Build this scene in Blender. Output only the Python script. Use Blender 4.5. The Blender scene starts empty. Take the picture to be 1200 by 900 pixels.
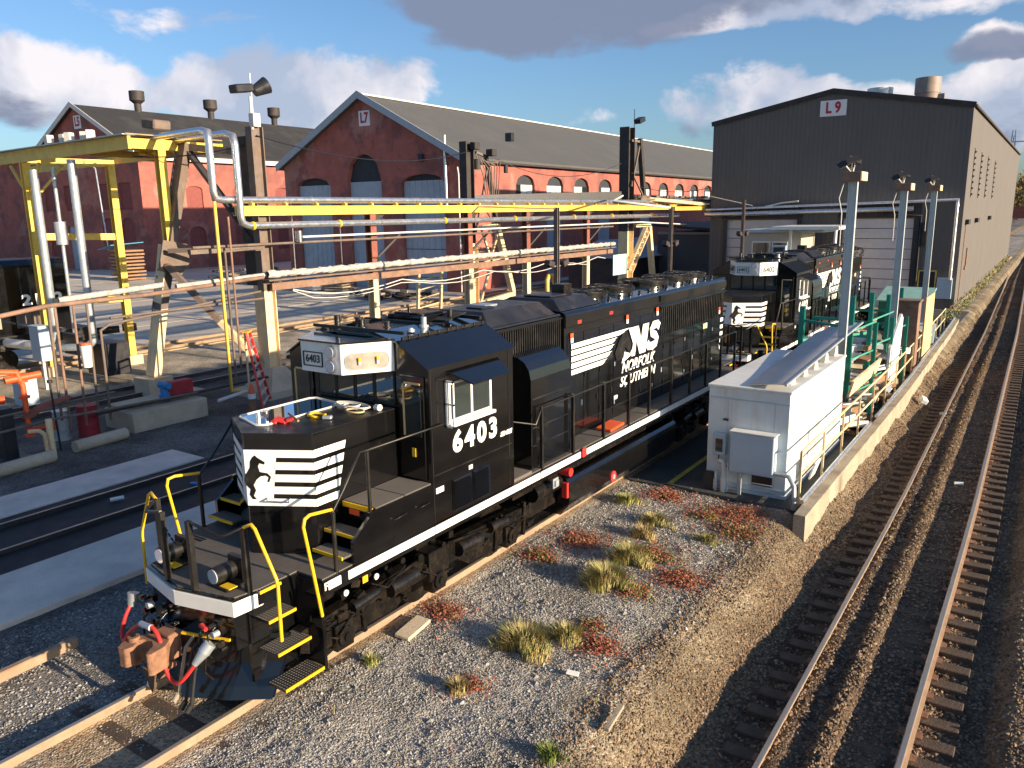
import bpy, bmesh, math, random
import numpy as np
from mathutils import Vector, Matrix, Euler
R = math.radians
PI = math.pi
random.seed(7)
rng = np.random.default_rng(7)
sc = bpy.context.scene
col = sc.collection

# ---------------------------------------------------------------- camera
cam_d = bpy.data.cameras.new('camera')
cam = bpy.data.objects.new('camera', cam_d)
col.objects.link(cam)
sc.camera = cam
yaw, pitch, roll, fpx = 0.6000, 0.2139, -0.0152, 928.33
cam.location = (9.169, 0.0, 6.418)
fw = Vector((-math.sin(yaw)*math.cos(pitch), math.cos(yaw)*math.cos(pitch), -math.sin(pitch)))
rt = Vector((math.cos(yaw), math.sin(yaw), 0))
up = rt.cross(fw)
r2 = math.cos(roll)*rt + math.sin(roll)*up
u2 = -math.sin(roll)*rt + math.cos(roll)*up
M3 = Matrix((r2, u2, -fw)).transposed()
cam.rotation_euler = M3.to_euler()
cam_d.sensor_fit = 'HORIZONTAL'
cam_d.sensor_width = 36.0
cam_d.lens = 36.0*fpx/1200.0
cam_d.clip_start = 0.1
cam_d.clip_end = 4000

# ---------------------------------------------------------------- sun, sky, exposure
SUN_EL, SUN_AZ = R(12.5), R(2.0)        # azimuth measured from +X towards +Y
sun_d = bpy.data.lights.new('sun', 'SUN')
sun_d.energy = 5.0
sun_d.angle = R(0.5)
sun_d.color = (1.0, 0.81, 0.58)
sun = bpy.data.objects.new('sun', sun_d)
col.objects.link(sun)
sdir = Vector((math.cos(SUN_EL)*math.cos(SUN_AZ), math.cos(SUN_EL)*math.sin(SUN_AZ), math.sin(SUN_EL)))
sun.rotation_euler = sdir.to_track_quat('Z', 'Y').to_euler()
sun.location = (40, 0, 30)

sc.view_settings.view_transform = 'Standard'
sc.view_settings.look = 'None'
sc.view_settings.exposure = 1.0
sc.view_settings.gamma = 1.0

world = bpy.data.worlds.new('World')
sc.world = world
world.use_nodes = True
nt = world.node_tree
nt.nodes.clear()
def N(nt_, typ, **kw):
    n = nt_.nodes.new(typ)
    for k, v in kw.items():
        if k.startswith('i_'):
            n.inputs[k[2:].replace('_', ' ')].default_value = v
        else:
            setattr(n, k, v)
    return n
def L(nt_, a, b): nt_.links.new(a, b)
sky = N(nt, 'ShaderNodeTexSky', sky_type='NISHITA')
sky.sun_disc = False
sky.sun_elevation = SUN_EL
sky.sun_rotation = R(90) - SUN_AZ
sky.altitude = 100
sky.air_density = 1.0
sky.dust_density = 1.2
sky.ozone_density = 1.6
tc = N(nt, 'ShaderNodeTexCoord')
sep = N(nt, 'ShaderNodeSeparateXYZ'); L(nt, tc.outputs['Generated'], sep.inputs[0])
def mth(t, op, a, b=None, c=None, clamp=False):
    n = t.nodes.new('ShaderNodeMath'); n.operation = op; n.use_clamp = clamp
    for i, v in enumerate((a, b, c)):
        if v is None: continue
        if isinstance(v, (int, float)): n.inputs[i].default_value = v
        else: t.links.new(v, n.inputs[i])
    return n.outputs[0]
# cloud layer: a plane above, seen in perspective
zc = mth(nt, 'MAXIMUM', mth(nt, 'ADD', sep.outputs[2], 0.10), 0.03)
cx = mth(nt, 'DIVIDE', sep.outputs[0], zc)
cy = mth(nt, 'DIVIDE', sep.outputs[1], zc)
cmb = N(nt, 'ShaderNodeCombineXYZ'); L(nt, cx, cmb.inputs[0]); L(nt, cy, cmb.inputs[1])
n1 = N(nt, 'ShaderNodeTexNoise', noise_dimensions='3D')
n1.inputs['Scale'].default_value = 1.0; n1.inputs['Detail'].default_value = 10; n1.inputs['Roughness'].default_value = 0.6
n1.inputs['Distortion'].default_value = 0.3
str_ = N(nt, 'ShaderNodeVectorMath', operation='MULTIPLY'); L(nt, tc.outputs['Generated'], str_.inputs[0]); str_.inputs[1].default_value = (7, 7, 13)
L(nt, str_.outputs[0], n1.inputs['Vector'])
# masses of cloud: broad soft lobes by direction, broken up by the noise
nd = N(nt, 'ShaderNodeTexNoise'); nd.inputs['Scale'].default_value = 6; nd.inputs['Detail'].default_value = 5
L(nt, tc.outputs['Generated'], nd.inputs['Vector'])
ndc = N(nt, 'ShaderNodeVectorMath', operation='MULTIPLY_ADD')
L(nt, nd.outputs['Color'], ndc.inputs[0]); ndc.inputs[1].default_value = (0.16, 0.16, 0.10); ndc.inputs[2].default_value = (-0.08, -0.08, -0.05)
dirw = N(nt, 'ShaderNodeVectorMath', operation='ADD')
L(nt, tc.outputs['Generated'], dirw.inputs[0]); L(nt, ndc.outputs[0], dirw.inputs[1])
def pix_dir(u, v):
    d = fw + r2*((u-600)/fpx) - u2*((v-450)/fpx)
    return d.normalized()
def lobe(u, v, ru, rv, amp=1.0):
    """an elliptical cloud mass: full at its middle, nothing at its rim"""
    d = pix_dir(u, v)
    h = Vector((0, 0, 1)).cross(d).normalized(); w = d.cross(h)
    def dotn(vec, rad):
        q = N(nt, 'ShaderNodeVectorMath', operation='DOT_PRODUCT')
        L(nt, dirw.outputs[0], q.inputs[0]); q.inputs[1].default_value = tuple(vec)
        return mth(nt, 'POWER', mth(nt, 'ABSOLUTE', mth(nt, 'DIVIDE', q.outputs['Value'], rad)), 2.0)
    s = mth(nt, 'ADD', dotn(h, ru/fpx), dotn(w, rv/fpx))
    q = N(nt, 'ShaderNodeVectorMath', operation='DOT_PRODUCT')
    L(nt, dirw.outputs[0], q.inputs[0]); q.inputs[1].default_value = tuple(d)
    front = mth(nt, 'GREATER_THAN', q.outputs['Value'], 0.2)
    v_ = mth(nt, 'MULTIPLY', mth(nt, 'SUBTRACT', 1.0, s, clamp=True), amp)
    return mth(nt, 'MULTIPLY', v_, front)
def mx(lst):
    o = lst[0]
    for l in lst[1:]: o = mth(nt, 'MAXIMUM', o, l)
    return o
bright = mx([lobe(60, 100, 190, 60, .9), lobe(170, 15, 180, 40, .75), lobe(350, 105, 180, 75, 1.0), lobe(440, 95, 120, 45, .7),
             lobe(300, 60, 60, 60, .6), lobe(930, 120, 190, 50, 1.0), lobe(1120, 150, 170, 80, 1.0), lobe(980, 5, 300, 28, .9), lobe(620, 140, 260, 22, .55),
             lobe(1165, 40, 60, 26, .8)])
dark = mx([lobe(650, 0, 260, 62, 1.0), lobe(500, 5, 130, 40, .6), lobe(880, -10, 200, 32, .7), lobe(1165, 52, 70, 20, .8), lobe(1150, 175, 90, 60, .6), lobe(850, 155, 80, 30, .5), lobe(30, 135, 120, 30, .45)])
nn = mth(nt, 'MULTIPLY', mth(nt, 'SUBTRACT', n1.outputs['Fac'], 0.5), 3.4)
def cover(l, k, bias):
    x = mth(nt, 'ADD', mth(nt, 'MULTIPLY', l, 1.7), mth(nt, 'ADD', nn, bias))
    x = mth(nt, 'MULTIPLY', x, mth(nt, 'MULTIPLY', l, 4.0, clamp=True))
    mr = N(nt, 'ShaderNodeMapRange', interpolation_type='SMOOTHSTEP')
    L(nt, x, mr.inputs['Value']); mr.inputs['From Min'].default_value = .05; mr.inputs['From Max'].default_value = k
    return mr.outputs[0]
cb = cover(bright, .55, -.74)
cd = cover(dark, .8, -.35)
n2 = N(nt, 'ShaderNodeTexNoise'); n2.inputs['Scale'].default_value = 9; n2.inputs['Detail'].default_value = 6
L(nt, dirw.outputs[0], n2.inputs['Vector'])
cshade = N(nt, 'ShaderNodeMapRange'); L(nt, n2.outputs['Fac'], cshade.inputs['Value'])
cshade.inputs['From Min'].default_value = .38; cshade.inputs['From Max'].default_value = .62
mixc = N(nt, 'ShaderNodeMix', data_type='RGBA'); L(nt, cshade.outputs[0], mixc.inputs['Factor'])
CB = .72
mixc.inputs['A'].default_value = (3.7*CB, 4.2*CB, 5.4*CB, 1); mixc.inputs['B'].default_value = (8.2*CB, 7.6*CB, 7.7*CB, 1)
tint = N(nt, 'ShaderNodeMix', data_type='RGBA', blend_type='MULTIPLY'); tint.inputs['Factor'].default_value = 1.0
L(nt, sky.outputs[0], tint.inputs['A']); tint.inputs['B'].default_value = (0.62, 0.80, 1.06, 1)
m1 = N(nt, 'ShaderNodeMix', data_type='RGBA'); L(nt, mth(nt, 'MULTIPLY', cb, .92), m1.inputs['Factor'])
L(nt, tint.outputs['Result'], m1.inputs['A']); L(nt, mixc.outputs['Result'], m1.inputs['B'])
m2 = N(nt, 'ShaderNodeMix', data_type='RGBA'); L(nt, mth(nt, 'MULTIPLY', cd, .93), m2.inputs['Factor'])
L(nt, m1.outputs['Result'], m2.inputs['A']); m2.inputs['B'].default_value = (1.35, 1.6, 2.3, 1)
bg = N(nt, 'ShaderNodeBackground'); L(nt, m2.outputs['Result'], bg.inputs['Color']); bg.inputs['Strength'].default_value = 0.088
wo = N(nt, 'ShaderNodeOutputWorld'); L(nt, bg.outputs[0], wo.inputs['Surface'])

# ---------------------------------------------------------------- helpers
def tag(o, label=None, cat=None, group=None, kind=None):
    if label: o['label'] = label
    if cat: o['category'] = cat
    if group: o['group'] = group
    if kind: o['kind'] = kind
    return o
def empty(name, loc=(0, 0, 0), label=None, cat=None, group=None, rz=0, parent=None):
    o = bpy.data.objects.new(name, None); col.objects.link(o)
    o.location = loc; o.rotation_euler = (0, 0, rz); o.empty_display_size = .2
    if parent: o.parent = parent
    tag(o, label, cat, group)
    return o
def root_mat(o):
    m = Matrix.Identity(4)
    while o is not None:
        m = Matrix.Translation(o.location) @ o.rotation_euler.to_matrix().to_4x4() @ m
        o = o.parent
    return m
def copy_tree(o, parent=None):
    c = o.copy(); col.objects.link(c); c.parent = parent
    for ch in [x for x in o.children]:
        copy_tree(ch, c)
    return c

class MB:
    """collects faces, then links them as one mesh object"""
    def __init__(s): s.v = []; s.f = []; s.m = []; s.s = []; s.cm = 0
    def mat(s, i): s.cm = i; return s
    def add(s, vs, fs, smooth=False):
        b = len(s.v); s.v += [tuple(v) for v in vs]
        for f in fs:
            s.f.append([i+b for i in f]); s.m.append(s.cm); s.s.append(smooth)
        return s
    def bx(s, x0, x1, y0, y1, z0, z1):
        return s.add([(x0,y0,z0),(x1,y0,z0),(x1,y1,z0),(x0,y1,z0),(x0,y0,z1),(x1,y0,z1),(x1,y1,z1),(x0,y1,z1)],
                     [(0,3,2,1),(4,5,6,7),(0,1,5,4),(1,2,6,5),(2,3,7,6),(3,0,4,7)])
    def box(s, c, sz, rot=(0,0,0)):
        m = Euler(rot).to_matrix(); h = [x/2 for x in sz]; vs = []
        for z in (-1,1):
            for (x,y) in ((-1,-1),(1,-1),(1,1),(-1,1)):
                vs.append(Vector(c)+m@Vector((x*h[0],y*h[1],z*h[2])))
        return s.add(vs, [(0,3,2,1),(4,5,6,7),(0,1,5,4),(1,2,6,5),(2,3,7,6),(3,0,4,7)])
    def beam(s, p0, p1, w, h, upv=(0,0,1)):
        """a rectangular bar between two points, w across, h along upv"""
        p0 = Vector(p0); p1 = Vector(p1); d = (p1-p0).normalized(); u = Vector(upv)
        if abs(d.dot(u)) > .98: u = Vector((1,0,0))
        a = d.cross(u).normalized(); b = a.cross(d).normalized()
        vs = []
        for p in (p0, p1):
            for (i,j) in ((-1,-1),(1,-1),(1,1),(-1,1)): vs.append(p+a*i*w/2+b*j*h/2)
        return s.add(vs, [(0,1,2,3),(7,6,5,4),(0,4,5,1),(1,5,6,2),(2,6,7,3),(3,7,4,0)])
    def cyl(s, p0, p1, r, n=12, r2=None, caps=True):
        p0 = Vector(p0); p1 = Vector(p1); r2 = r if r2 is None else r2
        d = (p1-p0).normalized(); u = Vector((0,0,1)) if abs(d.z) < .9 else Vector((1,0,0))
        a = d.cross(u).normalized(); b = d.cross(a)
        c0 = [p0+(a*math.cos(t)+b*math.sin(t))*r for t in [2*PI*i/n for i in range(n)]]
        c1 = [p1+(a*math.cos(t)+b*math.sin(t))*r2 for t in [2*PI*i/n for i in range(n)]]
        s.add(c0+c1, [(i, i+n, (i+1)%n+n, (i+1)%n) for i in range(n)], True)
        if caps:
            s.add(c0, [tuple(range(n))]); s.add(c1, [tuple(reversed(range(n)))])
        return s
    def tube(s, pts, r, n=8, caps=True):
        pts = [Vector(p) for p in pts]; rings = []
        a = None
        for i, p in enumerate(pts):
            d0 = (pts[i]-pts[i-1]).normalized() if i else (pts[1]-pts[0]).normalized()
            d1 = (pts[i+1]-pts[i]).normalized() if i < len(pts)-1 else d0
            d = (d0+d1).normalized() if (d0+d1).length > 1e-6 else d0
            if a is None:
                u = Vector((0,0,1)) if abs(d.z) < .9 else Vector((1,0,0))
                a = d.cross(u).normalized()
            else:
                a = (a-d*a.dot(d)).normalized()
            b = d.cross(a)
            k = 1.0/max(.5, d.dot(d1))
            k = min(k, 1.5)
            rings.append([p+(a*math.cos(t)+b*math.sin(t))*r*(1+(k-1)*.5) for t in [2*PI*j/n for j in range(n)]])
        vs = [v for rg in rings for v in rg]; fs = []
        for i in range(len(rings)-1):
            for j in range(n): fs.append((i*n+j, (i+1)*n+j, (i+1)*n+(j+1)%n, i*n+(j+1)%n))
        s.add(vs, fs, True)
        if caps: s.add(rings[0], [tuple(range(n))]); s.add(rings[-1], [tuple(reversed(range(n)))])
        return s
    def prism(s, poly, ax, a, b, smooth=False):
        """polygon in the plane across axis ax ('x': (y,z), 'y': (x,z), 'z': (x,y)) extruded from a to b"""
        n = len(poly)
        def P(q, t): return {'x': (t,q[0],q[1]), 'y': (q[0],t,q[1]), 'z': (q[0],q[1],t)}[ax]
        v0 = [P(q,a) for q in poly]; v1 = [P(q,b) for q in poly]
        area = sum(poly[i][0]*poly[(i+1)%n][1]-poly[(i+1)%n][0]*poly[i][1] for i in range(n))
        flip = (area > 0) != (ax in 'xz')
        if b < a: flip = not flip
        # sides
        fs = [(i,(i+1)%n,(i+1)%n+n,i+n) for i in range(n)]
        if flip: fs = [tuple(reversed(f)) for f in fs]
        s.add(v0+v1, fs, smooth)
        c0 = tuple(reversed(range(n))); c1 = tuple(range(n))
        if flip: c0, c1 = c1, c0
        s.add(v0, [c0]); s.add(v1, [c1])
        return s
    def quad(s, a, b, c, d): return s.add([a,b,c,d], [(0,1,2,3)])
    def poly(s, pts): return s.add(pts, [tuple(range(len(pts)))])
    def build(s, name, mats, parent=None, local=False, bevel=0, loc=None, seg=1):
        me = bpy.data.meshes.new(name)
        vs = s.v
        if not isinstance(mats, (list, tuple)): mats = [mats]
        if parent is not None and not local:
            inv = root_mat(parent).inverted()
            vs = [tuple(inv @ Vector(v)) for v in vs]
        off = Vector((0,0,0))
        if parent is None and loc is not None:
            off = Vector(loc); vs = [tuple(Vector(v)-off) for v in vs]
        me.from_pydata(vs, [], s.f)
        for m in mats: me.materials.append(m)
        if len(mats) > 1: me.polygons.foreach_set('material_index', s.m)
        me.polygons.foreach_set('use_smooth', s.s)
        me.update()
        o = bpy.data.objects.new(name, me); col.objects.link(o)
        o.location = off
        if parent is not None: o.parent = parent
        if bevel:
            md = o.modifiers.new('bevel', 'BEVEL'); md.width = bevel; md.segments = seg; md.limit_method = 'ANGLE'; md.angle_limit = R(40)
        return o

def text_mesh(name, body, size, mat, loc, rot, parent=None, extrude=.002, offset=0.0, shear=0.0, align='CENTER', sx=1.0, spacing=1.0):
    cu = bpy.data.curves.new('t', 'FONT'); cu.body = body; cu.size = size; cu.extrude = extrude; cu.offset = offset; cu.shear = shear
    cu.align_x = align; cu.align_y = 'CENTER'; cu.resolution_u = 3; cu.space_character = spacing
    to = bpy.data.objects.new('t', cu); col.objects.link(to)
    bpy.context.view_layer.update()
    dg = bpy.context.evaluated_depsgraph_get()
    me = bpy.data.meshes.new_from_object(to.evaluated_get(dg))
    bpy.data.objects.remove(to); bpy.data.curves.remove(cu)
    me.name = name; me.materials.clear(); me.materials.append(mat)
    o = bpy.data.objects.new(name, me); col.objects.link(o)
    o.location = loc; o.rotation_euler = rot; o.scale = (sx, 1, 1)
    if parent is not None: o.parent = parent
    return o

# ---------------------------------------------------------------- materials
def material(name, color, rough=.7, metal=0.0, var=.12, vscale=3.0, bump=0.0, bscale=40.0, stain=None, stain_amt=0.0, stain_scale=.8,
             coat=0.0, spec=None, coords='Object', streak=False, fine=0.0, fscale=60):
    m = bpy.data.materials.new(name); m.use_nodes = True
    t = m.node_tree; b = t.nodes['Principled BSDF']
    b.inputs['Roughness'].default_value = rough; b.inputs['Metallic'].default_value = metal
    if coat: b.inputs['Coat Weight'].default_value = coat; b.inputs['Coat Roughness'].default_value = .06
    if spec is not None: b.inputs['Specular IOR Level'].default_value = spec
    tcn = t.nodes.new('ShaderNodeTexCoord'); vec = tcn.outputs[coords]
    def noise(scale, detail=4, v=vec, rg=.6):
        q = t.nodes.new('ShaderNodeTexNoise'); q.inputs['Scale'].default_value = scale; q.inputs['Detail'].default_value = detail
        q.inputs['Roughness'].default_value = rg
        t.links.new(v, q.inputs['Vector']); return q.outputs['Fac']
    c = t.nodes.new('ShaderNodeRGB'); c.outputs[0].default_value = (*color, 1)
    out = c.outputs[0]
    if stain_amt:
        sv = vec
        if streak:
            mp = t.nodes.new('ShaderNodeMapping'); mp.inputs['Scale'].default_value = (1, 1, .12); t.links.new(vec, mp.inputs[0]); sv = mp.outputs[0]
        f = noise(stain_scale, 6, sv, .65)
        mr = t.nodes.new('ShaderNodeMapRange'); t.links.new(f, mr.inputs[0]); mr.inputs[1].default_value = .5; mr.inputs[2].default_value = .68
        mr.inputs[4].default_value = stain_amt
        mxn = t.nodes.new('ShaderNodeMix'); mxn.data_type = 'RGBA'; t.links.new(mr.outputs[0], mxn.inputs['Factor'])
        t.links.new(out, mxn.inputs['A']); mxn.inputs['B'].default_value = (*stain, 1); out = mxn.outputs['Result']
    if var:
        f = noise(vscale, 5)
        mr = t.nodes.new('ShaderNodeMapRange'); t.links.new(f, mr.inputs[0]); mr.inputs[1].default_value = .3; mr.inputs[2].default_value = .7
        mr.inputs[3].default_value = 1-var; mr.inputs[4].default_value = 1+var
        hs = t.nodes.new('ShaderNodeHueSaturation'); t.links.new(mr.outputs[0], hs.inputs['Value']); t.links.new(out, hs.inputs['Color']); out = hs.outputs[0]
    if fine:
        f = noise(fscale, 3)
        mr = t.nodes.new('ShaderNodeMapRange'); t.links.new(f, mr.inputs[0]); mr.inputs[1].default_value = .35; mr.inputs[2].default_value = .65
        mr.inputs[3].default_value = 1-fine; mr.inputs[4].default_value = 1+fine
        hs = t.nodes.new('ShaderNodeHueSaturation'); t.links.new(mr.outputs[0], hs.inputs['Value']); t.links.new(out, hs.inputs['Color']); out = hs.outputs[0]
    t.links.new(out, b.inputs['Base Color'])
    if rough < .5 and rough > .02:
        f = noise(5.0, 4)
        mr = t.nodes.new('ShaderNodeMapRange'); t.links.new(f, mr.inputs[0]); mr.inputs[1].default_value = .3; mr.inputs[2].default_value = .7
        mr.inputs[3].default_value = rough*.75; mr.inputs[4].default_value = rough*1.35
        t.links.new(mr.outputs[0], b.inputs['Roughness'])
    if bump:
        bn = t.nodes.new('ShaderNodeBump'); bn.inputs['Strength'].default_value = bump; bn.inputs['Distance'].default_value = .02
        t.links.new(noise(bscale, 3), bn.inputs['Height']); t.links.new(bn.outputs[0], b.inputs['Normal'])
    return m
MT = {}
def mk(key, *a, **k): MT[key] = material(key, *a, **k); return MT[key]
mk('black_paint', (.0045,.0045,.005), rough=.16, var=.2, coat=.8, bump=.03, bscale=3, stain=(.009,.008,.007), stain_amt=.4, stain_scale=1.6)
mk('black_satin', (.009,.0085,.008), rough=.38, var=.3, stain=(.07,.055,.04), stain_amt=.3, stain_scale=3)
mk('black_roof', (.02,.02,.022), rough=.35, var=.3, stain=(.11,.075,.06), stain_amt=.55, stain_scale=1.1, bump=.1, bscale=14)
mk('black_deck', (.10,.088,.076), rough=.8, var=.2, bump=.5, bscale=120, fine=.35, fscale=140)
mk('under_black', (.009,.008,.007), rough=.24, var=.4, stain=(.06,.035,.02), stain_amt=.3, stain_scale=5, bump=.3, bscale=30)
mk('white_paint', (.80,.79,.74), rough=.45, var=.05, vscale=4)
mk('white_letter', (.92,.91,.86), rough=.35, var=.03)
mk('yellow_bright', (.85,.50,.015), rough=.4, var=.08)
mk('drum_red', (.36,.025,.035), rough=.6, var=.2, stain=(.12,.03,.03), stain_amt=.5)
mk('red_bright', (.62,.035,.03), rough=.45, var=.12)
mk('orange_red', (.80,.10,.02), rough=.5, var=.12, stain=(.3,.05,.02), stain_amt=.4)
mk('rust', (.26,.13,.075), rough=.85, var=.3, vscale=8, bump=.4, bscale=40)
mk('rail_steel', (.33,.23,.15), rough=.8, var=.22, vscale=6, bump=.3, bscale=30, stain=(.18,.09,.045), stain_amt=.5, stain_scale=3)
mk('rail_head', (.42,.37,.31), rough=.38, metal=.6, var=.1)
mk('rail_dark', (.05,.04,.035), rough=.7, var=.3)
mk('chrome', (.7,.7,.72), rough=.16, metal=1, var=.03)
mk('silver_pipe', (.66,.67,.69), rough=.3, metal=.85, var=.08, vscale=2)
mk('galv', (.48,.52,.55), rough=.45, metal=.6, var=.12, vscale=3)
mk('pole_grey', (.52,.56,.56), rough=.5, metal=.25, var=.08)
mk('glass', (.02,.03,.03), rough=.04, var=.1, spec=1.0, coat=1.0)
mk('lens', (.70,.76,.85), rough=.08, metal=.3, var=0, coat=1)
mk('rubber', (.02,.02,.02), rough=.6, var=.2)
mk('yellow_steel', (.80,.53,.085), rough=.5, var=.12, stain=(.35,.2,.05), stain_amt=.35, stain_scale=1.5, streak=True)
mk('cream_steel', (.76,.58,.34), rough=.65, var=.12, stain=(.33,.14,.05), stain_amt=.5, stain_scale=1.6, streak=True)
mk('brown_steel', (.15,.115,.095), rough=.75, var=.25, stain=(.20,.11,.07), stain_amt=.45, stain_scale=1.2, bump=.2, bscale=20)
mk('dark_steel', (.035,.03,.03), rough=.7, var=.3, stain=(.1,.06,.045), stain_amt=.3, stain_scale=1.2)
mk('red_steel', (.24,.075,.05), rough=.7, var=.2, stain=(.12,.06,.04), stain_amt=.4)
mk('rust_pipe', (.24,.14,.095), rough=.8, var=.25, stain=(.10,.08,.07), stain_amt=.7, stain_scale=2)
mk('concrete', (.74,.62,.52), rough=.9, var=.14, vscale=1.2, bump=.3, bscale=25, stain=(.45,.39,.33), stain_amt=.5, stain_scale=.7, fine=.12, fscale=50)
mk('wall_concrete', (.36,.30,.22), rough=.92, var=.2, vscale=1.2, bump=.5, bscale=20, stain=(.17,.14,.10), stain_amt=.75, stain_scale=1.3, fine=.18, fscale=30)
mk('concrete_cream', (.54,.44,.32), rough=.9, var=.15, vscale=1.2, bump=.4, bscale=20, stain=(.26,.22,.15), stain_amt=.5, stain_scale=.9, fine=.12, fscale=40)  # cream concrete of the footings, kerb logs and block wall
mk('wood_grey', (.36,.30,.22), rough=.9, var=.2, bump=.5, bscale=30, stain=(.15,.11,.08), stain_amt=.5)
mk('tie_wood', (.09,.062,.042), rough=.95, var=.3, bump=.6, bscale=25, stain=(.17,.10,.055), stain_amt=.5, stain_scale=4)
mk('wood_brown', (.30,.17,.09), rough=.9, var=.25, bump=.5, bscale=30)
mk('ply', (.62,.46,.22), rough=.8, var=.1)
mk('cloth', (.45,.42,.38), rough=.95, var=.3, vscale=9, bump=.9, bscale=16, stain=(.2,.17,.13), stain_amt=.6, stain_scale=4)
mk('white_box', (.60,.66,.68), rough=.5, var=.05, stain=(.42,.34,.24), stain_amt=.6, stain_scale=1.6, streak=True)
mk('grey_box', (.40,.49,.57), rough=.5, var=.05)
mk('box_roof', (.72,.73,.70), rough=.55, var=.06, stain=(.40,.36,.30), stain_amt=.35, stain_scale=1.3)
mk('sheet_roof', (.55,.52,.50), rough=.6, metal=.0, var=.1)
mk('green_rack', (.02,.28,.20), rough=.45, var=.12)
mk('green_box', (.02,.17,.10), rough=.6, var=.15)
mk('teal_roof', (.28,.50,.42), rough=.7, var=.1)
mk('blue', (.03,.20,.48), rough=.5, var=.15)
mk('tarp_blue', (.05,.26,.42), rough=.6, var=.1)
mk('l5_roof', (.028,.028,.03), rough=.9, var=.2, bump=.3, bscale=12, stain=(.07,.065,.06), stain_amt=.5, stain_scale=.35)
mk('l7_roof', (.088,.088,.088), rough=.8, var=.07, vscale=.5, stain=(.12,.12,.118), stain_amt=.35, stain_scale=.2)
mk('trim', (.62,.60,.56), rough=.7, var=.08)
mk('trim_blue', (.36,.40,.44), rough=.7, var=.06)
mk('door_grey', (.38,.42,.48), rough=.6, var=.08, stain=(.24,.26,.30), stain_amt=.4, stain_scale=.8)
mk('door_light', (.60,.57,.58), rough=.5, var=.06, stain=(.48,.45,.45), stain_amt=.3, stain_scale=.5)
mk('arch_dark', (.035,.04,.045), rough=.8, var=.15)
mk('steel_wall', (.118,.106,.098), rough=.7, var=.06, vscale=.4, stain=(.15,.13,.115), stain_amt=.35, stain_scale=.5, streak=True)
mk('shed_wall', (.42,.38,.33), rough=.7, var=.06)
mk('ac_black', (.02,.02,.025), rough=.4, var=.1)
mk('orange_cone', (.85,.13,.04), rough=.5, var=.05)
mk('sign_red', (.42,.02,.05), rough=.6, var=.05)
mk('sign_white', (.78,.76,.76), rough=.6, var=.04)
mk('amber', (.85,.35,.03), rough=.3, var=.05)
mk('cyan_sign', (.45,.66,.66), rough=.6, var=.08)
mk('asphalt', (.06,.062,.06), rough=.9, var=.25, vscale=1.5, bump=.4, bscale=60, fine=.25, fscale=60)
mk('track_oil', (.02,.02,.02), rough=.75, var=.4, vscale=2.5, bump=.5, bscale=25, stain=(.06,.058,.055), stain_amt=.5, stain_scale=1.2)
mk('yellow_line', (.55,.45,.06), rough=.8, var=.2)
# ---------------------------------------------------------------- ground
def hash2(ix, iy, s):
    n = (ix.astype(np.int64)*374761393 + iy.astype(np.int64)*668265263 + s*1442695041) & 0xffffffff
    n = ((n ^ (n >> 13))*1274126177) & 0xffffffff
    return ((n ^ (n >> 16)) & 0xffff)/65535.0
def vnoise(x, y, s=0):
    ix = np.floor(x); iy = np.floor(y); fx = x-ix; fy = y-iy
    fx = fx*fx*(3-2*fx); fy = fy*fy*(3-2*fy)
    a = hash2(ix, iy, s); b = hash2(ix+1, iy, s); c = hash2(ix, iy+1, s); d = hash2(ix+1, iy+1, s)
    return (a*(1-fx)+b*fx)*(1-fy)+(c*(1-fx)+d*fx)*fy - .5
HX = [-900, -60, -22, -2.9, -1.0, -.8, -.7, .7, .8, 1.1, 4.8, 5.15, 5.55, 5.85, 6.3, 6.6, 6.74, 6.86, 6.97, 7.14, 7.22, 7.36, 7.46, 8.1, 8.3, 8.85, 9.05, 9.32, 9.9, 10.6, 14, 900]
HZ = [-.17, -.17, -.17, -.17, -.15, -.12, -.15, -.15, -.12, -.14, -.15, -.24, -.56, -.77, -.77, -.69, -.61, -.61, -.685, -.685, -.57, -.57, -.68, -.68, -.74, -.80, -.82, -.58, -.54, -.66, -.62, -.62]
BX = [-100, 20, 35, 52, 75, 100, 173, 300, 900]
BY = [0, 0, -.2, -.42, -.9, -1.5, -3.2, -7, -40]
def bend(y): return np.interp(y, BX, BY)
def ground_h(x, y):
    w = np.clip((x-5.2)/.8, 0, 1)
    x = x+np.where((x > 4.9) & (x < 6.1), vnoise(x*.1, y*.8, 21)*.35+vnoise(x*.2, y*2.6, 22)*.15, 0)
    h = np.interp(x - bend(y)*w, HX, HZ)
    near = np.where(x > 5.3, 1.0, .0)
    n = vnoise(x*1.1, y*1.1, 1)*.05 + vnoise(x*3.7, y*3.7, 2)*.025
    n2 = vnoise(x*9, y*9, 3)*.016 + vnoise(x*16, y*16, 4)*.012
    yard = np.where((x < -1.2), .35, np.where(x < 1.0, .25, 1.0))
    return h + n*np.where(x > 5.9, .35, yard)*1.0 + n2*np.where(x > 5.9, 1.7, yard)
def grade(a, steps):
    o = [a[0]]
    for (b, st) in steps:
        while o[-1] < b-1e-6: o.append(min(b, o[-1]+st))
    return np.array(o)
gx = grade([-1500], [(-400, 300), (-100, 40), (-30, 7), (-6, 1.0), (.9, .15), (10.6, .065), (14, .4), (60, 8), (300, 60), (1500, 300)])
gy = [-300, -100, -40, -10, 0, 3]
st = .065
while gy[-1] < 2500:
    gy.append(gy[-1]+st)
    if gy[-1] > 16: st *= 1.03 if gy[-1] < 60 else 1.12
gy = np.array(gy)
GX, GY = np.meshgrid(gx, gy)
GZ = ground_h(GX, GY)
nx, ny = len(gx), len(gy)
idx = np.arange(nx*ny).reshape(ny, nx)
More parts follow.
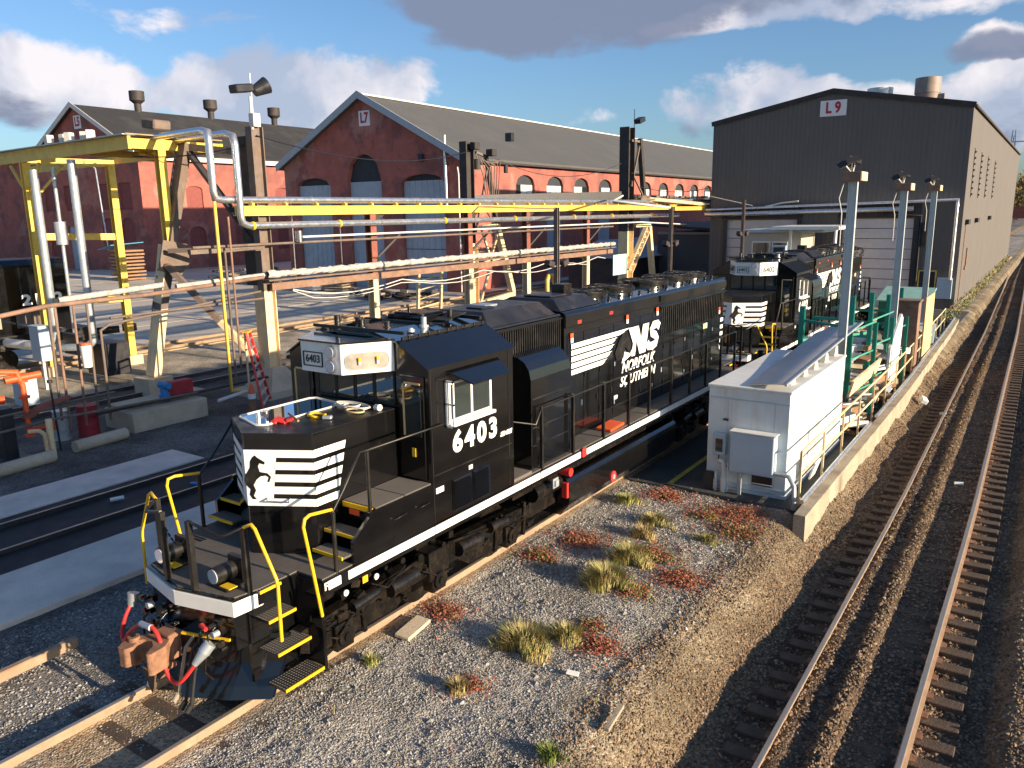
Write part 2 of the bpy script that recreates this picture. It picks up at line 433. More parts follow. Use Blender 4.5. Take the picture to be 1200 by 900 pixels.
quads = np.stack([idx[:-1,:-1], idx[:-1,1:], idx[1:,1:], idx[1:,:-1]], -1).reshape(-1, 4)
def np_mesh(name, V, F, mat, smooth=False):
    me = bpy.data.meshes.new(name)
    me.vertices.add(len(V)); me.vertices.foreach_set('co', np.asarray(V, dtype=np.float32).ravel())
    k = F.shape[1]
    me.loops.add(F.size); me.loops.foreach_set('vertex_index', F.ravel().astype(np.int32))
    me.polygons.add(len(F)); me.polygons.foreach_set('loop_start', np.arange(0, F.size, k, dtype=np.int32))
    me.polygons.foreach_set('loop_total', np.full(len(F), k, dtype=np.int32))
    me.polygons.foreach_set('use_smooth', np.full(len(F), smooth))
    me.update(calc_edges=True); me.materials.append(mat)
    o = bpy.data.objects.new(name, me); col.objects.link(o); return o

def ground_material():
    m = bpy.data.materials.new('ground_mat'); m.use_nodes = True; t = m.node_tree; b = t.nodes['Principled BSDF']
    b.inputs['Roughness'].default_value = .95; b.inputs['Specular IOR Level'].default_value = .2
    g = t.nodes.new('ShaderNodeNewGeometry'); s = t.nodes.new('ShaderNodeSeparateXYZ'); t.links.new(g.outputs['Position'], s.inputs[0])
    def noise(sc_, d=4, dim=None):
        q = t.nodes.new('ShaderNodeTexNoise'); q.inputs['Scale'].default_value = sc_; q.inputs['Detail'].default_value = d; q.inputs['Roughness'].default_value = .6
        t.links.new(g.outputs['Position'], q.inputs['Vector']); return q.outputs['Fac']
    x = mth(t, 'ADD', s.outputs[0], mth(t, 'MULTIPLY', mth(t, 'SUBTRACT', noise(.9, 6), .5), 2.2))
    fac = mth(t, 'DIVIDE', mth(t, 'ADD', x, 40.0), 60.0, clamp=True)
    cr = t.nodes.new('ShaderNodeValToRGB'); e = cr.color_ramp.elements
    e[0].position = 0; e[0].color = (.42,.36,.27,1)
    e[1].position = 1; e[1].color = (.30,.25,.19,1)
    def P(xx, c): k = e.new((xx+40)/60); k.color = (*c, 1)
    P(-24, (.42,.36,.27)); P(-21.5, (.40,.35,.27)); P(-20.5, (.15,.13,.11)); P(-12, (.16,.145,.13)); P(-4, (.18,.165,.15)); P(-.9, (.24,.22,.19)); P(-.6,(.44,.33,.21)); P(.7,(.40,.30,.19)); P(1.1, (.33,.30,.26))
    P(3.8, (.36,.33,.28)); P(4.7, (.30,.25,.18)); P(5.3, (.20,.155,.10)); P(5.7, (.16,.115,.075)); P(5.9, (.11,.08,.055)); P(6.3, (.085,.058,.04)); P(8.9, (.13,.09,.06)); P(9.3, (.22,.15,.09)); P(10.2, (.32,.28,.22))  # bed beside the left main rail: shade there is put into the darker colour
    t.links.new(fac, cr.inputs[0])
    v = t.nodes.new('ShaderNodeTexVoronoi'); v.inputs['Scale'].default_value = 26; t.links.new(g.outputs['Position'], v.inputs['Vector'])
    vb = t.nodes.new('ShaderNodeTexVoronoi'); vb.inputs['Scale'].default_value = 42; t.links.new(g.outputs['Position'], vb.inputs['Vector'])
    val = t.nodes.new('ShaderNodeMapRange'); t.links.new(v.outputs['Color'], val.inputs[0]); val.inputs[3].default_value = .45; val.inputs[4].default_value = 1.5
    hs = t.nodes.new('ShaderNodeHueSaturation'); t.links.new(val.outputs[0], hs.inputs['Value']); t.links.new(cr.outputs[0], hs.inputs['Color'])
    p = t.nodes.new('ShaderNodeMapRange'); t.links.new(noise(.55, 5), p.inputs[0]); p.inputs[1].default_value = .36; p.inputs[2].default_value = .66; p.inputs[3].default_value = .62; p.inputs[4].default_value = 1.4
    h2 = t.nodes.new('ShaderNodeHueSaturation'); t.links.new(p.outputs[0], h2.inputs['Value']); t.links.new(hs.outputs[0], h2.inputs['Color'])
    t.links.new(h2.outputs[0], b.inputs['Base Color'])
    bn = t.nodes.new('ShaderNodeBump'); bn.inputs['Strength'].default_value = .8; bn.inputs['Distance'].default_value = .03
    hh = mth(t, 'ADD', mth(t, 'MULTIPLY', v.outputs['Distance'], -1.0), mth(t, 'MULTIPLY', vb.outputs['Distance'], -.6))
    t.links.new(hh, bn.inputs['Height']); t.links.new(bn.outputs[0], b.inputs['Normal'])
    return m
ground = np_mesh('ground', np.stack([GX, GY, GZ], -1).reshape(-1, 3), quads, ground_material(), True)
ground['kind'] = 'structure'

# loose stones lying on the gravel and the ballast
def stone_material(name, cols):
    m = bpy.data.materials.new(name); m.use_nodes = True; t = m.node_tree; b = t.nodes['Principled BSDF']; b.inputs['Roughness'].default_value = .9
    g = t.nodes.new('ShaderNodeNewGeometry'); cr = t.nodes.new('ShaderNodeValToRGB'); e = cr.color_ramp.elements
    e[0].color = (*cols[0], 1); e[1].color = (*cols[-1], 1)
    for i, c in enumerate(cols[1:-1]): k = e.new((i+1)/(len(cols)-1)); k.color = (*c, 1)
    t.links.new(g.outputs['Random Per Island'], cr.inputs[0]); t.links.new(cr.outputs[0], b.inputs['Base Color']); return m
OV = np.array([(1,0,0),(-1,0,0),(0,1,0),(0,-1,0),(0,0,1),(0,0,-1)], float)
OF = np.array([(0,2,4),(2,1,4),(1,3,4),(3,0,4),(2,0,5),(1,2,5),(3,1,5),(0,3,5)])
def stones(name, regions, mat, seed):
    r = np.random.default_rng(seed); X = []; Y = []; S = []
    for (x0, x1, y0, y1, n, s0, s1, p) in regions:
        X.append(r.uniform(x0, x1, n)); Y.append(y0+(y1-y0)*r.uniform(0, 1, n)**p); S.append(s0+(s1-s0)*r.uniform(0, 1, n)**2)
    X = np.concatenate(X); Y = np.concatenate(Y); S = np.concatenate(S)
    w = np.clip((X-5.2)/.8, 0, 1); X = X + bend(Y)*w
    Z = ground_h(X, Y)+S*.15
    if name == 'gravel':
        kp = vnoise(X*.9+7, Y*.9, 9)+vnoise(X*2.3, Y*2.3, 10)*.5 > -.28
        kp |= r.uniform(0, 1, len(X)) < .25
        X, Y, S, Z = X[kp], Y[kp], S[kp], Z[kp]
    n = len(X)
    sc3 = np.stack([r.uniform(.7, 1.35, n), r.uniform(.6, 1.1, n), r.uniform(.45, .85, n)], -1)*S[:, None]
    V = OV[None]*sc3[:, None, :]*r.uniform(.75, 1.2, (n, 6, 1))
    a = r.uniform(0, 2*PI, n); ca, sa = np.cos(a)[:, None], np.sin(a)[:, None]
    tl = r.uniform(-.5, .5, n)[:, None]
    x = V[..., 0]*ca-V[..., 1]*sa; y = V[..., 0]*sa+V[..., 1]*ca; z = V[..., 2]+x*tl
    V = np.stack([x+X[:, None], y+Y[:, None], z+Z[:, None]], -1).reshape(-1, 3)
    F = (OF[None]+(np.arange(n)*6)[:, None, None]).reshape(-1, 3)
    o = np_mesh(name, V, F, mat); o['kind'] = 'stuff'
    tag(o, {'gravel': 'grey crushed gravel spread between the black locomotive and the right hand tracks',
            'ballast': 'rusty brown ballast stones heaped along the right hand main track'}[name], 'gravel')
    return o
stones('gravel', [(1.0, 4.9, 4.0, 9, 42000, .005, .019, 1), (1.0, 4.8, 9, 14, 30000, .007, .022, 1), (1.0, 4.8, 14, 20, 11000, .010, .030, 1),
                  (-4.2, -1.05, 2.5, 10, 8000, .012, .03, 1), (-.68, .68, 2.5, 6, 900, .008, .02, 1), (1.2, 4.9, 4.0, 18, 500, .025, .05, 1)],
       stone_material('gravel_mat', [(.12,.11,.10), (.27,.255,.235), (.42,.40,.37), (.30,.27,.225), (.56,.54,.51), (.18,.17,.155), (.34,.315,.28)]), 1)
stones('ballast', [(4.5, 6.0, 4.5, 16, 16000, .008, .035, 1), (5.2, 6.0, 16, 40, 6000, .015, .05, 1), (5.5, 11.5, 6.0, 14, 15000, .018, .042, 1), (5.5, 11.0, 14, 28, 13000, .022, .045, 1), (5.5, 11.0, 28, 60, 11000, .03, .055, 1), (7.1, 7.5, 6, 40, 5000, .018, .04, 1)],
       stone_material('ballast_mat', [(.06,.04,.025), (.22,.14,.075), (.28,.185,.105), (.14,.09,.05), (.35,.265,.17), (.10,.065,.045)]), 2)

def slab(name, x0, x1, y0, y1, z1, mat, z0=-.4, bevel=.01):
    b = MB().bx(x0, x1, y0, y1, z0, z1); o = b.build(name, mat, bevel=bevel); o['kind'] = 'structure'; return o
# concrete walks beside the pit track, the paved yard and the asphalt behind the locomotive
slab('concrete_walk', -11.2, -9.72, -12, 12.5, -.08, MT['concrete'])
slab('concrete_walk', -6.5, -4.5, -12, 34, -.06, MT['concrete'])
b = MB(); b.bx(-9.71, -8.3, -12, 34, -.3, -.115); b.bx(-8.3, -6.51, -12, 34, -.3, -.10)
o = b.build('track_bed', MT['track_oil']); o['kind'] = 'structure'
slab('asphalt_crossing', .95, 5.0, 17.05, 57, -.10, MT['asphalt'])
o = MB().bx(1.9, 2.02, 17.3, 23, -.0995, -.094).build('painted_line', MT['yellow_line']); o['kind'] = 'structure'
def paved_material():
    m = material('paved', (.56,.485,.39), rough=.92, var=.12, vscale=.25, stain=(.38,.33,.27), stain_amt=.5, stain_scale=.12, fine=.08, fscale=6, bump=.2, bscale=8)
    return m
MT['paved'] = paved_material()
# the yard is cast in big slabs with open joints
yard = empty('paved_yard', (-45, 30, -.1)); yard['kind'] = 'structure'
k = 0
for i in range(9):
    for j in range(12):
        x1 = -29.6-i*7.0; y0 = 2+j*7.0
        if -29.6-i*7-7 < -93: continue
        z = -.05+random.uniform(-.008, .008)
        mb = MB().bx(x1-6.94, x1, y0, y0+6.94, -.3, z)
        mb.build('slab', MT['paved'], yard)
# the worn timber and dirt edge between the gravel and the paving
MB().bx(-29.55, -27.3, -10, 60, -.3, -.12).build('dirt_strip', material('dirt', (.40,.28,.15), rough=.95, var=.3, vscale=2, fine=.3, fscale=30))['kind'] = 'structure'

# ---------------------------------------------------------------- tracks
RP = [(-.07,-.18),(.07,-.18),(.07,-.16),(.012,-.145),(.012,-.045),(.036,-.035),(.036,-.004),(.028,0),(-.028,0),(-.036,-.004),(-.036,-.035),(-.012,-.045),(-.012,-.145),(-.07,-.16)]
def rail(parent, x, ys, z, dark=False, curved=False, name='rail'):
    mb = MB(); n = len(RP); vs = []
    for y in ys:
        dx = float(bend(y)) if curved else 0
        vs += [(x+dx+p[0], y, z+p[1]) for p in RP]
    fs = []; ms = []
    b0 = 0
    for i in range(len(ys)-1):
        for j in range(n):
            mb.mat(1 if j in (6, 7, 8) else 0)
            mb.add([vs[i*n+j], vs[(i+1)*n+j], vs[(i+1)*n+(j+1)%n], vs[i*n+(j+1)%n]], [(3, 2, 1, 0)])
    mb.mat(0); mb.add(vs[:n], [tuple(range(n))]); mb.add(vs[-n:], [tuple(reversed(range(n)))])
    return mb.build(name, [MT['rail_dark'] if dark else MT['rail_steel'], MT['rail_head']], parent)
def track(label, x, z, y0, y1, ties=None, dark=False, curved=False, tie_top=None, tmat='wood_grey', loc_y=8):
    t = empty('railway_track', (x, loc_y, z-.2), label, 'railway track', 'railway tracks in the yard')
    if curved: ys = list(np.arange(y0, 60, 3.0))+list(np.arange(60, y1, 8.0))
    else: ys = [y0, y1]
    rail(t, x-.75, ys, z, dark, curved); rail(t, x+.75, ys, z, dark, curved)
    if ties:
        a, bb, sp = ties; proto = None; y = a; k = 0
        tt = z-.18 if tie_top is None else tie_top
        while y < bb:
            if proto is None:
                mb = MB().bx(-1.3, 1.3, -.115, .115, -.16, 0)
                proto = mb.build('sleeper', MT[tmat], t, local=True, bevel=.012); q = proto
            else:
                q = proto.copy(); col.objects.link(q)
            q.location = (float(bend(y)) if curved else 0, y-loc_y, tt-(z-.2)+random.uniform(-.012, .012)); q.rotation_euler = (0, 0, random.uniform(-.012, .012))
            # tie plates with spikes under both rails
            y += sp*random.uniform(.93, 1.07); k += 1
    return t
track('rusty main track with brown sleepers running up the right edge', 7.45, -.5, -12, 320, ties=(5.5, 62, .55), curved=True, tmat='tie_wood')
track('dusty track carrying the two black locomotives', 0, 0, -12, 56.5, ties=(1.0, 6.5, .62), tie_top=-.155, tmat='tie_wood')
track('dark oily pit track between the two concrete walks', -8.33, 0, -12, 56, dark=True)
track('dark track in shadow between the pipe gantry and the concrete walk', -19.6, -.02, -12, 75, dark=True)
track('rust brown track at the edge of the paved yard', -28.4, .02, -12, 75)
# a spare rail lying beside the locomotive's track
o = MB(); o.beam((-2.65, 2.0, .0), (-2.8, 5.4, .0), .13, .16); tag(o.build('spare_rail', MT['rail_steel'], loc=(-2.7, 4, -.1), bevel=.02), 'rusty loose rail lying on the gravel left of the locomotive track', 'rail')
tp = empty('rail_fastenings', (7.45, 8, -.7)); tp['kind'] = 'structure'
mb = MB()
y = 5.5
rs = random.Random(3)
for i in range(70):
    for x in (6.7, 8.2):
        for s in (-.1, .1): mb.bx(x+s-.05+bend(y), x+s+.05+bend(y), y-.08, y+.08, -.69, -.665)
    y += .55
q = mb.build('tie_plate', MT['rust'], tp); q['kind'] = 'stuff'
# ---------------------------------------------------------------- brick sheds
def brick_material():
    m = bpy.data.materials.new('painted_brick'); m.use_nodes = True; t = m.node_tree; b = t.nodes['Principled BSDF']; b.inputs['Roughness'].default_value = .85
    tcn = t.nodes.new('ShaderNodeTexCoord'); g = t.nodes.new('ShaderNodeNewGeometry')
    s = t.nodes.new('ShaderNodeSeparateXYZ'); t.links.new(g.outputs['Position'], s.inputs[0])
    c = t.nodes.new('ShaderNodeCombineXYZ'); t.links.new(mth(t, 'ADD', s.outputs[0], s.outputs[1]), c.inputs[0]); t.links.new(s.outputs[2], c.inputs[1])
    br = t.nodes.new('ShaderNodeTexBrick'); br.inputs['Scale'].default_value = 1; t.links.new(c.outputs[0], br.inputs['Vector'])
    br.inputs['Brick Width'].default_value = .22; br.inputs['Row Height'].default_value = .075; br.inputs['Mortar Size'].default_value = .012
    br.inputs['Color1'].default_value = (.47,.14,.10,1); br.inputs['Color2'].default_value = (.40,.115,.085,1); br.inputs['Mortar'].default_value = (.32,.10,.085,1)
    def noise(sc_, d=5):
        q = t.nodes.new('ShaderNodeTexNoise'); q.inputs['Scale'].default_value = sc_; q.inputs['Detail'].default_value = d; q.inputs['Roughness'].default_value = .65
        t.links.new(g.outputs['Position'], q.inputs['Vector']); return q.outputs['Fac']
    mr = t.nodes.new('ShaderNodeMapRange'); t.links.new(noise(.3, 10), mr.inputs[0]); mr.inputs[1].default_value = .5; mr.inputs[2].default_value = .58; mr.inputs[4].default_value = .85
    mx_ = t.nodes.new('ShaderNodeMix'); mx_.data_type = 'RGBA'; t.links.new(mr.outputs[0], mx_.inputs['Factor']); t.links.new(br.outputs['Color'], mx_.inputs['A']); mx_.inputs['B'].default_value = (.22,.085,.075,1)
    mq = t.nodes.new('ShaderNodeMapRange'); t.links.new(noise(.17, 7), mq.inputs[0]); mq.inputs[1].default_value = .56; mq.inputs[2].default_value = .6; mq.inputs[4].default_value = .6
    mp_ = t.nodes.new('ShaderNodeMix'); mp_.data_type = 'RGBA'; t.links.new(mq.outputs[0], mp_.inputs['Factor']); t.links.new(mx_.outputs['Result'], mp_.inputs['A']); mp_.inputs['B'].default_value = (.44,.21,.17,1); mx_ = mp_
    m3 = t.nodes.new('ShaderNodeMapRange'); t.links.new(noise(1.1, 6), m3.inputs[0]); m3.inputs[1].default_value = .3; m3.inputs[2].default_value = .7; m3.inputs[3].default_value = .82; m3.inputs[4].default_value = 1.15
    hs = t.nodes.new('ShaderNodeHueSaturation'); t.links.new(m3.outputs[0], hs.inputs['Value']); t.links.new(mx_.outputs['Result'], hs.inputs['Color'])
    t.links.new(hs.outputs[0], b.inputs['Base Color'])
    bn = t.nodes.new('ShaderNodeBump'); bn.inputs['Strength'].default_value = .4; bn.inputs['Distance'].default_value = .01; t.links.new(br.outputs['Fac'], bn.inputs['Height']); bn.invert = True
    t.links.new(bn.outputs[0], b.inputs['Normal']); return m
MT['brick'] = brick_material()
def ribbed(base, width=.3, depth=.35, axis=0, distance=.03):
    """corrugated sheet: the same sheet material with ribs as bump along one horizontal axis"""
    m = MT[base].copy(); m.name = base+'_ribbed'; t = m.node_tree; b = t.nodes['Principled BSDF']
    g = t.nodes.new('ShaderNodeNewGeometry'); s = t.nodes.new('ShaderNodeSeparateXYZ'); t.links.new(g.outputs['Position'], s.inputs[0])
    v = s.outputs[axis] if axis < 3 else mth(t, 'ADD', s.outputs[0], s.outputs[1])
    fr = mth(t, 'PINGPONG', v, width/2)
    h = mth(t, 'MULTIPLY', fr, 2/width)
    bn = t.nodes.new('ShaderNodeBump'); bn.inputs['Strength'].default_value = depth; bn.inputs['Distance'].default_value = distance
    t.links.new(h, bn.inputs['Height']); t.links.new(bn.outputs[0], b.inputs['Normal']); return m
MT['steel_wall_r'] = ribbed('steel_wall', .3, .8, 3)
MT['l7_roof_r'] = ribbed('l7_roof', .55, .6, 1)

def arch_pts(x0, x1, z0, z1, zr, n=9):
    """opening outline from z0 up to the spring z1 with an arch reaching zr"""
    cxm = (x0+x1)/2; w = (x1-x0)/2; o = [(x0, z0), (x1, z0)]
    for i in range(n+1):
        a = PI*i/n; o.append((cxm+w*math.cos(a), z1+(zr-z1)*math.sin(a)))
    return o
class Facade:
    """local frame: u along the wall, w up, n outward; wall as a strip mesh with real openings"""
    def __init__(s, o, u, n): s.o = Vector(o); s.u = Vector(u).normalized(); s.n = Vector(n).normalized()
    def P(s, u, z, d=0): return s.o+s.u*u+Vector((0,0,z))+s.n*d
def wall_with_openings(F, outline_top, length, ops, depth=.3, nseg=10):
    """wall face made of columns; ops: (u0,u1,z0,zspring,ztop). outline_top(u) gives the wall's height"""
    cuts = {0.0, length}
    for (u0, u1, z0, zs, zt) in ops:
        for i in range(nseg+1): cuts.add(u0+(u1-u0)*i/nseg)
    if callable(outline_top) and hasattr(outline_top, 'cuts'): cuts |= set(outline_top.cuts)
    cuts = sorted(cuts); mb = MB()
    def ah(op, u):
        u0, u1, z0, zs, zt = op; c = (u0+u1)/2; w = (u1-u0)/2; k = max(0, 1-((u-c)/w)**2)
        return zs+(zt-zs)*math.sqrt(k)
    for a, c in zip(cuts[:-1], cuts[1:]):
        if c-a < 1e-6: continue
        mid = (a+c)/2; op = [o for o in ops if o[0] < mid < o[1]]
        op.sort(key=lambda o: o[2]); zl = (0.0, 0.0)
        for o in op:
            ha, hc = ah(o, a), ah(o, c)
            if o[2] > zl[0]+.01: mb.quad(F.P(a, zl[0]), F.P(c, zl[1]), F.P(c, o[2]), F.P(a, o[2]))
            # soffit and sill reveals
            mb.quad(F.P(a, ha), F.P(c, hc), F.P(c, hc, -depth), F.P(a, ha, -depth))
            mb.quad(F.P(a, o[2], -depth), F.P(c, o[2], -depth), F.P(c, o[2]), F.P(a, o[2]))
            if abs(a-o[0]) < 1e-6: mb.quad(F.P(a, o[2]), F.P(a, o[2], -depth), F.P(a, ha, -depth), F.P(a, ha))
            if abs(c-o[1]) < 1e-6: mb.quad(F.P(c, o[2], -depth), F.P(c, o[2]), F.P(c, hc), F.P(c, hc, -depth))
            zl = (ha, hc)
        mb.quad(F.P(a, zl[0]), F.P(c, zl[1]), F.P(c, outline_top(c)), F.P(a, outline_top(a)))
    return mb
def opening_fill(F, op, mat, depth, nseg=10, z0=None, ztop=None):
    u0, u1, zz, zs, zt = op; mb = MB(); z0 = zz if z0 is None else z0
    pts = [F.P(u0, z0, -depth), F.P(u1, z0, -depth)]
    if ztop is not None: pts += [F.P(u1, ztop, -depth), F.P(u0, ztop, -depth)]
    else:
        c = (u0+u1)/2; w = (u1-u0)/2
        for i in range(nseg+1):
            a = PI*i/nseg; pts.append(F.P(c+w*math.cos(a), zs+(zt-zs)*math.sin(a), -depth))
    mb.poly(pts); return mb
def sign_board(parent, F, u, z, w, h, text, size, d=.06):
    mb = MB()
    for (a, b_) in (((u-w/2, z-h/2), (u+w/2, z+h/2)),):
        p = [F.P(a[0], a[1], d), F.P(b_[0], a[1], d), F.P(b_[0], b_[1], d), F.P(a[0], b_[1], d)]
        q = [F.P(a[0], a[1], .0), F.P(b_[0], a[1], .0), F.P(b_[0], b_[1], .0), F.P(a[0], b_[1], .0)]
        mb.add(p+q, [(0,1,2,3),(0,4,5,1),(1,5,6,2),(2,6,7,3),(3,7,4,0)])
    s = mb.build('sign', MT['sign_white'], parent)
    ang = math.atan2(F.u.y, F.u.x)
    inv = root_mat(parent).inverted(); P = inv @ F.P(u, z, d+.012)
    pr = root_mat(parent).to_euler().z
    text_mesh('lettering', text, size, MT['sign_red'], P, (PI/2, 0, ang-pr), s, extrude=.006, offset=.035*size, sx=.8)
    s.children[0].location = P
    return s

def brick_shed(name, label, C0, th, W, H, Rg, Ln, roofmat, front_ops, side_ops, sign, group=None):
    d = Vector((-math.sin(th), math.cos(th), 0)); w = Vector((-math.cos(th), -math.sin(th), 0)); C0 = Vector(C0)
    t = empty(name, C0+w*W/2, label, 'building', 'long gabled brick workshops')
    # gable: u from the left corner to the right one
    GF = Facade(C0+w*W, -w, -d)
    def top(u): return H+(Rg-H)*(1-abs(u-W/2)/(W/2))
    top.cuts = [W/2]
    wall_with_openings(GF, top, W, front_ops, .45).build('gable_wall', MT['brick'], t)
    SF = Facade(C0, d, -w)
    def top2(u): return H
    wall_with_openings(SF, top2, Ln, side_ops, .3).build('side_wall', MT['brick'], t)
    mb = MB(); mb.quad(C0+w*W, C0+w*W+d*Ln, C0+w*W+d*Ln+Vector((0,0,H)), C0+w*W+Vector((0,0,H)))
    e = C0+d*Ln
    mb.poly([e, e+w*W, e+w*W+Vector((0,0,H)), e+w*W/2+Vector((0,0,Rg)), e+Vector((0,0,H))])
    mb.build('rear_wall', MT['brick'], t)
    # roof: two slopes with thickness and overhang
    ov = .38; k = (Rg-H)/(W/2); zz = Vector((0,0,1)); mb = MB(); th_ = .22
    for s in (0, 1):
        a = C0-w*ov+zz*(H-k*ov) if s == 0 else C0+w*(W+ov)+zz*(H-k*ov)
        r = C0+w*W/2+zz*Rg
        for (yy0, yy1) in ((-.6, Ln+.3),):
            v = [a+d*yy0, a+d*yy1, r+d*yy1, r+d*yy0]
            vs = v+[p+zz*th_ for p in v]
            f = [(0,1,2,3),(7,6,5,4),(0,4,5,1),(3,2,6,7),(0,3,7,4),(1,5,6,2)]
            if s: f = [tuple(reversed(q)) for q in f]
            mb.add(vs, f)
    rf = mb.build('roof', MT[roofmat], t)
    # barge boards along the rakes
    mb = MB()
    for s in (0, 1):
        a = (C0-w*ov if s == 0 else C0+w*(W+ov))+zz*(H-k*ov-.1)-d*.68; r = C0+w*W/2+zz*(Rg-.1)-d*.68
        v = [a, r, r+zz*.6, a+zz*.6]; vs = v+[p+d*.1 for p in v]
        mb.add(vs, [(0,1,2,3),(7,6,5,4),(0,3,7,4),(1,5,6,2),(3,2,6,7),(0,4,5,1)])
    return t, GF, SF, rf, mb, d, w

# L7, the near brick shed
W7 = 20.6
def op(u0, u1, z0, zs, zt): return (u0, u1, z0, zs, zt)
fr7 = [op(1.5, 5.9, 0, 9.1, 9.9), op(8.0, 12.0, 0, 9.5, 11.7), op(14.2, 18.8, 0, 9.1, 9.8)]
sd7 = []
for i in range(14):
    u = 8.1+i*5.4
    sd7.append(op(u, u+3.2, 6.7, 9.0, 9.85))
t7, G7, S7, rf7, bb7, d7, w7 = brick_shed('brick_workshop', 'large red brick workshop with grey gabled roof and three tall arched doors marked L7', (-31.06, 52.1, -.2), .024, W7, 10.93, 16.35, 92, 'l7_roof_r', fr7, sd7, 'L7')
bb7.build('barge_board', MT['trim_blue'], t7)
for k_, o_ in enumerate(fr7):
    q = opening_fill(G7, o_, None, .45).build('door', MT['arch_dark'], t7)
    zt = [9.25, 9.4, 9.3][k_]
    mb = MB(); u0, u1 = o_[0]+.05, o_[1]-.05; n = 7
    for i in range(n):
        a = u0+(u1-u0)*i/n; c = u0+(u1-u0)*(i+1)/n-.03
        p = [G7.P(a, 0, -.34), G7.P(c, 0, -.34), G7.P(c, zt, -.34), G7.P(a, zt, -.34)]; r_ = [v-G7.n*.05 for v in p]
        mb.add(p+r_, [(0,1,2,3),(0,4,5,1),(1,5,6,2),(2,6,7,3),(3,7,4,0)])
    if k_ == 1:
        mb = MB()
        p = [G7.P(u0, 0, -.34), G7.P(u1, 0, -.34), G7.P(u1, zt, -.34), G7.P(u0, zt, -.34)]; r_ = [v-G7.n*.05 for v in p]
        mb.add(p+r_, [(0,1,2,3),(0,4,5,1),(1,5,6,2),(2,6,7,3),(3,7,4,0)])
    mb.build('door_leaf', MT['door_grey'], q)
    if k_ == 2:
        mb = MB()
        for z in (1.2, 2.4, 3.6, 4.8, 6.0): mb.add([G7.P(u0, z, -.33), G7.P(u1, z, -.33), G7.P(u1, z+.05, -.31), G7.P(u0, z+.05, -.31)], [(0,1,2,3)])
        mb.build('door_rib', MT['arch_dark'], q)
MT['pane_white'] = material('pane_white', (.62,.66,.66), rough=.35, var=.25, vscale=.8)
for o_ in sd7:
    q = opening_fill(S7, o_, None, .26).build('window', MT['arch_dark'], t7)
    u0, u1 = o_[0]+.08, o_[1]-.08; n = 3
    for i in range(n):
        a = u0+(u1-u0)*i/n+.03; c = u0+(u1-u0)*(i+1)/n-.03
        MB().add([S7.P(a, 6.75, -.22), S7.P(c, 6.75, -.22), S7.P(c, 9.0, -.22), S7.P(a, 9.0, -.22)], [(0,1,2,3)]).build('pane', MT['pane_white'] if (i+int(o_[0])) % 4 else MT['glass'], q)
# tall side doors between the windows low down
for u in (13.5, 24.3, 35.1):
    mb = MB(); p = [S7.P(u, 0, .03), S7.P(u+2.6, 0, .03), S7.P(u+2.6, 6.0, .03), S7.P(u, 6.0, .03)]; r_ = [v-S7.n*.05 for v in p]
    mb.add(p+r_, [(0,1,2,3),(0,4,5,1),(1,5,6,2),(2,6,7,3),(3,7,4,0)]); mb.build('side_door', MT['door_grey'], t7)
sign_board(t7, G7, W7/2+.15, 14.65, 1.25, 1.25, 'L7', 1.15)
mb = MB(); c = G7.P(W7/2+.3, 12.6, .04)
mb = MB()
for (a, z, ww, hh) in ((W7/2+.3, 13.15, 2.2, .1), (W7/2+.3, 12.1, 1.4, .08), (W7/2-.35, 12.6, .1, .9), (W7/2+.95, 12.6, .1, .9)):
    mb.add([G7.P(a-ww/2, z-hh/2, .03), G7.P(a+ww/2, z-hh/2, .03), G7.P(a+ww/2, z+hh/2, .03), G7.P(a-ww/2, z+hh/2, .03)], [(0,1,2,3)])
mb.build('date_panel', MT['brick'], t7)
mb = MB().box(tuple(G7.P(16.6, 11.1, .12)), (.45, .3, .6)); mb.build('vent_grille', MT['arch_dark'], t7)
# eaves gutter and ridge flashing
mb = MB(); k = (16.35-10.93)/(W7/2)
a = Vector((-31.06, 52.1, -.2))-w7*.55; mb.beam(a+Vector((0,0,10.93-k*.55+.03)), a+d7*92+Vector((0,0,10.93-k*.55+.03)), .12, .16); mb.build('gutter', MT['dark_steel'], t7)
a = Vector((-31.06, 52.1, -.2))+w7*W7/2+Vector((0,0,16.35+.25)); mb = MB(); mb.beam(a-d7*.6, a+d7*92, .5, .12); mb.build('ridge_cap', MT['trim'], t7)
mb = MB(); pA = G7.P(19.2, 7.2, .25); mb.tube([G7.P(19.2, 7.2, .25), G7.P(19.15, 12.7, .25)], .13, 8); mb.build('flue_pipe', MT['silver_pipe'], t7)
for pts, r0 in (([G7.P(-2.0, 8.3, .2), G7.P(.6, 8.3, .2), G7.P(.8, 8.1, .2), G7.P(.8, .2, .2)], .05), ([G7.P(20.3, 10.2, .15), G7.P(20.4, 9.6, .15), G7.P(20.4, .2, .15)], .06), ([G7.P(6.9, 5.5, .1), G7.P(6.9, .3, .1)], .05)): MB().tube(pts, r0, 6).build('drain_pipe', MT['trim'], t7)


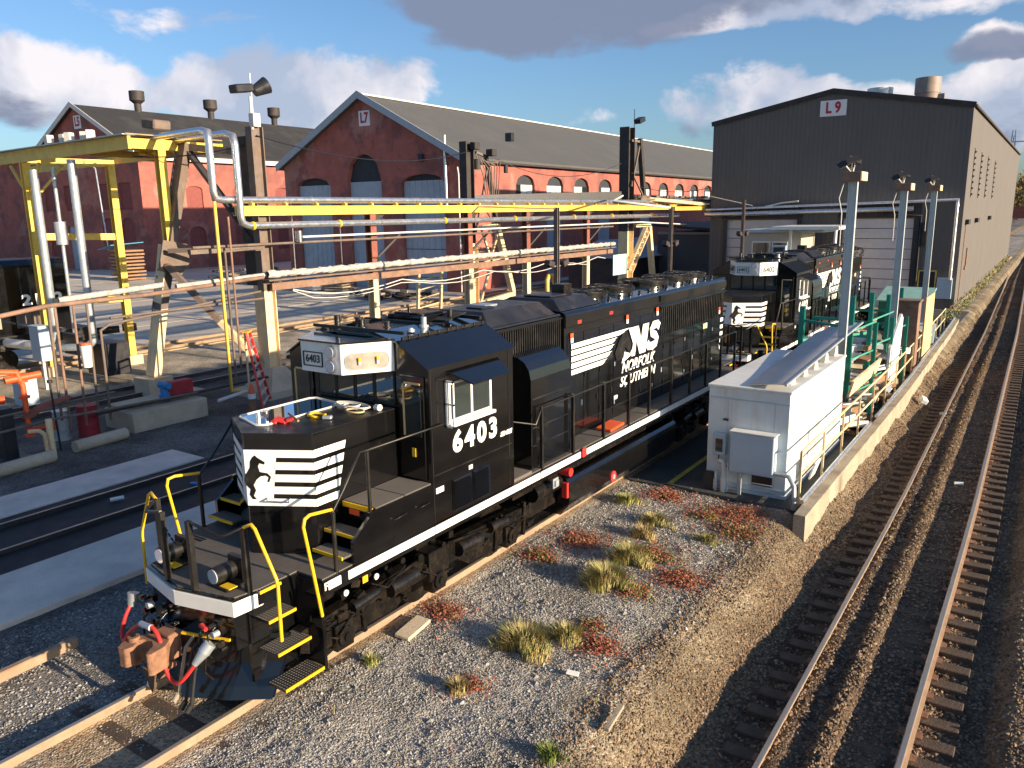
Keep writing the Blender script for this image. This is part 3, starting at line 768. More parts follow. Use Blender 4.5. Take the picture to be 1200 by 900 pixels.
# L5, the far brick shed
W5 = 24.5; H5 = 14.1; C5 = (-81.9, 55.5, -.2)
sd5 = [op(u, u+2.4, 2.0, 4.6, 5.4) for u in (6, 13, 20, 27, 34, 41)]+[op(u, u+2.4, 7.6, 10.0, 10.4) for u in (6, 13, 20, 27, 34, 41)]
fr5 = [op(2, 4.6, 0, 3.5, 4.6), op(15.2, 18.0, 3.2, 5.6, 6.6), op(7.0, 9.6, 0, 5.6, 5.6), op(19.6, 22.4, 3.2, 5.6, 6.6), op(2, 4.6, 7.6, 10.8, 10.8), op(7, 9.6, 7.6, 10.8, 10.8), op(15.2, 17.8, 7.6, 10.8, 10.8), op(19.8, 22.4, 7.6, 10.8, 10.8)]
t5, G5, S5, rf5, bb5, d5, w5 = brick_shed('brick_workshop', 'more distant red brick workshop with black roof and rooftop vents marked L5', C5, .01, W5, H5, 20.3, 130, 'l5_roof', fr5, sd5, 'L5')
bb5.build('barge_board', MT['trim'], t5)
MT['brick_dark'] = material('brick_infill', (.24,.07,.06), rough=.9, var=.15)
for o_ in fr5:
    opening_fill(G5, o_, None, .2).build('door' if o_[2] == 0 else 'window', MT['door_grey'] if o_[0] == 7.0 and o_[2] == 0 else MT['brick_dark'], t5)
for o_ in sd5:
    opening_fill(S5, o_, None, .2).build('window', MT['brick_dark'], t5)
sign_board(t5, G5, W5/2+.2, 18.4, 1.6, 1.6, 'L5', 1.5)
a = Vector(C5)-w5*.55; mb = MB(); mb.beam(a+Vector((0,0,H5-.5)), a+d5*130+Vector((0,0,H5-.5)), .5, .55); mb.build('gutter', MT['trim'], t5)
for u in (8.5, 19.8, 31.3):
    c = Vector(C5)+w5*(W5/2)+d5*u+Vector((0,0,20.4)); mb = MB()
    mb.cyl(c-Vector((0,0,.4)), c+Vector((0,0,1.0)), .45, 12); mb.cyl(c+Vector((0,0,1.0)), c+Vector((0,0,1.4)), .45, 12, .95); mb.cyl(c+Vector((0,0,1.4)), c+Vector((0,0,2.6)), .95, 12)
    mb.build('roof_vent', MT['dark_steel'], rf5)
mb = MB(); mb.tube([G5.P(23, 3, 4), G5.P(22.3, 12.2, 4), G5.P(21.7, 12.6, 4)], .09, 6); tag(mb.build('lamp_pole', MT['galv'], loc=tuple(G5.P(23, 0, 4))), 'slim grey pole with curved top in front of the L5 workshop', 'pole')
# low red building at the far left edge
t = empty('brick_workshop', (-140, 62, 0), 'low red brick building at the left edge beyond the yellow gantry', 'building', 'long gabled brick workshops')
MB().bx(-170, -110, 66, 110, -.3, 15.5).build('wall', MT['brick'], t)
MB().bx(-170.5, -109.5, 65.5, 110.5, 15.5, 16.3).build('roof', MT['trim'], t)
MB().bx(-125, -113, 65.8, 65.98, 4, 8).build('window', MT['arch_dark'], t)

# ---------------------------------------------------------------- L9, the steel shed
X0, X1, Y0, Y1, ZE, ZR, XR = -12.25, 4.05, 57.5, 118, 12.35, 13.85, -4.15
t9 = empty('steel_shed', ((X0+X1)/2, Y0, -.2), 'big dark ribbed steel shed with two roller doors marked L9', 'building')
mb = MB()
sides = [(X0, -.3), (X1, -.3), (X1, ZE), (XR, ZR), (X0, ZE)]
doors = [(-11.0, -6.0, 5.62), (-3.0, 1.32, 5.65)]
zl = -.3
xs = sorted({X0, X1, XR}|{d_[0] for d_ in doors}|{d_[1] for d_ in doors})
def ztop9(x): return ZE+(ZR-ZE)*((x-X0)/(XR-X0) if x < XR else (X1-x)/(X1-XR))
for a, c in zip(xs[:-1], xs[1:]):
    dd = [d_ for d_ in doors if d_[0] <= (a+c)/2 <= d_[1]]; z = dd[0][2] if dd else -.3
    mb.quad((a, Y0, z), (c, Y0, z), (c, Y0, ztop9(c)), (a, Y0, ztop9(a)))
for d_ in doors:
    mb.quad((d_[0], Y0, -.3), (d_[0], Y0+.4, -.3), (d_[0], Y0+.4, d_[2]), (d_[0], Y0, d_[2]))
    mb.quad((d_[1], Y0+.4, -.3), (d_[1], Y0, -.3), (d_[1], Y0, d_[2]), (d_[1], Y0+.4, d_[2]))
    mb.quad((d_[0], Y0, d_[2]), (d_[0], Y0+.4, d_[2]), (d_[1], Y0+.4, d_[2]), (d_[1], Y0, d_[2]))
mb.build('front_wall', MT['steel_wall_r'], t9)
MB().quad((X1, Y0, -.8), (X1, Y1, -.8), (X1, Y1, ZE), (X1, Y0, ZE)).build('side_wall', MT['steel_wall_r'], t9)
mb = MB(); mb.quad((X0, Y1, -.3), (X0, Y0, -.3), (X0, Y0, ZE), (X0, Y1, ZE)); mb.poly([(X1, Y1, -.3), (X0, Y1, -.3), (X0, Y1, ZE), (XR, Y1, ZR), (X1, Y1, ZE)]); mb.build('rear_wall', MT['steel_wall_r'], t9)
mb = MB(); e = .1
for s in (0, 1):
    xa = X0-e if s == 0 else X1+e; za = ZE-.02
    v = [(xa, Y0-e, za), (XR, Y0-e, ZR+.02), (XR, Y1+e, ZR+.02), (xa, Y1+e, za)]; vs = v+[(p[0], p[1], p[2]+.18) for p in v]
    f = [(3,2,1,0),(4,5,6,7),(0,1,5,4),(2,3,7,6),(0,4,7,3),(1,2,6,5)]
    if s: f = [tuple(reversed(q)) for q in f]
    mb.add(vs, f)
rf9 = mb.build('roof', MT['steel_wall'], t9)
mb = MB()
for s in (0, 1):
    xa = X0-.11 if s == 0 else X1+.11
    mb.beam((xa, Y0-.13, ZE-.02), (XR, Y0-.13, ZR+.02), .04, .30)
mb.build('fascia', MT['dark_steel'], t9)
for d_ in doors:
    q = MB().bx(d_[0]-.35, d_[1]+.35, Y0-.06, Y0-.005, d_[2]+.05, d_[2]+.9).build('door', MT['dark_steel'], t9)
    n = 9; hgt = (d_[2]+.3)/n
    for i in range(n):
        z = -.3+i*hgt
        MB().bx(d_[0], d_[1], Y0+.2, Y0+.26, z+.02, z+hgt-.02).build('panel', MT['door_light'], q)
    MB().bx(d_[0]-.22, d_[0]-.01, Y0-.1, Y0-.01, -.3, d_[2]).build('door_jamb', MT['ac_black'], q); MB().bx(d_[1]+.01, d_[1]+.32, Y0-.1, Y0-.01, -.3, d_[2]).build('door_jamb', MT['ac_black'], q)
MB().bx(1.85, 1.92, Y0-.05, Y0-.003, -.3, 2.35).bx(2.83, 2.9, Y0-.05, Y0-.003, -.3, 2.35).bx(1.92, 2.83, Y0-.05, Y0-.003, 2.28, 2.35).build('door_frame', MT['yellow_steel'], t9)
MB().bx(1.93, 2.82, Y0-.03, Y0-.003, -.25, 2.27).build('personnel_door', MT['ac_black'], t9)
F9 = Facade((X0, Y0, 0), (1,0,0), (0,-1,0))
sign_board(t9, F9, -4.1-X0, 12.8, 1.65, 1.0, 'L 9', .95)
# louvre columns and lamps on the long side
for y in (60.9, 66.2, 72.0, 79.5):
    q = MB().bx(X1, X1+.04, y-.2, y+.2, 6.9, 10.0).build('louvre', MT['steel_wall'], t9)
    for i in range(8):
        MB().box((X1+.07, y, 7.1+i*.38), (.06, .42, .12), (0, R(25), 0)).build('slat', MT['dark_steel'], q)
for y in (59.3, 66, 78):
    MB().bx(X1, X1+.22, y-.1, y+1.2, 5.2, 5.5).build('wall_lamp', MT['dark_steel'], t9)
mb = MB(); mb.tube([(X1+.06, 59.3, 5.2), (X1+.06, 59.1, -.4)], .025, 5); mb.tube([(X1+.06, 62.0, 3.6), (X1+.06, 62.0, 2.4), (X1+.06, 61.4, 2.2)], .05, 6); mb.build('conduit', MT['rust'], t9)
mb = MB(); mb.bx(X1+.11, X1+.18, Y0-.1, Y1, ZE-.12, ZE-.0); mb.build('gutter', MT['dark_steel'], rf9)
MT['stack_rust'] = material('stack_rust', (.22,.20,.19), rough=.6, var=.15, stain=(.42,.20,.10), stain_amt=.6, stain_scale=.9)
for (x, r_, z1_, m_) in ((-2.5, .7, 14.2, 'galv'), (.55, .68, 14.6, 'dark_steel')):
    q = MB(); yy = 64; zb = ztop9(x)
    if x > 0: q.cyl((x, yy, zb-.2), (x, yy, zb+1.1), .62, 16, .8); q.bx(x-1.0, x-.6, yy-.3, yy+.3, zb+.3, zb+.9); q.bx(x+.7, x+1.1, yy-.3, yy+.3, zb+.5, zb+.9)
    q.cyl((x, yy, zb+(1.0 if x > 0 else -.3)), (x, yy, z1_+.4), r_+.15, 24, caps=False); q.cyl((x, yy, zb+.2), (x, yy, z1_+.2), r_, 24)
    q.build('roof_stack', MT['galv'] if x < 0 else MT['stack_rust'], rf9)
# pipes across the front of L9
mb = MB(); mb.tube([(X0-.2, Y0-.35, 6.35), (3.72, Y0-.35, 6.75), (3.72, Y0-.35, 6.3), (3.72, Y0-.35, 1.8)], .1, 8); mb.build('pipe', MT['silver_pipe'], t9)
mb = MB(); mb.tube([(X0-.2, Y0-.5, 6.0), (1.3, Y0-.5, 6.25)], .15, 8); mb.build('pipe', MT['silver_pipe'], t9)
mb = MB(); mb.tube([(-8.2, Y0-.4, 6.5), (-7.0, Y0-.4, 6.75), (-5.9, Y0-.4, 6.85)], .06, 6); mb.tube([(X0+.2, Y0-.6, 7.3), (-9, Y0-.6, 6.6)], .03, 5); mb.build('conduit', MT['trim'], t9)
MB().bx(3.0, 3.85, Y0-.35, Y0-.02, .6, 1.9).build('control_cabinet', MT['grey_box'], t9)
mb = MB(); mb.tube([(1.75, Y0-.1, 1.5), (1.75, Y0-.1, 5.8), (-.5, Y0-.1, 5.9)], .05, 6); mb.bx(1.9, 2.15, Y0-.2, Y0-.02, 3.9, 5.4); mb.build('conduit', MT['dark_steel'], t9)
# dark lean-to left of L9
t = empty('lean_to', (-14.2, 62, 0), 'dark lean-to with clapboard wall tucked against the left side of the L9 shed', 'building')
MB().bx(-18.6, -12.6, 62.5, 75, -.3, 4.6).build('wall', MT['shed_wall'], t)
for i in range(22): MB().box((-15.6, 62.46, -.1+i*.21), (6.0, .05, .2), (R(7), 0, 0)).build('board', MT['steel_wall'], t)
MB().box((-15.6, 68.5, 4.95), (6.6, 13.6, .2), (0, R(4), 0)).build('roof', MT['dark_steel'], t)
t = empty('garden_shed', (-20, 58, 0), 'low dark shed with pale grey pitched roof behind the yellow trestle', 'building')
MB().bx(-24, -18.4, 57, 64, -.3, 2.7).build('wall', MT['dark_steel'], t)
mb = MB().prism([(-24.3, 2.7), (-18.1, 2.7), (-21.2, 4.1)], 'y', 56.8, 64.3); mb.build('roof', MT['trim_blue'], t)

# site office in front of L9
t = empty('site_office', (-6.3, 53, 0), 'small tan office on a platform with a white canopy and an air conditioner', 'office')
MB().bx(-8.1, -4.4, 52.6, 56, 1.6, 4.85).build('wall', MT['shed_wall'], t)
MB().bx(-8.3, -3.0, 52.3, 56.3, 4.87, 5.05).build('roof', MT['grey_box'], t)
MB().bx(-6.0, -1.9, 51.4, 56.1, 5.07, 5.27).build('canopy', MT['white_paint'], t)
w_ = MB().bx(-7.5, -6.3, 52.53, 52.6, 2.7, 4.3).build('window', MT['white_paint'], t)
MB().bx(-7.42, -6.38, 52.5, 52.53, 2.78, 3.46).build('pane', MT['glass'], w_); MB().bx(-7.42, -6.38, 52.5, 52.53, 3.54, 4.22).build('pane', MT['glass'], w_)
w_ = MB().bx(-6.2, -5.2, 52.53, 52.6, 2.7, 4.3).build('window', MT['white_paint'], t); MB().bx(-6.12, -5.28, 52.5, 52.53, 3.7, 4.22).build('pane', MT['glass'], w_)
q = MB().bx(-6.05, -5.2, 52.1, 52.6, 3.3, 4.05).build('air_conditioner', MT['grey_box'], t); MB().bx(-5.95, -5.3, 52.06, 52.1, 3.4, 3.95).build('grille', MT['ac_black'], q)
for x, y in ((-4.9, 52.0), (-2.2, 52.0), (-2.2, 55.8)): MB().cyl((x, y, -.2), (x, y, 5.08), .09, 8).build('post', MT['white_paint'], t)
MB().bx(-4.38, -4.3, 53.2, 54.1, 1.7, 3.8).build('door', MT['ply'], t)
MB().bx(-8.3, -1.8, 51.8, 56.2, 1.3, 1.58).build('platform', MT['wood_grey'], t)
# ---------------------------------------------------------------- the locomotives
# local frame: x across the track, y backwards from the front plate, z up from the rail top
K = MT['black_paint']; KS = MT['black_satin']; KU = MT['under_black']; KR = MT['black_roof']; WH = MT['white_paint']; WL = MT['white_letter']; YB = MT['yellow_bright']
LY0 = 5.42
SIDE = (PI/2, 0, PI/2)          # lettering that faces +x
def tread_material(name, base, dot, scale, size, rgh=.6):
    """raised dots on a dark tread plate"""
    m = MT[base].copy(); m.name = name; t = m.node_tree; b = t.nodes['Principled BSDF']; tcn = t.nodes.new('ShaderNodeTexCoord')
    v = t.nodes.new('ShaderNodeTexVoronoi'); v.inputs['Scale'].default_value = scale; v.inputs['Randomness'].default_value = 0.0; t.links.new(tcn.outputs['Object'], v.inputs['Vector'])
    mr = t.nodes.new('ShaderNodeMapRange'); t.links.new(v.outputs['Distance'], mr.inputs[0]); mr.inputs[1].default_value = size; mr.inputs[2].default_value = size*.7
    mx_ = t.nodes.new('ShaderNodeMix'); mx_.data_type = 'RGBA'; t.links.new(mr.outputs[0], mx_.inputs['Factor'])
    src = b.inputs['Base Color'].links[0].from_socket; t.links.new(src, mx_.inputs['A']); mx_.inputs['B'].default_value = (*dot, 1); t.links.new(mx_.outputs['Result'], b.inputs['Base Color'])
    bn = t.nodes.new('ShaderNodeBump'); bn.inputs['Strength'].default_value = .7; bn.inputs['Distance'].default_value = .01; t.links.new(mr.outputs[0], bn.inputs['Height']); t.links.new(bn.outputs[0], b.inputs['Normal']); return m
MT['step_tread'] = tread_material('step_tread', 'black_satin', (.26,.24,.21), 22, .42)
MT['black_deck'] = tread_material('deck_tread', 'black_deck', (.19,.165,.14), 30, .5)
def pl(pts): return [Vector(p) for p in pts]
def on_face(a, b, u, z, d=.006):
    """point on a vertical face from plan point a to plan point b, u metres along it, lifted outward by d"""
    a = Vector((a[0], a[1], 0)); b = Vector((b[0], b[1], 0)); t = (b-a).normalized(); n = Vector((t.y, -t.x, 0))
    return a+t*u+n*d+Vector((0, 0, z))
HORSE = [(.02,1.0),(.10,.92),(.30,.78),(.28,.70),(.14,.74),(.09,.64),(.13,.46),(.35,.42),(.45,.30),(.38,.12),(.33,.14),(.38,.28),(.30,.34),(.14,.31),(.02,.20),(-.08,.02),(-.02,-.15),(-.10,-.33),(-.02,-.45),(-.14,-.45),
         (-.22,-.30),(-.18,-.12),(-.28,.0),(-.34,.12),(-.44,.04),(-.52,-.14),(-.48,.14),(-.38,.30),(-.25,.42),(-.15,.60),(-.13,.80),(-.06,.93)]
def stroke(pts, w):
    """a thick flat line through 2-D points, as quads"""
    o = []; P_ = [Vector((a, b, 0)) for a, b in pts]; n = len(P_)
    for i in range(n):
        d = ((P_[min(i+1, n-1)]-P_[i]).normalized()+(P_[i]-P_[max(i-1, 0)]).normalized()).normalized(); q = Vector((-d.y, d.x, 0))*w/2
        o.append((P_[i]+q, P_[i]-q))
    return [(o[i][0], o[i+1][0], o[i+1][1], o[i][1]) for i in range(n-1)]

def make_truck(parent, yc, ax, name='truck'):
    fr = MB()
    for s in (-1, 1):
        x = s*1.13
        fr.prism([(yc-ax-.75, .58), (yc-ax-.45, .42), (yc-.95, .40), (yc-.6, .62), (yc+.6, .62), (yc+.95, .40), (yc+ax+.45, .42), (yc+ax+.75, .58), (yc+ax+.7, .88), (yc+.9, .98), (yc-.9, .98), (yc-ax-.7, .88)], 'x', x-.09, x+.09)
        # brake cylinders and rigging along the frame
        for k in (-1, 1):
            fr.cyl((x+s*.14, yc+k*.55, .82), (x+s*.14, yc+k*1.15, .80), .13, 12)
            fr.cyl((x+s*.16, yc+k*1.45, .9), (x+s*.16, yc+k*1.95, .86), .1, 10)
            fr.beam((x+s*.12, yc+k*.3, 1.02), (x+s*.12, yc+k*(ax+.5), .72), .04, .05)
            fr.beam((x+s*.1, yc+k*(ax-.45), .35), (x+s*.1, yc+k*(ax-.4), 1.0), .07, .09)
            fr.beam((x+s*.1, yc+k*(ax+.48), .35), (x+s*.1, yc+k*(ax+.52), 1.0), .07, .09)
        fr.box((x+s*.04, yc, .8), (.3, .5, .5))
        rq = random.Random(int(yc*10)+s)
        for k in range(26):
            yy = yc+rq.uniform(-ax-.7, ax+.7); zz = rq.uniform(.5, 1.25)
            if rq.random() < .5: fr.cyl((x+s*.08, yy, zz), (x+s*rq.uniform(.12, .24), yy, zz), rq.uniform(.02, .06), 8)
            else: fr.box((x+s*.14, yy, zz), (rq.uniform(.05, .14), rq.uniform(.06, .22), rq.uniform(.04, .14)), (rq.uniform(-.4, .4), 0, 0))
        for k in range(5):
            y_ = yc+rq.uniform(-ax-.5, ax-.2); z_ = rq.uniform(.75, 1.3)
            fr.tube([(x+s*.2, y_, z_), (x+s*.24, y_+.3, z_-.18), (x+s*.2, y_+.75, z_-rq.uniform(-.1, .3))], .016, 5)
    fr.bx(-1.05, 1.05, yc-.25, yc+.25, .5, 1.15); fr.bx(-.6, .6, yc-ax-.9, yc+ax+.9, .35, .6)
    f = fr.build(name, KU, parent, local=True, bevel=.012)
    for i in (-1, 0, 1):
        y = yc+i*ax
        w = MB()
        for s in (-1, 1):
            w.cyl((s*.70, y, .508), (s*.83, y, .508), .508, 28); w.cyl((s*.68, y, .508), (s*.70, y, .508), .535, 28)
            w.cyl((s*.83, y, .508), (s*.845, y, .508), .36, 20)
        w.cyl((-.7, y, .508), (.7, y, .508), .1, 10)
        w.build('wheel', KU, f, local=True)
        for s in (-1, 1):
            j = MB(); j.box((s*1.2, y, .52), (.22, .34, .40)); j.cyl((s*1.26, y, .52), (s*1.36, y, .52), .15, 16); j.cyl((s*1.36, y, .52), (s*1.385, y, .52), .07, 10)
            j.box((s*1.2, y, .80), (.2, .2, .12)); j.build('journal_box', KU, f, local=True, bevel=.012)
            c = MB()
            for k in (-1, 1):
                for q in range(5): c.cyl((s*1.2, y+k*.24, .66+q*.045), (s*1.2, y+k*.24, .685+q*.045), .07, 10)
            c.build('spring', KU, f, local=True)
            for k in (-1, 1): MB().prism([(y+k*.55, .30), (y+k*.66, .30), (y+k*.68, .62), (y+k*.57, .62)], 'x', s*.72, s*.84).build('brake_shoe', MT['rust'] if s > 0 else KU, f, local=True)
    return f

def fan(parent, x, y, z, r):
    b = MB(); b.cyl((x, y, z-.06), (x, y, z+.09), r, 28); b.cyl((x, y, z+.09), (x, y, z+.13), r+.03, 28, caps=False)
    q = b.build('roof_fan', K, parent, local=True)
    c = MB()
    for i in range(12):
        a = PI*i/12; c.beam((x-r*.97*math.cos(a), y-r*.97*math.sin(a), z+.14), (x+r*.97*math.cos(a), y+r*.97*math.sin(a), z+.14), .014, .014)
    for k in (.35, .65, .97): c.tube([(x+r*k*math.cos(2*PI*i/24), y+r*k*math.sin(2*PI*i/24), z+.145) for i in range(25)], .008, 4, caps=False)
    c.build('fan_guard', KS, q, local=True)

def stripes_side(parent, a, b, L_, rows, name='stripe'):
    for (u0, u1, ua, ub, z0, z1) in rows:
        MB().add([on_face(a, b, u0, z0), on_face(a, b, u1, z0), on_face(a, b, ub, z1), on_face(a, b, ua, z1)], [(0,1,2,3)]).build(name, WL, parent, local=True)

def make_loco(num, left_board, right_board, label, y0, items=True):
    t = empty('locomotive', (0, y0, 0), label, 'locomotive', 'black diesel locomotives on the track')
    ZD = 1.64
    # --- underframe deck with step wells cut at the four corners, front plate curved in plan
    fp = [(-1.32, .48), (-1.2, .25), (-.62, 0), (.62, 0), (1.2, .25), (1.32, .40)]
    d = MB()
    outl = [(-1.55, 1.2), (-1.03, 1.2), (-1.0, .6), (-.96, .22), (0, .02), (.96, .22), (1.0, .6), (1.03, 1.2), (1.55, 1.2), (1.55, 18.3), (1.0, 18.3), (1.0, 19.1), (.6, 19.25), (-.6, 19.25), (-1.0, 19.1), (-1.0, 18.3), (-1.55, 18.3)]
    d.prism(outl, 'z', 1.42, ZD-.006)
    deck = d.build('frame_deck', K, t, local=True, bevel=.008)
    # treads: front porch, walkways
    MB().prism([(-.93, .26), (0, .06), (.93, .26), (1.0, .6), (1.0, 1.22), (1.5, 1.22), (1.5, 2.0), (-1.5, 2.0), (-1.5, 1.22), (-1.0, 1.22), (-1.0, .6)], 'z', ZD-.004, ZD+.012).build('porch_tread', MT['black_deck'], deck, local=True)
    for s in (-1, 1):
        MB().bx(min(s*.95, s*1.5), max(s*.95, s*1.5), 5.8, 18.2, ZD-.004, ZD+.01).build('walkway_tread', MT['black_deck'], deck, local=True)
    MB().bx(-.95, .95, 18.05, 19.1, ZD-.004, ZD+.012).build('porch_tread', MT['black_deck'], deck, local=True)
    # white sill stripes
    for s in (-1, 1):
        y = 1.55
        segs = [(1.15, 1.2), (1.27, 1.50), (1.64, 3.5), (3.52, 6.6), (6.63, 8.15), (8.4, 9.2), (9.23, 11.0), (11.03, 12.6), (12.63, 14.3), (14.33, 16.2), (16.23, 18.1)]
        for (a, b) in segs[1:]:
            xx = sorted((s*1.551, s*1.562)); MB().bx(xx[0], xx[1], a, b, 1.49, 1.615).build('sill_stripe', WL, deck, local=True)
    fs = MB(); pp = [(-1.0, .62), (-.97, .2), (0, -.005), (.97, .2), (1.0, .62)]
    for i in range(4):
        (xa, ya), (xb, yb) = pp[i], pp[i+1]
        fs.add([(xa, ya, 1.40), (xb, yb, 1.40), (xb, yb, 1.60), (xa, ya, 1.60), (xa*.985, ya+.03, 1.40), (xb*.985, yb+.03, 1.40), (xb*.985, yb+.03, 1.60), (xa*.985, ya+.03, 1.60)], [(0,1,2,3),(3,2,6,7),(0,4,5,1),(0,3,7,4),(1,5,6,2)])
    fs.build('front_stripe', WH, deck, local=True, bevel=.004)
    fpl = MB(); fpl.prism([(-.92, .24), (0, .06), (.92, .24), (.92, .5), (-.92, .5)], 'z', .9, 1.39); fpl.bx(-.45, .45, -.05, .4, .6, 1.1)
    fpl.build('end_plate', K, deck, local=True, bevel=.01)
    # --- snowplow
    sp = MB()
    prof = [(0, .34, .92), (1, .22, .55), (2, .06, .28), (3, -.02, .12)]
    rows_ = []
    for (i, dy, z) in prof:
        rows_.append([(-1.15, dy+.55, z), (-.7, dy+.22, z), (0, dy-.12, z), (.7, dy+.22, z), (1.15, dy+.55, z)])
    vs = [p for r_ in rows_ for p in r_]; n = 5; fsx = []
    for i in range(3):
        for j in range(4): fsx.append((i*n+j, i*n+j+1, (i+1)*n+j+1, (i+1)*n+j))
    b0 = len(vs); vs2 = [(x, y+.04, z) for (x, y, z) in vs]
    sp.add(vs+vs2, fsx+[tuple(q+b0 for q in reversed(f)) for f in fsx])
    sp.build('snow_plow', K, t, local=True)
    # --- coupler
    cp = MB(); cp.prism([(-.13, .1), (-.12, -.22), (-.26, -.30), (-.30, -.46), (-.24, -.50), (-.14, -.38), (-.02, -.36), (.10, -.42), (.22, -.60), (.27, -.55), (.24, -.34), (.14, -.22), (.13, .1)], 'z', .74, 1.04)
    cp.bx(-.22, .20, -.30, -.18, .66, .74); cp.bx(-.16, .16, -.24, .1, 1.04, 1.10); cp.prism([(-.36, .80), (-.20, .50), (.02, .48), (.16, .66), (.16, .74), (-.26, .78)], 'y', -.34, -.26)
    c_ = cp.build('coupler', MT['rust'], t, local=True, bevel=.025, seg=2)
    k2 = MB(); k2.cyl((-.27, -.46, .70), (-.27, -.46, 1.08), .075, 16); k2.prism([(-.30, -.42), (-.36, -.56), (-.28, -.68), (-.16, -.66), (-.13, -.56), (-.20, -.46)], 'z', .76, 1.02); k2.build('knuckle', MT['rust'], c_, local=True, bevel=.02, seg=2)
    MB().cyl((-.27, -.46, .62), (-.27, -.46, 1.14), .028, 10).build('knuckle_pin', KU, c_, local=True)
    k2 = MB(); k2.prism([(-.24, .62), (.05, .60), (.0, .40), (-.06, .30)], 'y', -.42, -.38); k2.build('coupler_lever', MT['tie_wood'], c_, local=True)
    ho = MB()
    rq = random.Random(4)
    for k in range(9):
        x_ = rq.uniform(-.85, .85); z_ = rq.uniform(.95, 1.35); ho.tube([(x_, .12, z_), (x_+.03, -.06, z_-.08), (x_+rq.uniform(-.06, .08), -.1, z_-.3), (x_+rq.uniform(-.1, .1), .0, z_-.45)], .017, 6)
        ho.cyl((x_, .1, z_), (x_, -.03, z_), .035, 8)
    for k in range(16): ho.box((rq.uniform(-.9, .9), rq.uniform(-.02, .2), rq.uniform(.9, 1.38)), (rq.uniform(.04, .16), .08, rq.uniform(.03, .1)), (0, rq.uniform(-.3, .3), 0))
    q = ho.build('end_fittings', KU, t, local=True); q['kind'] = 'stuff'
    for x_ in (-.62, .82): MB().cyl((x_, .05, 1.22), (x_, -.04, 1.22), .045, 10).build('angle_cock', MT['galv'], t, local=True)
    MB().cyl((.60, -.03, 1.30), (.72, -.05, 1.28), .03, 8).build('cock_handle', MT['red_bright'], t, local=True)
    cp = MB(); cp.prism([(-.12, 19.2), (-.2, 19.85), (-.1, 19.95), (.2, 19.9), (.24, 19.7), (.12, 19.5), (.12, 19.2)], 'z', .72, 1.02); cp.build('coupler', KU, t, local=True, bevel=.012)
    # air hoses and cables across the end plate
    for k_, (x, ln, m) in enumerate(((.42, .78, 'yellow_bright'), (.56, .85, 'galv'), (.68, .85, 'galv'))):
        h = MB(); h.tube([(x, -.02, 1.12), (x-.02, -.16, .98), (x-.05, -.22, .7), (x-.1, -.28, 1.12-ln)], .022, 7); h.cyl((x-.1, -.28, 1.14-ln), (x-.13, -.33, 1.05-ln), .04, 8)
        h.build('air_hose', MT['rubber'] if k_ else MT['wood_grey'], t, local=True)
    h = MB(); h.tube([(.12, -.1, .9), (.0, -.22, .86), (-.1, -.32, .65), (-.15, -.36, .42)], .03, 8); h.cyl((-.15, -.36, .44), (-.16, -.38, .36), .05, 8); h.build('brake_hose', MT['silver_pipe'], t, local=True)
    h = MB(); h.beam((.25, -.1, 1.12), (.95, .12, 1.12), .03, .03); h.build('uncoupling_bar', YB, t, local=True)
    if items:
        h = MB(); pts = [(-1.0, -.02, 1.2), (-1.0, -.16, 1.0), (-1.02, -.22, .78), (-.9, -.26, .72), (-.62, -.30, .98), (-.3, -.30, 1.17), (-.05, -.30, 1.17), (.12, -.32, 1.0), (.2, -.35, .72), (.36, -.36, .58), (.55, -.34, .66), (.72, -.22, .92)]
        sm = []
        for i in range(len(pts)-1):
            p0 = Vector(pts[max(i-1, 0)]); p1 = Vector(pts[i]); p2 = Vector(pts[i+1]); p3 = Vector(pts[min(i+2, len(pts)-1)])
            for q in range(4):
                u = q/4; sm.append(.5*((2*p1)+(-p0+p2)*u+(2*p0-5*p1+4*p2-p3)*u*u+(-p0+3*p1-3*p2+p3)*u**3))
        sm.append(Vector(pts[-1])); h.tube(sm, .027, 9); h.build('control_cable', MT['red_bright'], t, local=True)
        h = MB(); h.cyl((.70, -.25, .88), (.76, -.14, 1.02), .04, 12, .075); h.cyl((.76, -.14, 1.02), (.80, -.06, 1.12), .08, 12)
        h.build('cable_plug', MT['galv'], t, local=True); h = MB(); h.cyl((-1.0, -.05, 1.12), (-1.0, .0, 1.30), .05, 12, .08); h.build('cable_plug', MT['galv'], t, local=True); h = MB(); h.cyl((-.33, -.31, 1.17), (-.10, -.31, 1.18), .042, 10); h.build('cable_tie', MT['galv'], t, local=True)
    # --- steps at the corners
    for s in (-1, 1):
        for (ya, yb_, out) in ((.48, 1.14, 1), (18.4, 18.95, -1)):
            sx = sorted((s*.99, s*1.015)); side = MB()
            yy = yb_+.03 if out == 1 else ya-.08
            side.bx(*sorted((s*.95, s*1.5)), yy, yy+.05, .3, 1.60); side.bx(*sorted((s*.90, s*.955)), ya-.05, yb_+.05, .35, 1.40)
            sw = side.build('step_well', K, t, local=True)
            for q, (z, x1) in enumerate(((.40, 1.5), (.86, 1.38), (1.27, 1.22), (1.64, 1.06))):
                st = MB().bx(*sorted((s*(max(.96, x1-.34)), s*(x1))), ya+.02*q, yb_-.085*q, z-.035, z)
                st.build('step', MT['step_tread'], sw, local=True)
                MB().bx(*sorted((s*(x1), s*(x1+.02))), ya+.02*q, yb_-.085*q, z-.032, z+.008).build('step_edge', YB, sw, local=True)
    # --- nose: V shaped front
    w = .875; ZN = 3.44; z0 = ZD
    nose_plan = [(-w, 3.48), (-w, 1.76), (0, 1.27), (w, 1.76), (w, 3.48)]
    n = MB(); n.prism(nose_plan, 'z', z0, ZN); nose = n.build('nose', K, t, local=True, bevel=.015)
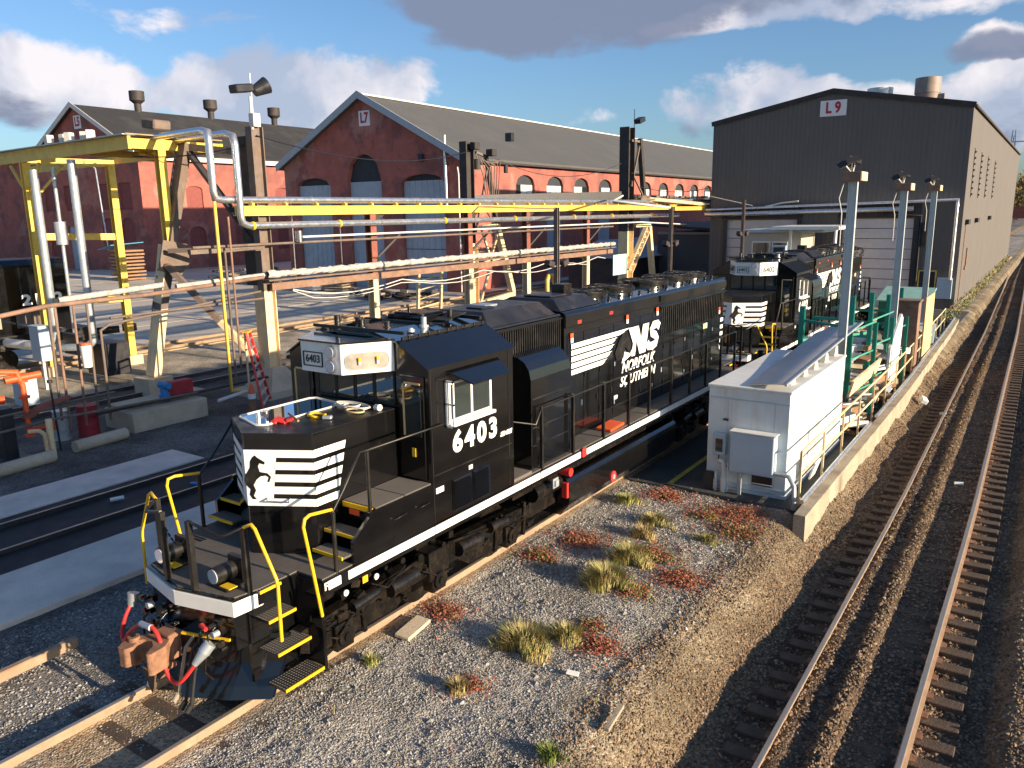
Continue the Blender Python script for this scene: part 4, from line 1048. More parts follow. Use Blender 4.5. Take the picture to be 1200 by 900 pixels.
    MB().prism([(x*1.006, y-.004) for x, y in nose_plan], 'z', ZN+.001, ZN+.012).build('nose_deck', MT['black_satin'], nose, local=True)
    zb, zt = 2.38, 3.21
    rw = []; nb = 5; hgt = (zt-zb)/(nb*1.0+(nb-1)*.62); z = zt
    fl = math.hypot(w, .49)
    A, B, C_ = (-w, 1.76), (0, 1.27), (w, 1.76)
    text_mesh('end_letter', 'F', .15, WL, (1.556, 1.235, 1.55), SIDE, deck, offset=.004)
    # white field round the horse, then stripes running round onto the sides
    for (a, b, sgn) in ((B, C_, 1), (A, B, -1)):
        for i in range(nb):
            zz1 = zt-i*hgt*1.62; zz0 = zz1-hgt
            us = (.26+.0*i) if sgn > 0 else 0
            if sgn > 0:
                MB().add([on_face(a, b, .44-.02*i, zz0), on_face(a, b, fl, zz0), on_face(a, b, fl, zz1), on_face(a, b, .46-.02*i, zz1)], [(0,1,2,3)]).build('stripe', WL, nose, local=True)
            else:
                MB().add([on_face(a, b, .0, zz0), on_face(a, b, fl-.16-.06*i, zz0), on_face(a, b, fl-.22-.06*i, zz1), on_face(a, b, .0, zz1)], [(0,1,2,3)]).build('stripe', WL, nose, local=True)
            # on to the side of the nose
            ln = .62-.045*i; sl = .03
            if sgn > 0: MB().add([(w+.006, 1.76, zz0), (w+.006, 1.76+ln-sl, zz0), (w+.006, 1.76+ln, zz1), (w+.006, 1.76, zz1)], [(0,1,2,3)]).build('stripe', WL, nose, local=True)
            else: MB().add([(-w-.006, 1.76, zz0), (-w-.006, 1.76, zz1), (-w-.006, 1.76+ln, zz1), (-w-.006, 1.76+ln-sl, zz0)], [(0,1,2,3)]).build('stripe', WL, nose, local=True)
    MB().add([on_face(B, C_, 0, zb-.0), on_face(B, C_, .37, zb), on_face(B, C_, .48, zt), on_face(B, C_, 0, zt)], [(0,1,2,3)]).build('emblem_field', WL, nose, local=True)
    MB().add([on_face(A, B, fl-.40, zb), on_face(A, B, fl, zb), on_face(A, B, fl, zt), on_face(A, B, fl-.22, zt)], [(0,1,2,3)]).build('emblem_field', WL, nose, local=True)
    # horse silhouette folded round the nose edge
    hs = MB(); sc_h = .50
    def clip(poly, side):
        out = []
        for i in range(len(poly)):
            p, q = poly[i], poly[(i+1) % len(poly)]
            ip = p[0]*side >= 0; iq = q[0]*side >= 0
            if ip: out.append(p)
            if ip != iq: k = p[0]/(p[0]-q[0]); out.append((0, p[1]+k*(q[1]-p[1])))
        return out
    for side in (1, -1):
        pg = clip([(x+.30, y) for x, y in HORSE], side)
        if side > 0: pts = [on_face(B, C_, x*sc_h, 2.68+y*sc_h*.9, .011) for x, y in pg]
        else: pts = [on_face(A, B, fl+x*sc_h, 2.68+y*sc_h*.9, .011) for x, y in pg]
        hs.poly(pts)
    hs.build('emblem', KS, nose, local=True)
    g = MB(); g.tube([on_face(B, C_, .30, 2.50, .01), on_face(B, C_, .31, 2.47, .07), on_face(B, C_, .62, 2.46, .07), on_face(B, C_, .63, 2.50, .01)], .012, 6); g.build('grab_iron', MT['chrome'], nose, local=True)
    # --- battery box and steps up to the cab door on each side
    for s in (-1, 1):
        bb = MB(); sx = lambda a, b: sorted((s*a, s*b))
        bb.prism([(1.78, ZD), (3.5, ZD), (3.5, 2.31), (2.12, 2.31), (2.12, 2.24), (1.78, 1.98)], 'x', s*1.49 if s < 0 else 1.49, s*1.545 if s < 0 else 1.545)
        bb.bx(*sx(.875, 1.49), 2.25, 3.5, ZD, 2.31)
        q = bb.build('battery_box', K, t, local=True, bevel=.008)
        MB().bx(*sx(.89, 1.53), 2.26, 2.86, 2.312, 2.33).build('tread_plate', MT['black_deck'], q, local=True); MB().bx(*sx(.89, 1.53), 2.88, 3.48, 2.312, 2.33).build('tread_plate', MT['black_deck'], q, local=True)
        for i, (y, z) in enumerate(((1.62, 1.80), (1.86, 2.02))):
            MB().bx(*sx(.9, 1.49), y, y+.26, z-.03, z).build('cab_step', MT['black_deck'], q, local=True)
            MB().bx(*sx(.9, 1.49), y-.02, y, z-.035, z+.01).build('step_edge', YB, q, local=True)
        MB().bx(*sx(.9, 1.49), 2.22, 2.245, 2.25, 2.32).build('step_edge', YB, q, local=True)
        MB().bx(*sx(1.05, 1.25), 2.205, 2.218, 2.16, 2.24).build('warning_plate', MT['orange_red'], q, local=True)
        hh = MB(); hh.tube([(s*1.552, 2.6, 2.05), (s*1.58, 2.6, 2.05), (s*1.58, 2.85, 2.06), (s*1.552, 2.85, 2.06)], .012, 6); hh.tube([(s*1.552, 3.15, 2.05), (s*1.58, 3.15, 2.05), (s*1.58, 3.38, 2.06), (s*1.552, 3.38, 2.06)], .012, 6); hh.build('latch', KS, q, local=True)
    # --- cab
    cb0, cb1 = 3.5, 5.75; xe, ze = 1.545, 4.14; xr, zr = .95, 4.5
    sec = [(-xe, ZD), (xe, ZD), (xe, ze), (xr, zr), (.35, 4.58), (-.35, 4.58), (-xr, zr), (-xe, ze)]
    c = MB()
    c.prism([(-xe, ZD), (xe, ZD), (xe, ze-.02), (-xe, ze-.02)], 'y', cb0, cb1)
    c.prism([(-xe, ze-.02), (xe, ze-.02), (xr, zr-.03), (.35, 4.55), (-.35, 4.55), (-xr, zr-.03)], 'y', cb0, cb1)
    cab = c.build('cab', K, t, local=True, bevel=.01)
    r_ = MB()
    for (a, b) in (((xe+.03, ze-.01), (xr, zr+.012)), ((xr, zr+.012), (.35, 4.592)), ((.35, 4.592), (-.35, 4.592)), ((-.35, 4.592), (-xr, zr+.012)), ((-xr, zr+.012), (-xe-.03, ze-.01))):
        ya, yb_ = cb0-.05, cb1+.04; h = .022
        r_.add([(a[0], ya, a[1]), (b[0], ya, b[1]), (b[0], yb_, b[1]), (a[0], yb_, a[1]), (a[0], ya, a[1]-h), (b[0], ya, b[1]-h), (b[0], yb_, b[1]-h), (a[0], yb_, a[1]-h)], [(3,2,1,0),(4,5,6,7),(0,1,5,4),(2,3,7,6),(0,4,7,3),(1,2,6,5)])
    roof = r_.build('roof', K, cab, local=True)
    # flat roof plates, weather strips, bolts, hatch and antennas on the cab roof
    m_ = MB(); m_.box((0, cb0+.1, 4.62), (2.0, .04, .05)); m_.box((0, cb1-.1, 4.62), (1.9, .06, .06)); m_.box((.0, 4.7, 4.612), (1.8, .05, .03))
    for s in (-1, 1):
        m_.beam((s*.95, cb0+.1, 4.53), (s*.95, cb1, 4.53), .03, .05)
        for i in range(9): m_.cyl((s*.97, cb0+.25+i*.24, 4.52), (s*.97, cb0+.25+i*.24, 4.56), .022, 6)
    m_.build('roof_seam', KS, cab, local=True)
    for (x, y, rr, h) in ((-.6, 3.75, .05, .22), (-.25, 3.95, .06, .15), (.15, 4.15, .05, .12), (.55, 4.6, .05, .16), (.25, 4.9, .055, .16), (-.3, 5.2, .03, .22), (-.75, 4.4, .07, .1), (.7, 4.1, .04, .05)):
        b = MB(); b.cyl((x, y, 4.57), (x, y, 4.57+h), rr, 10); b.cyl((x, y, 4.56), (x, y, 4.6), rr*1.7, 10); b.build('antenna', KS if x < .3 else MT['galv'], roof, local=True)
    b = MB(); b.bx(-.5, .35, 4.85, 5.55, 4.585, 4.70); b.bx(-.42, .27, 4.93, 5.47, 4.70, 4.73); b.build('roof_hatch', K, roof, local=True, bevel=.01)
    b = MB()
    for i in range(5): b.beam((.4+i*.06, 5.05, 4.62), (.42+i*.06, 5.6, 4.70), .02, .02)
    b.cyl((.55, 5.3, 4.6), (.55, 5.3, 4.78), .05, 8); b.build('air_horn', KS, roof, local=True)
    # windscreens between the nose deck and the number boards
    for s in (-1, 1):
        for (x0, x1) in ((.03, .40), (.46, .84)):
            xs_ = sorted((s*x0, s*x1)); MB().bx(xs_[0], xs_[1], cb0-.012, cb0+.0, 3.52, 3.99).build('windscreen', MT['glass'], cab, local=True)
            fr = MB(); a, b2 = xs_; fr.bx(a-.025, a, cb0-.025, cb0, 3.5, 4.01); fr.bx(b2, b2+.025, cb0-.025, cb0, 3.5, 4.01); fr.bx(a-.025, b2+.025, cb0-.025, cb0, 3.495, 3.52); fr.build('window_frame', MT['rubber'], cab, local=True)
        # cab door in the front wall beside the nose
        xs_ = sorted((s*.98, s*1.46)); dd = MB().bx(xs_[0], xs_[1], cb0-.035, cb0-.003, 2.36, 4.0).build('cab_door', K, cab, local=True, bevel=.01)
        xs_ = sorted((s*1.05, s*1.40)); MB().bx(xs_[0], xs_[1], cb0-.045, cb0-.035, 3.05, 3.9).build('door_glass', MT['glass'], dd, local=True)
        fr = MB(); a, b2 = xs_; fr.bx(a, a+.03, cb0-.055, cb0-.045, 3.05, 3.9); fr.bx(a, b2, cb0-.055, cb0-.045, 3.87, 3.9); fr.build('door_trim', MT['ply'], dd, local=True)
        MB().bx(*sorted((s*1.2, s*1.27)), cb0-.05, cb0-.036, 2.72, 2.86).build('door_sign', YB, dd, local=True)
        # side windows, awning, mirror
        wy = [(3.98, 4.50), (4.55, 5.02)]; X = 1.548
        wf = MB(); xa = sorted((s*1.547, s*1.575))
        wf.bx(*xa, 3.93, 5.07, 3.19, 3.24); wf.bx(*xa, 3.93, 5.07, 3.80, 3.84); wf.bx(*xa, 3.93, 3.98, 3.24, 3.8); wf.bx(*xa, 5.02, 5.07, 3.24, 3.8); wf.bx(*xa, 4.50, 4.55, 3.24, 3.8)
        q = wf.build('side_window', WH, cab, local=True)
        for (a, b2) in wy: MB().bx(*sorted((s*1.546, s*1.558)), a, b2, 3.24, 3.80).build('pane', MT['glass'], q, local=True)
        MB().bx(*sorted((s*1.55, s*1.64)), 3.9, 5.1, 3.13, 3.18).build('arm_rest', WH, q, local=True)
        mr = MB(); mr.bx(*sorted((s*1.56, s*1.72)), 3.86, 3.89, 3.14, 3.17); mr.bx(*sorted((s*1.56, s*1.72)), 3.86, 3.89, 3.86, 3.89); mr.bx(*sorted((s*1.70, s*1.72)), 3.86, 3.89, 3.14, 3.89); mr.bx(*sorted((s*1.56, s*1.58)), 3.86, 3.89, 3.14, 3.89); mr.bx(*sorted((s*1.56, s*1.72)), 3.86, 3.89, 3.5, 3.53)
        mr.build('wind_deflector', WH, cab, local=True)
        aw = MB(); aw.add([(s*1.55, 3.92, 4.03), (s*1.55, 5.30, 4.03), (s*1.93, 5.12, 3.84), (s*1.93, 4.10, 3.84), (s*1.55, 3.92, 4.0), (s*1.55, 5.30, 4.0), (s*1.93, 5.12, 3.815), (s*1.93, 4.10, 3.815)],
                          [(0,1,2,3) if s < 0 else (3,2,1,0), (4,7,6,5), (3,2,6,7), (0,3,7,4), (1,5,6,2)])
        aw.build('awning', K, cab, local=True)
        # engine room louvres low on the cab side
        for (a, b2) in ((3.98, 4.47), (4.52, 4.98)):
            q = MB().bx(*sorted((s*1.545, s*1.56)), a, b2, 1.72, 2.24).build('louvre', K, cab, local=True)
            lv = MB()
            for i in range(12): lv.box((s*1.578, (a+b2)/2, 1.745+i*.043), (.036, b2-a-.02, .010), (0, s*R(30), 0))
            lv.build('louvre_blade', MT['black_paint'], q, local=True)
        MB().bx(*sorted((s*1.55, s*1.558)), 3.57, 3.76, 2.13, 2.22).build('data_plate', WH, cab, local=True)
        MB().bx(*sorted((s*1.55, s*1.558)), 4.42, 4.52, 2.29, 2.36).build('data_plate', WH, cab, local=True)
        rot = (PI/2, 0, PI/2) if s > 0 else (PI/2, 0, -PI/2)
        text_mesh('road_number', num, .47, WL, (s*1.556, 4.63, 2.83), rot, cab, offset=.020, sx=1.08, spacing=1.28)
        if s > 0: text_mesh('model_letters', 'SD40E', .105, WL, (s*1.556, 5.5, 2.66), rot, cab, offset=.006, sx=1.2, shear=.2)
        # seams between panels
        sm = MB()
        for y in (3.52, 5.6): sm.bx(*sorted((s*1.545, s*1.552)), y, y+.015, 1.66, 4.1)
        sm.bx(*sorted((s*1.545, s*1.55)), 3.52, 5.7, 2.42, 2.435); sm.build('panel_seam', KS, cab, local=True)
    # number board housing under the roof edge
    hb = [(-.88, 3.5), (-.88, 3.46), (-.44, 2.80), (.44, 2.80), (.88, 3.46), (.88, 3.5)]
    h = MB(); h.prism(hb, 'z', 4.045, 4.515); hous = h.build('number_board_housing', WH, cab, local=True, bevel=.012)
    MB().prism([(-.90, 3.5), (-.90, 3.46), (-.46, 2.77), (.46, 2.77), (.90, 3.46), (.90, 3.5)], 'z', 4.518, 4.545).build('board_roof', K, hous, local=True)
    for s, txt in ((1, right_board), (-1, left_board)):
        a, b2 = ((.44, 2.80), (.88, 3.46)) if s > 0 else ((-.88, 3.46), (-.44, 2.80)); ln = math.hypot(.44, .66)
        def rr(u0, u1, z0_, z1_, r0, dd_, n_=5):
            o = []
            for (cu, cz, st) in ((u1-r0, z1_-r0, 0), (u0+r0, z1_-r0, 90), (u0+r0, z0_+r0, 180), (u1-r0, z0_+r0, 270)):
                for i in range(n_+1):
                    an = R(st+90*i/n_); o.append(on_face(a, b2, cu+r0*math.cos(an), cz+r0*math.sin(an), dd_))
            return o
        o0 = rr(.05, ln-.05, 4.10, 4.385, .12, .012); i0 = rr(.065, ln-.065, 4.115, 4.37, .11, .013); o1 = rr(.05, ln-.05, 4.10, 4.385, .12, .0)
        nn_ = len(o0); rim = MB(); rim.add(o0+i0, [(i, (i+1) % nn_, (i+1) % nn_+nn_, i+nn_) for i in range(nn_)]); rim.add(o0+o1, [(i, i+nn_, (i+1) % nn_+nn_, (i+1) % nn_) for i in range(nn_)])
        q = rim.build('number_board', MT['galv'] if txt is None else KS, hous, local=True)
        MB().poly(rr(.065, ln-.065, 4.115, 4.37, .11, .005)).build('board_glass', MT['lens_box'] if txt is None else WH, hous, local=True)
        ang = math.atan2(b2[1]-a[1], b2[0]-a[0])
        if txt:
            P = on_face(a, b2, ln/2, 4.243, .012); text_mesh('board_number', txt, .26, KS, P, (PI/2, 0, ang), hous, offset=.006, sx=1.0)
        else:
            for u in (.27, .55):
                P = on_face(a, b2, u, 4.24, .02); Q = on_face(a, b2, u, 4.24, .045)
                MB().cyl(P+Vector((0,0,-.05)), P+Vector((0,0,.0)), .022, 8).build('lamp_bulb', WH, hous, local=True); MB().cyl(P+Vector((0,0,.0)), P+Vector((0,0,.055)), .026, 8).build('lamp_socket', YB, hous, local=True)
    # headlights in the middle
    for x in (.24,):
        for z in (4.165, 4.385):
            q = MB(); q.cyl((x-.0, 2.805, z), (x, 2.755, z), .105, 18); q.build('headlight', MT['chrome'], hous, local=True); MB().cyl((x, 2.757, z), (x, 2.748, z), .085, 18).build('lens', MT['lens'], hous, local=True)
    text_mesh('board_number', num, .17, KS, (-.17, 2.790, 4.245), (PI/2, 0, 0), hous, offset=.002, sx=.95)
    fr2 = MB()
    for (xa, xb, za, zb_) in ((-.38, .04, 4.13, 4.145), (-.38, .04, 4.345, 4.36), (-.385, -.37, 4.14, 4.35), (.03, .045, 4.14, 4.35)): fr2.bx(xa, xb, 2.785, 2.799, za, zb_)
    fr2.build('number_board', KS, hous, local=True)
    # --- long hood, first section with vertical grilles, then the tall section
    h1 = MB(); h1.bx(-.90, .90, cb1, 8.5, ZD, 4.33); hood = h1.build('long_hood', K, t, local=True, bevel=.02)
    q = MB(); q.prism([(-.92, 4.335), (.92, 4.335), (.92, 4.37), (-.92, 4.37)], 'y', cb1+.05, 8.42)
    q.add([(-.82, 6.05, 4.37), (.82, 6.05, 4.37), (.82, 8.4, 4.37), (-.82, 8.4, 4.37), (-.52, 6.3, 4.62), (.52, 6.3, 4.62), (.52, 8.25, 4.62), (-.52, 8.25, 4.62)], [(4,5,6,7), (0,1,5,4), (1,2,6,5), (2,3,7,6), (3,0,4,7)])
    hat = q.build('intake_hatch', KR, hood, local=True, bevel=.01)
    MB().bx(-.25, .15, 6.9, 7.3, 4.62, 4.66).build('vent_cap', MT['galv'], hat, local=True, bevel=.01); MB().bx(-.1, .28, 6.6, 7.0, 4.621, 4.65).build('hatch_lid', KS, hat, local=True, bevel=.01)
    for s in (-1, 1):
        g = MB()
        for i in range(30):
            y = 6.12+i*.078; g.bx(*sorted((s*.902, s*.93)), y, y+.034, 3.38, 4.26)
        gq = g.build('grille', MT['black_satin'], hood, local=True); gq['kind'] = 'stuff'
        MB().bx(*sorted((s*.90, s*.945)), 6.05, 8.48, 4.265, 4.30).bx(*sorted((s*.90, s*.945)), 6.05, 8.48, 3.33, 3.37).build('grille_frame', K, hood, local=True)
    ZT = 4.38
    roofp = [(-.99, ZD), (.99, ZD), (.99, ZT-.06), (.93, ZT), (.5, ZT+.06), (0, ZT+.08), (-.5, ZT+.06), (-.93, ZT), (-.99, ZT-.06)]
    h2 = MB(); h2.prism([(-.96, ZD), (.96, ZD), (.96, ZT-.07), (-.96, ZT-.07)], 'y', 8.5, 18.0); h2.prism([(-.99, ZT-.32), (.99, ZT-.32), (.99, ZT-.06), (.93, ZT), (.5, ZT+.06), (0, ZT+.08), (-.5, ZT+.06), (-.93, ZT), (-.99, ZT-.06)], 'y', 8.52, 18.02)
    hd = h2.build('engine_hood', K, t, local=True, bevel=.012)
    q = MB(); q.add([(-.85, 8.55, 4.43), (.85, 8.55, 4.40), (.85, 10.3, 4.40), (-.85, 10.3, 4.43), (-.55, 8.75, 4.62), (.55, 8.75, 4.62), (.55, 10.1, 4.62), (-.55, 10.1, 4.62)], [(4,5,6,7), (0,1,5,4), (1,2,6,5), (2,3,7,6), (3,0,4,7)])
    q.bx(-.3, .4, 8.9, 9.6, 4.625, 4.66); q.build('brake_hatch', KR, hd, local=True, bevel=.012)
    MB().bx(-.16, .16, 9.85, 10.2, 4.60, 4.82).build('exhaust_stack', MT['under_black'], hd, local=True)
    for (x, y, r0) in ((0, 10.95, .60), (0, 12.35, .60), (0, 14.35, .66), (0, 15.85, .66), (0, 17.2, .60)):
        fan(hd, x, y, 4.44, r0)
    b = MB()
    for i in range(14):
        for s in (-1, 1): b.cyl((s*.72, 10.4+i*.55, 4.42), (s*.72, 10.4+i*.55, 4.47), .045, 8)
    b.build('lifting_lug', KS, hd, local=True)
    # walk strip on the shoulder that reflects the sky
    for s in (-1, 1):
        rg = MB(); rg.bx(*sorted((s*.99, s*1.02)), 13.2, 18.0, 4.14, 4.30); rg.bx(*sorted((s*.99, s*1.035)), 13.2, 18.0, 3.98, 4.02); rg.build('rain_gutter', K, hd, local=True)
        g = MB()
        for i in range(34):
            y = 13.35+i*.135; g.bx(*sorted((s*.962, s*.985)), y, y+.06, 3.25, 3.97)
        gq = g.build('radiator_grille', KS, hd, local=True); gq['kind'] = 'stuff'
        # hood doors
        y = 8.62
        for i in range(13):
            wd = .70
            if y+wd > 17.95: break
            dr = MB().bx(*sorted((s*.961, s*.972)), y, y+wd-.03, 1.75, 3.20 if y > 13.2 else 3.90).build('hood_door', K, hd, local=True, bevel=.006)
            lt = MB(); lt.bx(*sorted((s*.972, s*.99)), y+wd-.13, y+wd-.08, 2.3, 2.42); lt.bx(*sorted((s*.972, s*.985)), y+.03, y+.06, 2.0, 2.1); lt.bx(*sorted((s*.972, s*.985)), y+.03, y+.06, 2.9, 3.0)
            lt.build('door_latch', MT['galv'] if i % 3 == 0 else KS, hd, local=True); y += wd
        for (y, z, m_) in ((8.7, 3.83, 'orange_red'), (11.3, 3.92, 'orange_red'), (13.0, 3.92, 'orange_red'), (17.5, 3.45, 'orange_red')):
            MB().bx(*sorted((s*.99, s*1.0)), y, y+.12, z, z+.10).build('marker_plate', MT[m_], hd, local=True); MB().bx(*sorted((s*.991, s*1.003)), y+.01, y+.11, z-.10, z-.001).build('marker_plate', WH, hd, local=True)
        for (y, z) in ((9.0, 4.10), (10.45, 4.13)):
            MB().bx(*sorted((s*.99, s*1.0)), y, y+.16, z, z+.07).build('marker_plate', MT['red_bright'], hd, local=True)
        # rear corner chevrons
        for i in range(5):
            MB().bx(*sorted((s*.972, s*.98)), 17.72, 17.94, 2.25+i*.21, 2.36+i*.21).build('rear_stripe', WL, hd, local=True)
        MB().bx(*sorted((s*.972, s*.99)), 16.3, 16.42, 3.05, 3.2).build('marker_plate', MT['ply'], hd, local=True); MB().bx(*sorted((s*.972, s*.99)), 16.46, 16.6, 3.05, 3.2).build('marker_plate', WH, hd, local=True)
        # herald: five speed bars, horse head and the railway's initials and name
        X = s*.992; f = (lambda y: y) if s > 0 else (lambda y: 19.9-y)
        def P(y, z): return (X, f(y), z)
        def face(poly, m_, name, dx=0.0):
            pts = [(X+s*dx, f(y), z) for y, z in poly]
            if s < 0: pts = pts[::-1]
            MB().poly(pts).build(name, m_, hd, local=True)
        for i in range(5):
            z1_ = 3.70-i*.139; z0_ = z1_-.104; ye = 11.0-i*.13-(.0 if i < 4 else .1)
            mane = [(ye, z1_), (ye-.16, z1_-.04), (ye-.10, z1_-.05), (ye-.26, z0_)]
            if i == 0: mane = [(11.55, z1_), (11.2, z1_-.05), (11.25, z1_-.06), (10.95, z0_)]
            face([(8.75, z0_)]+[(mane[-1][0], z0_)]+mane[::-1][1:]+[(8.75, z1_)], WL, 'speed_bar')
        face([(10.95, 3.45), (11.15, 3.62), (11.35, 3.66), (11.5, 3.42), (11.62, 3.18), (11.55, 3.06), (11.42, 3.16), (11.28, 3.28), (11.2, 3.02), (10.85, 3.0), (10.75, 3.2)], KS, 'horse_head', .001)
        face([(11.1, 2.90), (11.62, 3.04), (11.70, 3.20), (11.55, 3.08), (11.22, 3.17)], WL, 'initial')
        Nn = [(11.45, 3.69), (11.98, 3.69), (12.14, 3.34), (12.24, 3.69), (12.58, 3.69), (12.40, 2.99), (12.06, 2.99), (11.88, 3.36), (11.80, 2.99), (11.62, 2.99), (11.70, 3.30)]
        face(Nn, WL, 'initial', .002)
        Sm = MB()
        for qd in stroke([(13.22, 3.52), (13.10, 3.60), (12.86, 3.60), (12.74, 3.50), (12.78, 3.40), (12.98, 3.33), (13.08, 3.24), (13.00, 3.12), (12.82, 3.08), (12.58, 3.10), (12.50, 3.20)], .205):
            pq = [(X+s*.001, f(v.x), v.y) for v in qd]; Sm.poly(pq if s > 0 else pq[::-1])
        Sm.build('initial', WL, hd, local=True)
        text_mesh('railway_name', 'NORFOLK', .35, WL, P(12.0, 2.78), SIDE if s > 0 else (PI/2, 0, -PI/2), hd, offset=.009, sx=1.12, shear=.3)
        text_mesh('railway_name', 'SOUTHERN', .35, WL, P(12.0, 2.46), SIDE if s > 0 else (PI/2, 0, -PI/2), hd, offset=.009, sx=1.08, shear=.3)
        MB().bx(*sorted((s*.972, s*.985)), 10.75, 10.92, 2.10, 2.19).build('data_plate', WH, hd, local=True)
        # equipment box with rounded shoulder on the walkway
        bx_ = MB(); pr = [(.90, ZD+.02), (1.42, ZD+.02), (1.42, 3.38), (1.38, 3.56), (1.28, 3.70), (1.14, 3.78), (.90, 3.82)]
        if s < 0: pr = [(-a, b) for a, b in pr]
        bx_.prism(pr, 'y', 6.52, 7.98); bq = bx_.build('blower_housing', K, t, local=True, bevel=.01)
        MB().bx(*sorted((s*1.42, s*1.428)), 6.56, 7.94, 3.0, 3.03).bx(*sorted((s*1.42, s*1.428)), 6.56, 7.94, 2.45, 2.475).bx(*sorted((s*1.42, s*1.428)), 6.56, 7.94, 2.1, 2.12).build('panel_seam', KS, bq, local=True)
        MB().bx(*sorted((s*.99, s*1.5)), 5.78, 6.4, ZD+.01, 1.70).build('toe_board', MT['black_deck'], bq, local=True)
        # handrail with stanchions
        hr = MB(); ys_ = [6.75, 7.93, 9.24, 10.45, 11.55, 12.86, 14.1, 15.25, 16.4, 17.6]
        hr.tube([(s*.93, 5.85, 2.72), (s*1.1, 5.95, 2.72), (s*1.5, 6.55, 2.55), (s*1.5, 6.75, 2.82), (s*1.5, 17.6, 2.84)], .018, 6)
        hq = hr.build('handrail', KS, t, local=True)
        for y in ys_:
            st = MB(); st.bx(*sorted((s*1.47, s*1.53)), y-.028, y+.028, 1.44, 2.80); st.cyl((s*1.5, y, 2.78), (s*1.5, y, 2.86), .032, 8); st.build('stanchion', KS, hq, local=True)
        ck = MB(); ck.tube([(s*1.5, 7.95, 2.22), (s*1.5, 17.6, 2.25)], .008, 4); ck.build('lower_rail', KS, hq, local=True)
        # handrail from the front steps up to the cab door
        hr = MB(); hr.tube([(s*1.47, 1.5, 2.5), (s*1.45, 1.75, 2.75), (s*1.42, 2.12, 3.18), (s*1.5, 2.17, 3.2), (s*1.58, 3.75, 3.22)], .018, 6)
        q = hr.build('handrail', KS, t, local=True); MB().tube([(s*1.48, 2.2, 2.0), (s*1.48, 2.2, 3.18)], .028, 6).build('stanchion', KS, q, local=True); MB().tube([(s*1.48, 1.5, 1.5), (s*1.48, 1.5, 2.5)], .034, 6).build('stanchion', KS, q, local=True)
        y2 = MB(); y2.tube([(s*1.46, 1.5, 2.54), (s*1.48, 1.10, 2.60), (s*1.5, 1.0, 2.58), (s*1.5, .97, 2.48), (s*1.5, 1.08, 1.80), (s*1.5, 1.18, 1.13)], .023, 8); y2.build('grab_rail', YB, t, local=True)
        y2 = MB(); y2.tube([(s*.96, .46, 2.54), (s*1.10, .48, 2.60), (s*1.17, .48, 2.55), (s*1.48, .5, 1.95), (s*1.5, .5, 1.85), (s*1.5, .49, 1.10)], .023, 8); y2.build('grab_rail', YB, t, local=True)
        MB().bx(*sorted((s*1.0, s*1.5)), .12, .16, 1.9, 1.95).build('coupling_tag', KS, t, local=True) if False else None
        # fuel tank sight gauges, cut-off buttons, air reservoir
        MB().bx(*sorted((s*1.556, s*1.575)), 8.2, 8.36, 1.48, 1.66).build('fuel_cutoff', MT['red_bright'], deck, local=True)
    # front handrail across the porch
    for x0 in (-1, 1):
        q = MB().tube([(x0*.30, .12, 2.60), (x0*.78, .20, 2.48), (x0*.86, .26, 2.48), (x0*.96, .46, 2.54)], .022, 8).build('handrail', KS, t, local=True)
        MB().bx(x0*.95-.035, x0*.95+.035, .43, .50, 1.40, 2.54).build('stanchion', KS, q, local=True); MB().bx(x0*.30-.035, x0*.30+.035, .09, .16, 1.64, 2.60).build('stanchion', KS, q, local=True)
    ch = MB()
    for i in range(12):
        u = i/11; ch.cyl((-.3+.6*u-.012, .135, 2.45-.25*math.sin(PI*u)), (-.3+.6*u+.03, .135, 2.45-.25*math.sin(PI*(u+.06))), .014, 5)
    ch.build('safety_chain', KS, t, local=True)
    # ditch lights
    for x0 in (-.72, .48):
        q = MB(); q.box((x0+.06, .62, ZD+.18), (.30, .08, .36)); q.box((x0+.06, .45, ZD+.03), (.42, .35, .04)); q.cyl((x0, .58, ZD+.17), (x0, .28, ZD+.17), .12, 18); q2 = q.build('ditch_light', KS, t, local=True, bevel=.008)
        MB().cyl((x0, .285, ZD+.17), (x0, .268, ZD+.17), .10, 18).build('lens', MT['lens'], q2, local=True)
        MB().box((x0+.20, .36, ZD+.055), (.2, .13, .012)).build('warning_plate', YB, q2, local=True)
    # rear hand rails
    q = MB().tube([(-1.2, 19.08, 2.8), (-.6, 19.15, 2.8), (.6, 19.15, 2.8), (1.2, 19.08, 2.8)], .02, 6).build('handrail', KS, t, local=True)
    for x0, y_ in ((-1.2, 19.08), (1.2, 19.08), (-.3, 19.15), (.3, 19.15)): MB().bx(x0-.03, x0+.03, y_-.03, y_+.03, 1.64, 2.8).build('stanchion', KS, q, local=True)
    MB().bx(-.6, .6, 19.22, 19.26, 1.36, 1.60).build('rear_stripe', WH, deck, local=True)
    # fuel tank and reservoirs
    ft = MB(); pr = [(-1.40, .95), (-1.40, .50), (-1.20, .24), (1.20, .24), (1.40, .50), (1.40, .95), (1.32, 1.04), (-1.32, 1.04)]
    ft.prism(pr, 'y', 7.95, 13.5); tank = ft.build('fuel_tank', K, t, local=True, bevel=.015)
    MB().bx(-1.1, 1.1, 6.9, 7.9, .5, 1.4).bx(-1.2, 1.2, 6.2, 14.4, 1.1, 1.41).build('underframe_box', KU, t, local=True, bevel=.01)
    for s in (-1, 1): MB().cyl((s*1.15, 6.9, 1.0), (s*1.15, 7.85, 1.0), .17, 14).build('air_reservoir', KU, t, local=True)
    MB().bx(1.3, 1.42, 7.83, 7.9, .68, 1.0).build('fuel_gauge', MT['red_bright'], tank, local=True); MB().cyl((1.2, 7.93, 1.22), (1.46, 7.93, 1.22), .09, 14).build('fuel_filler', MT['red_bright'], tank, local=True)
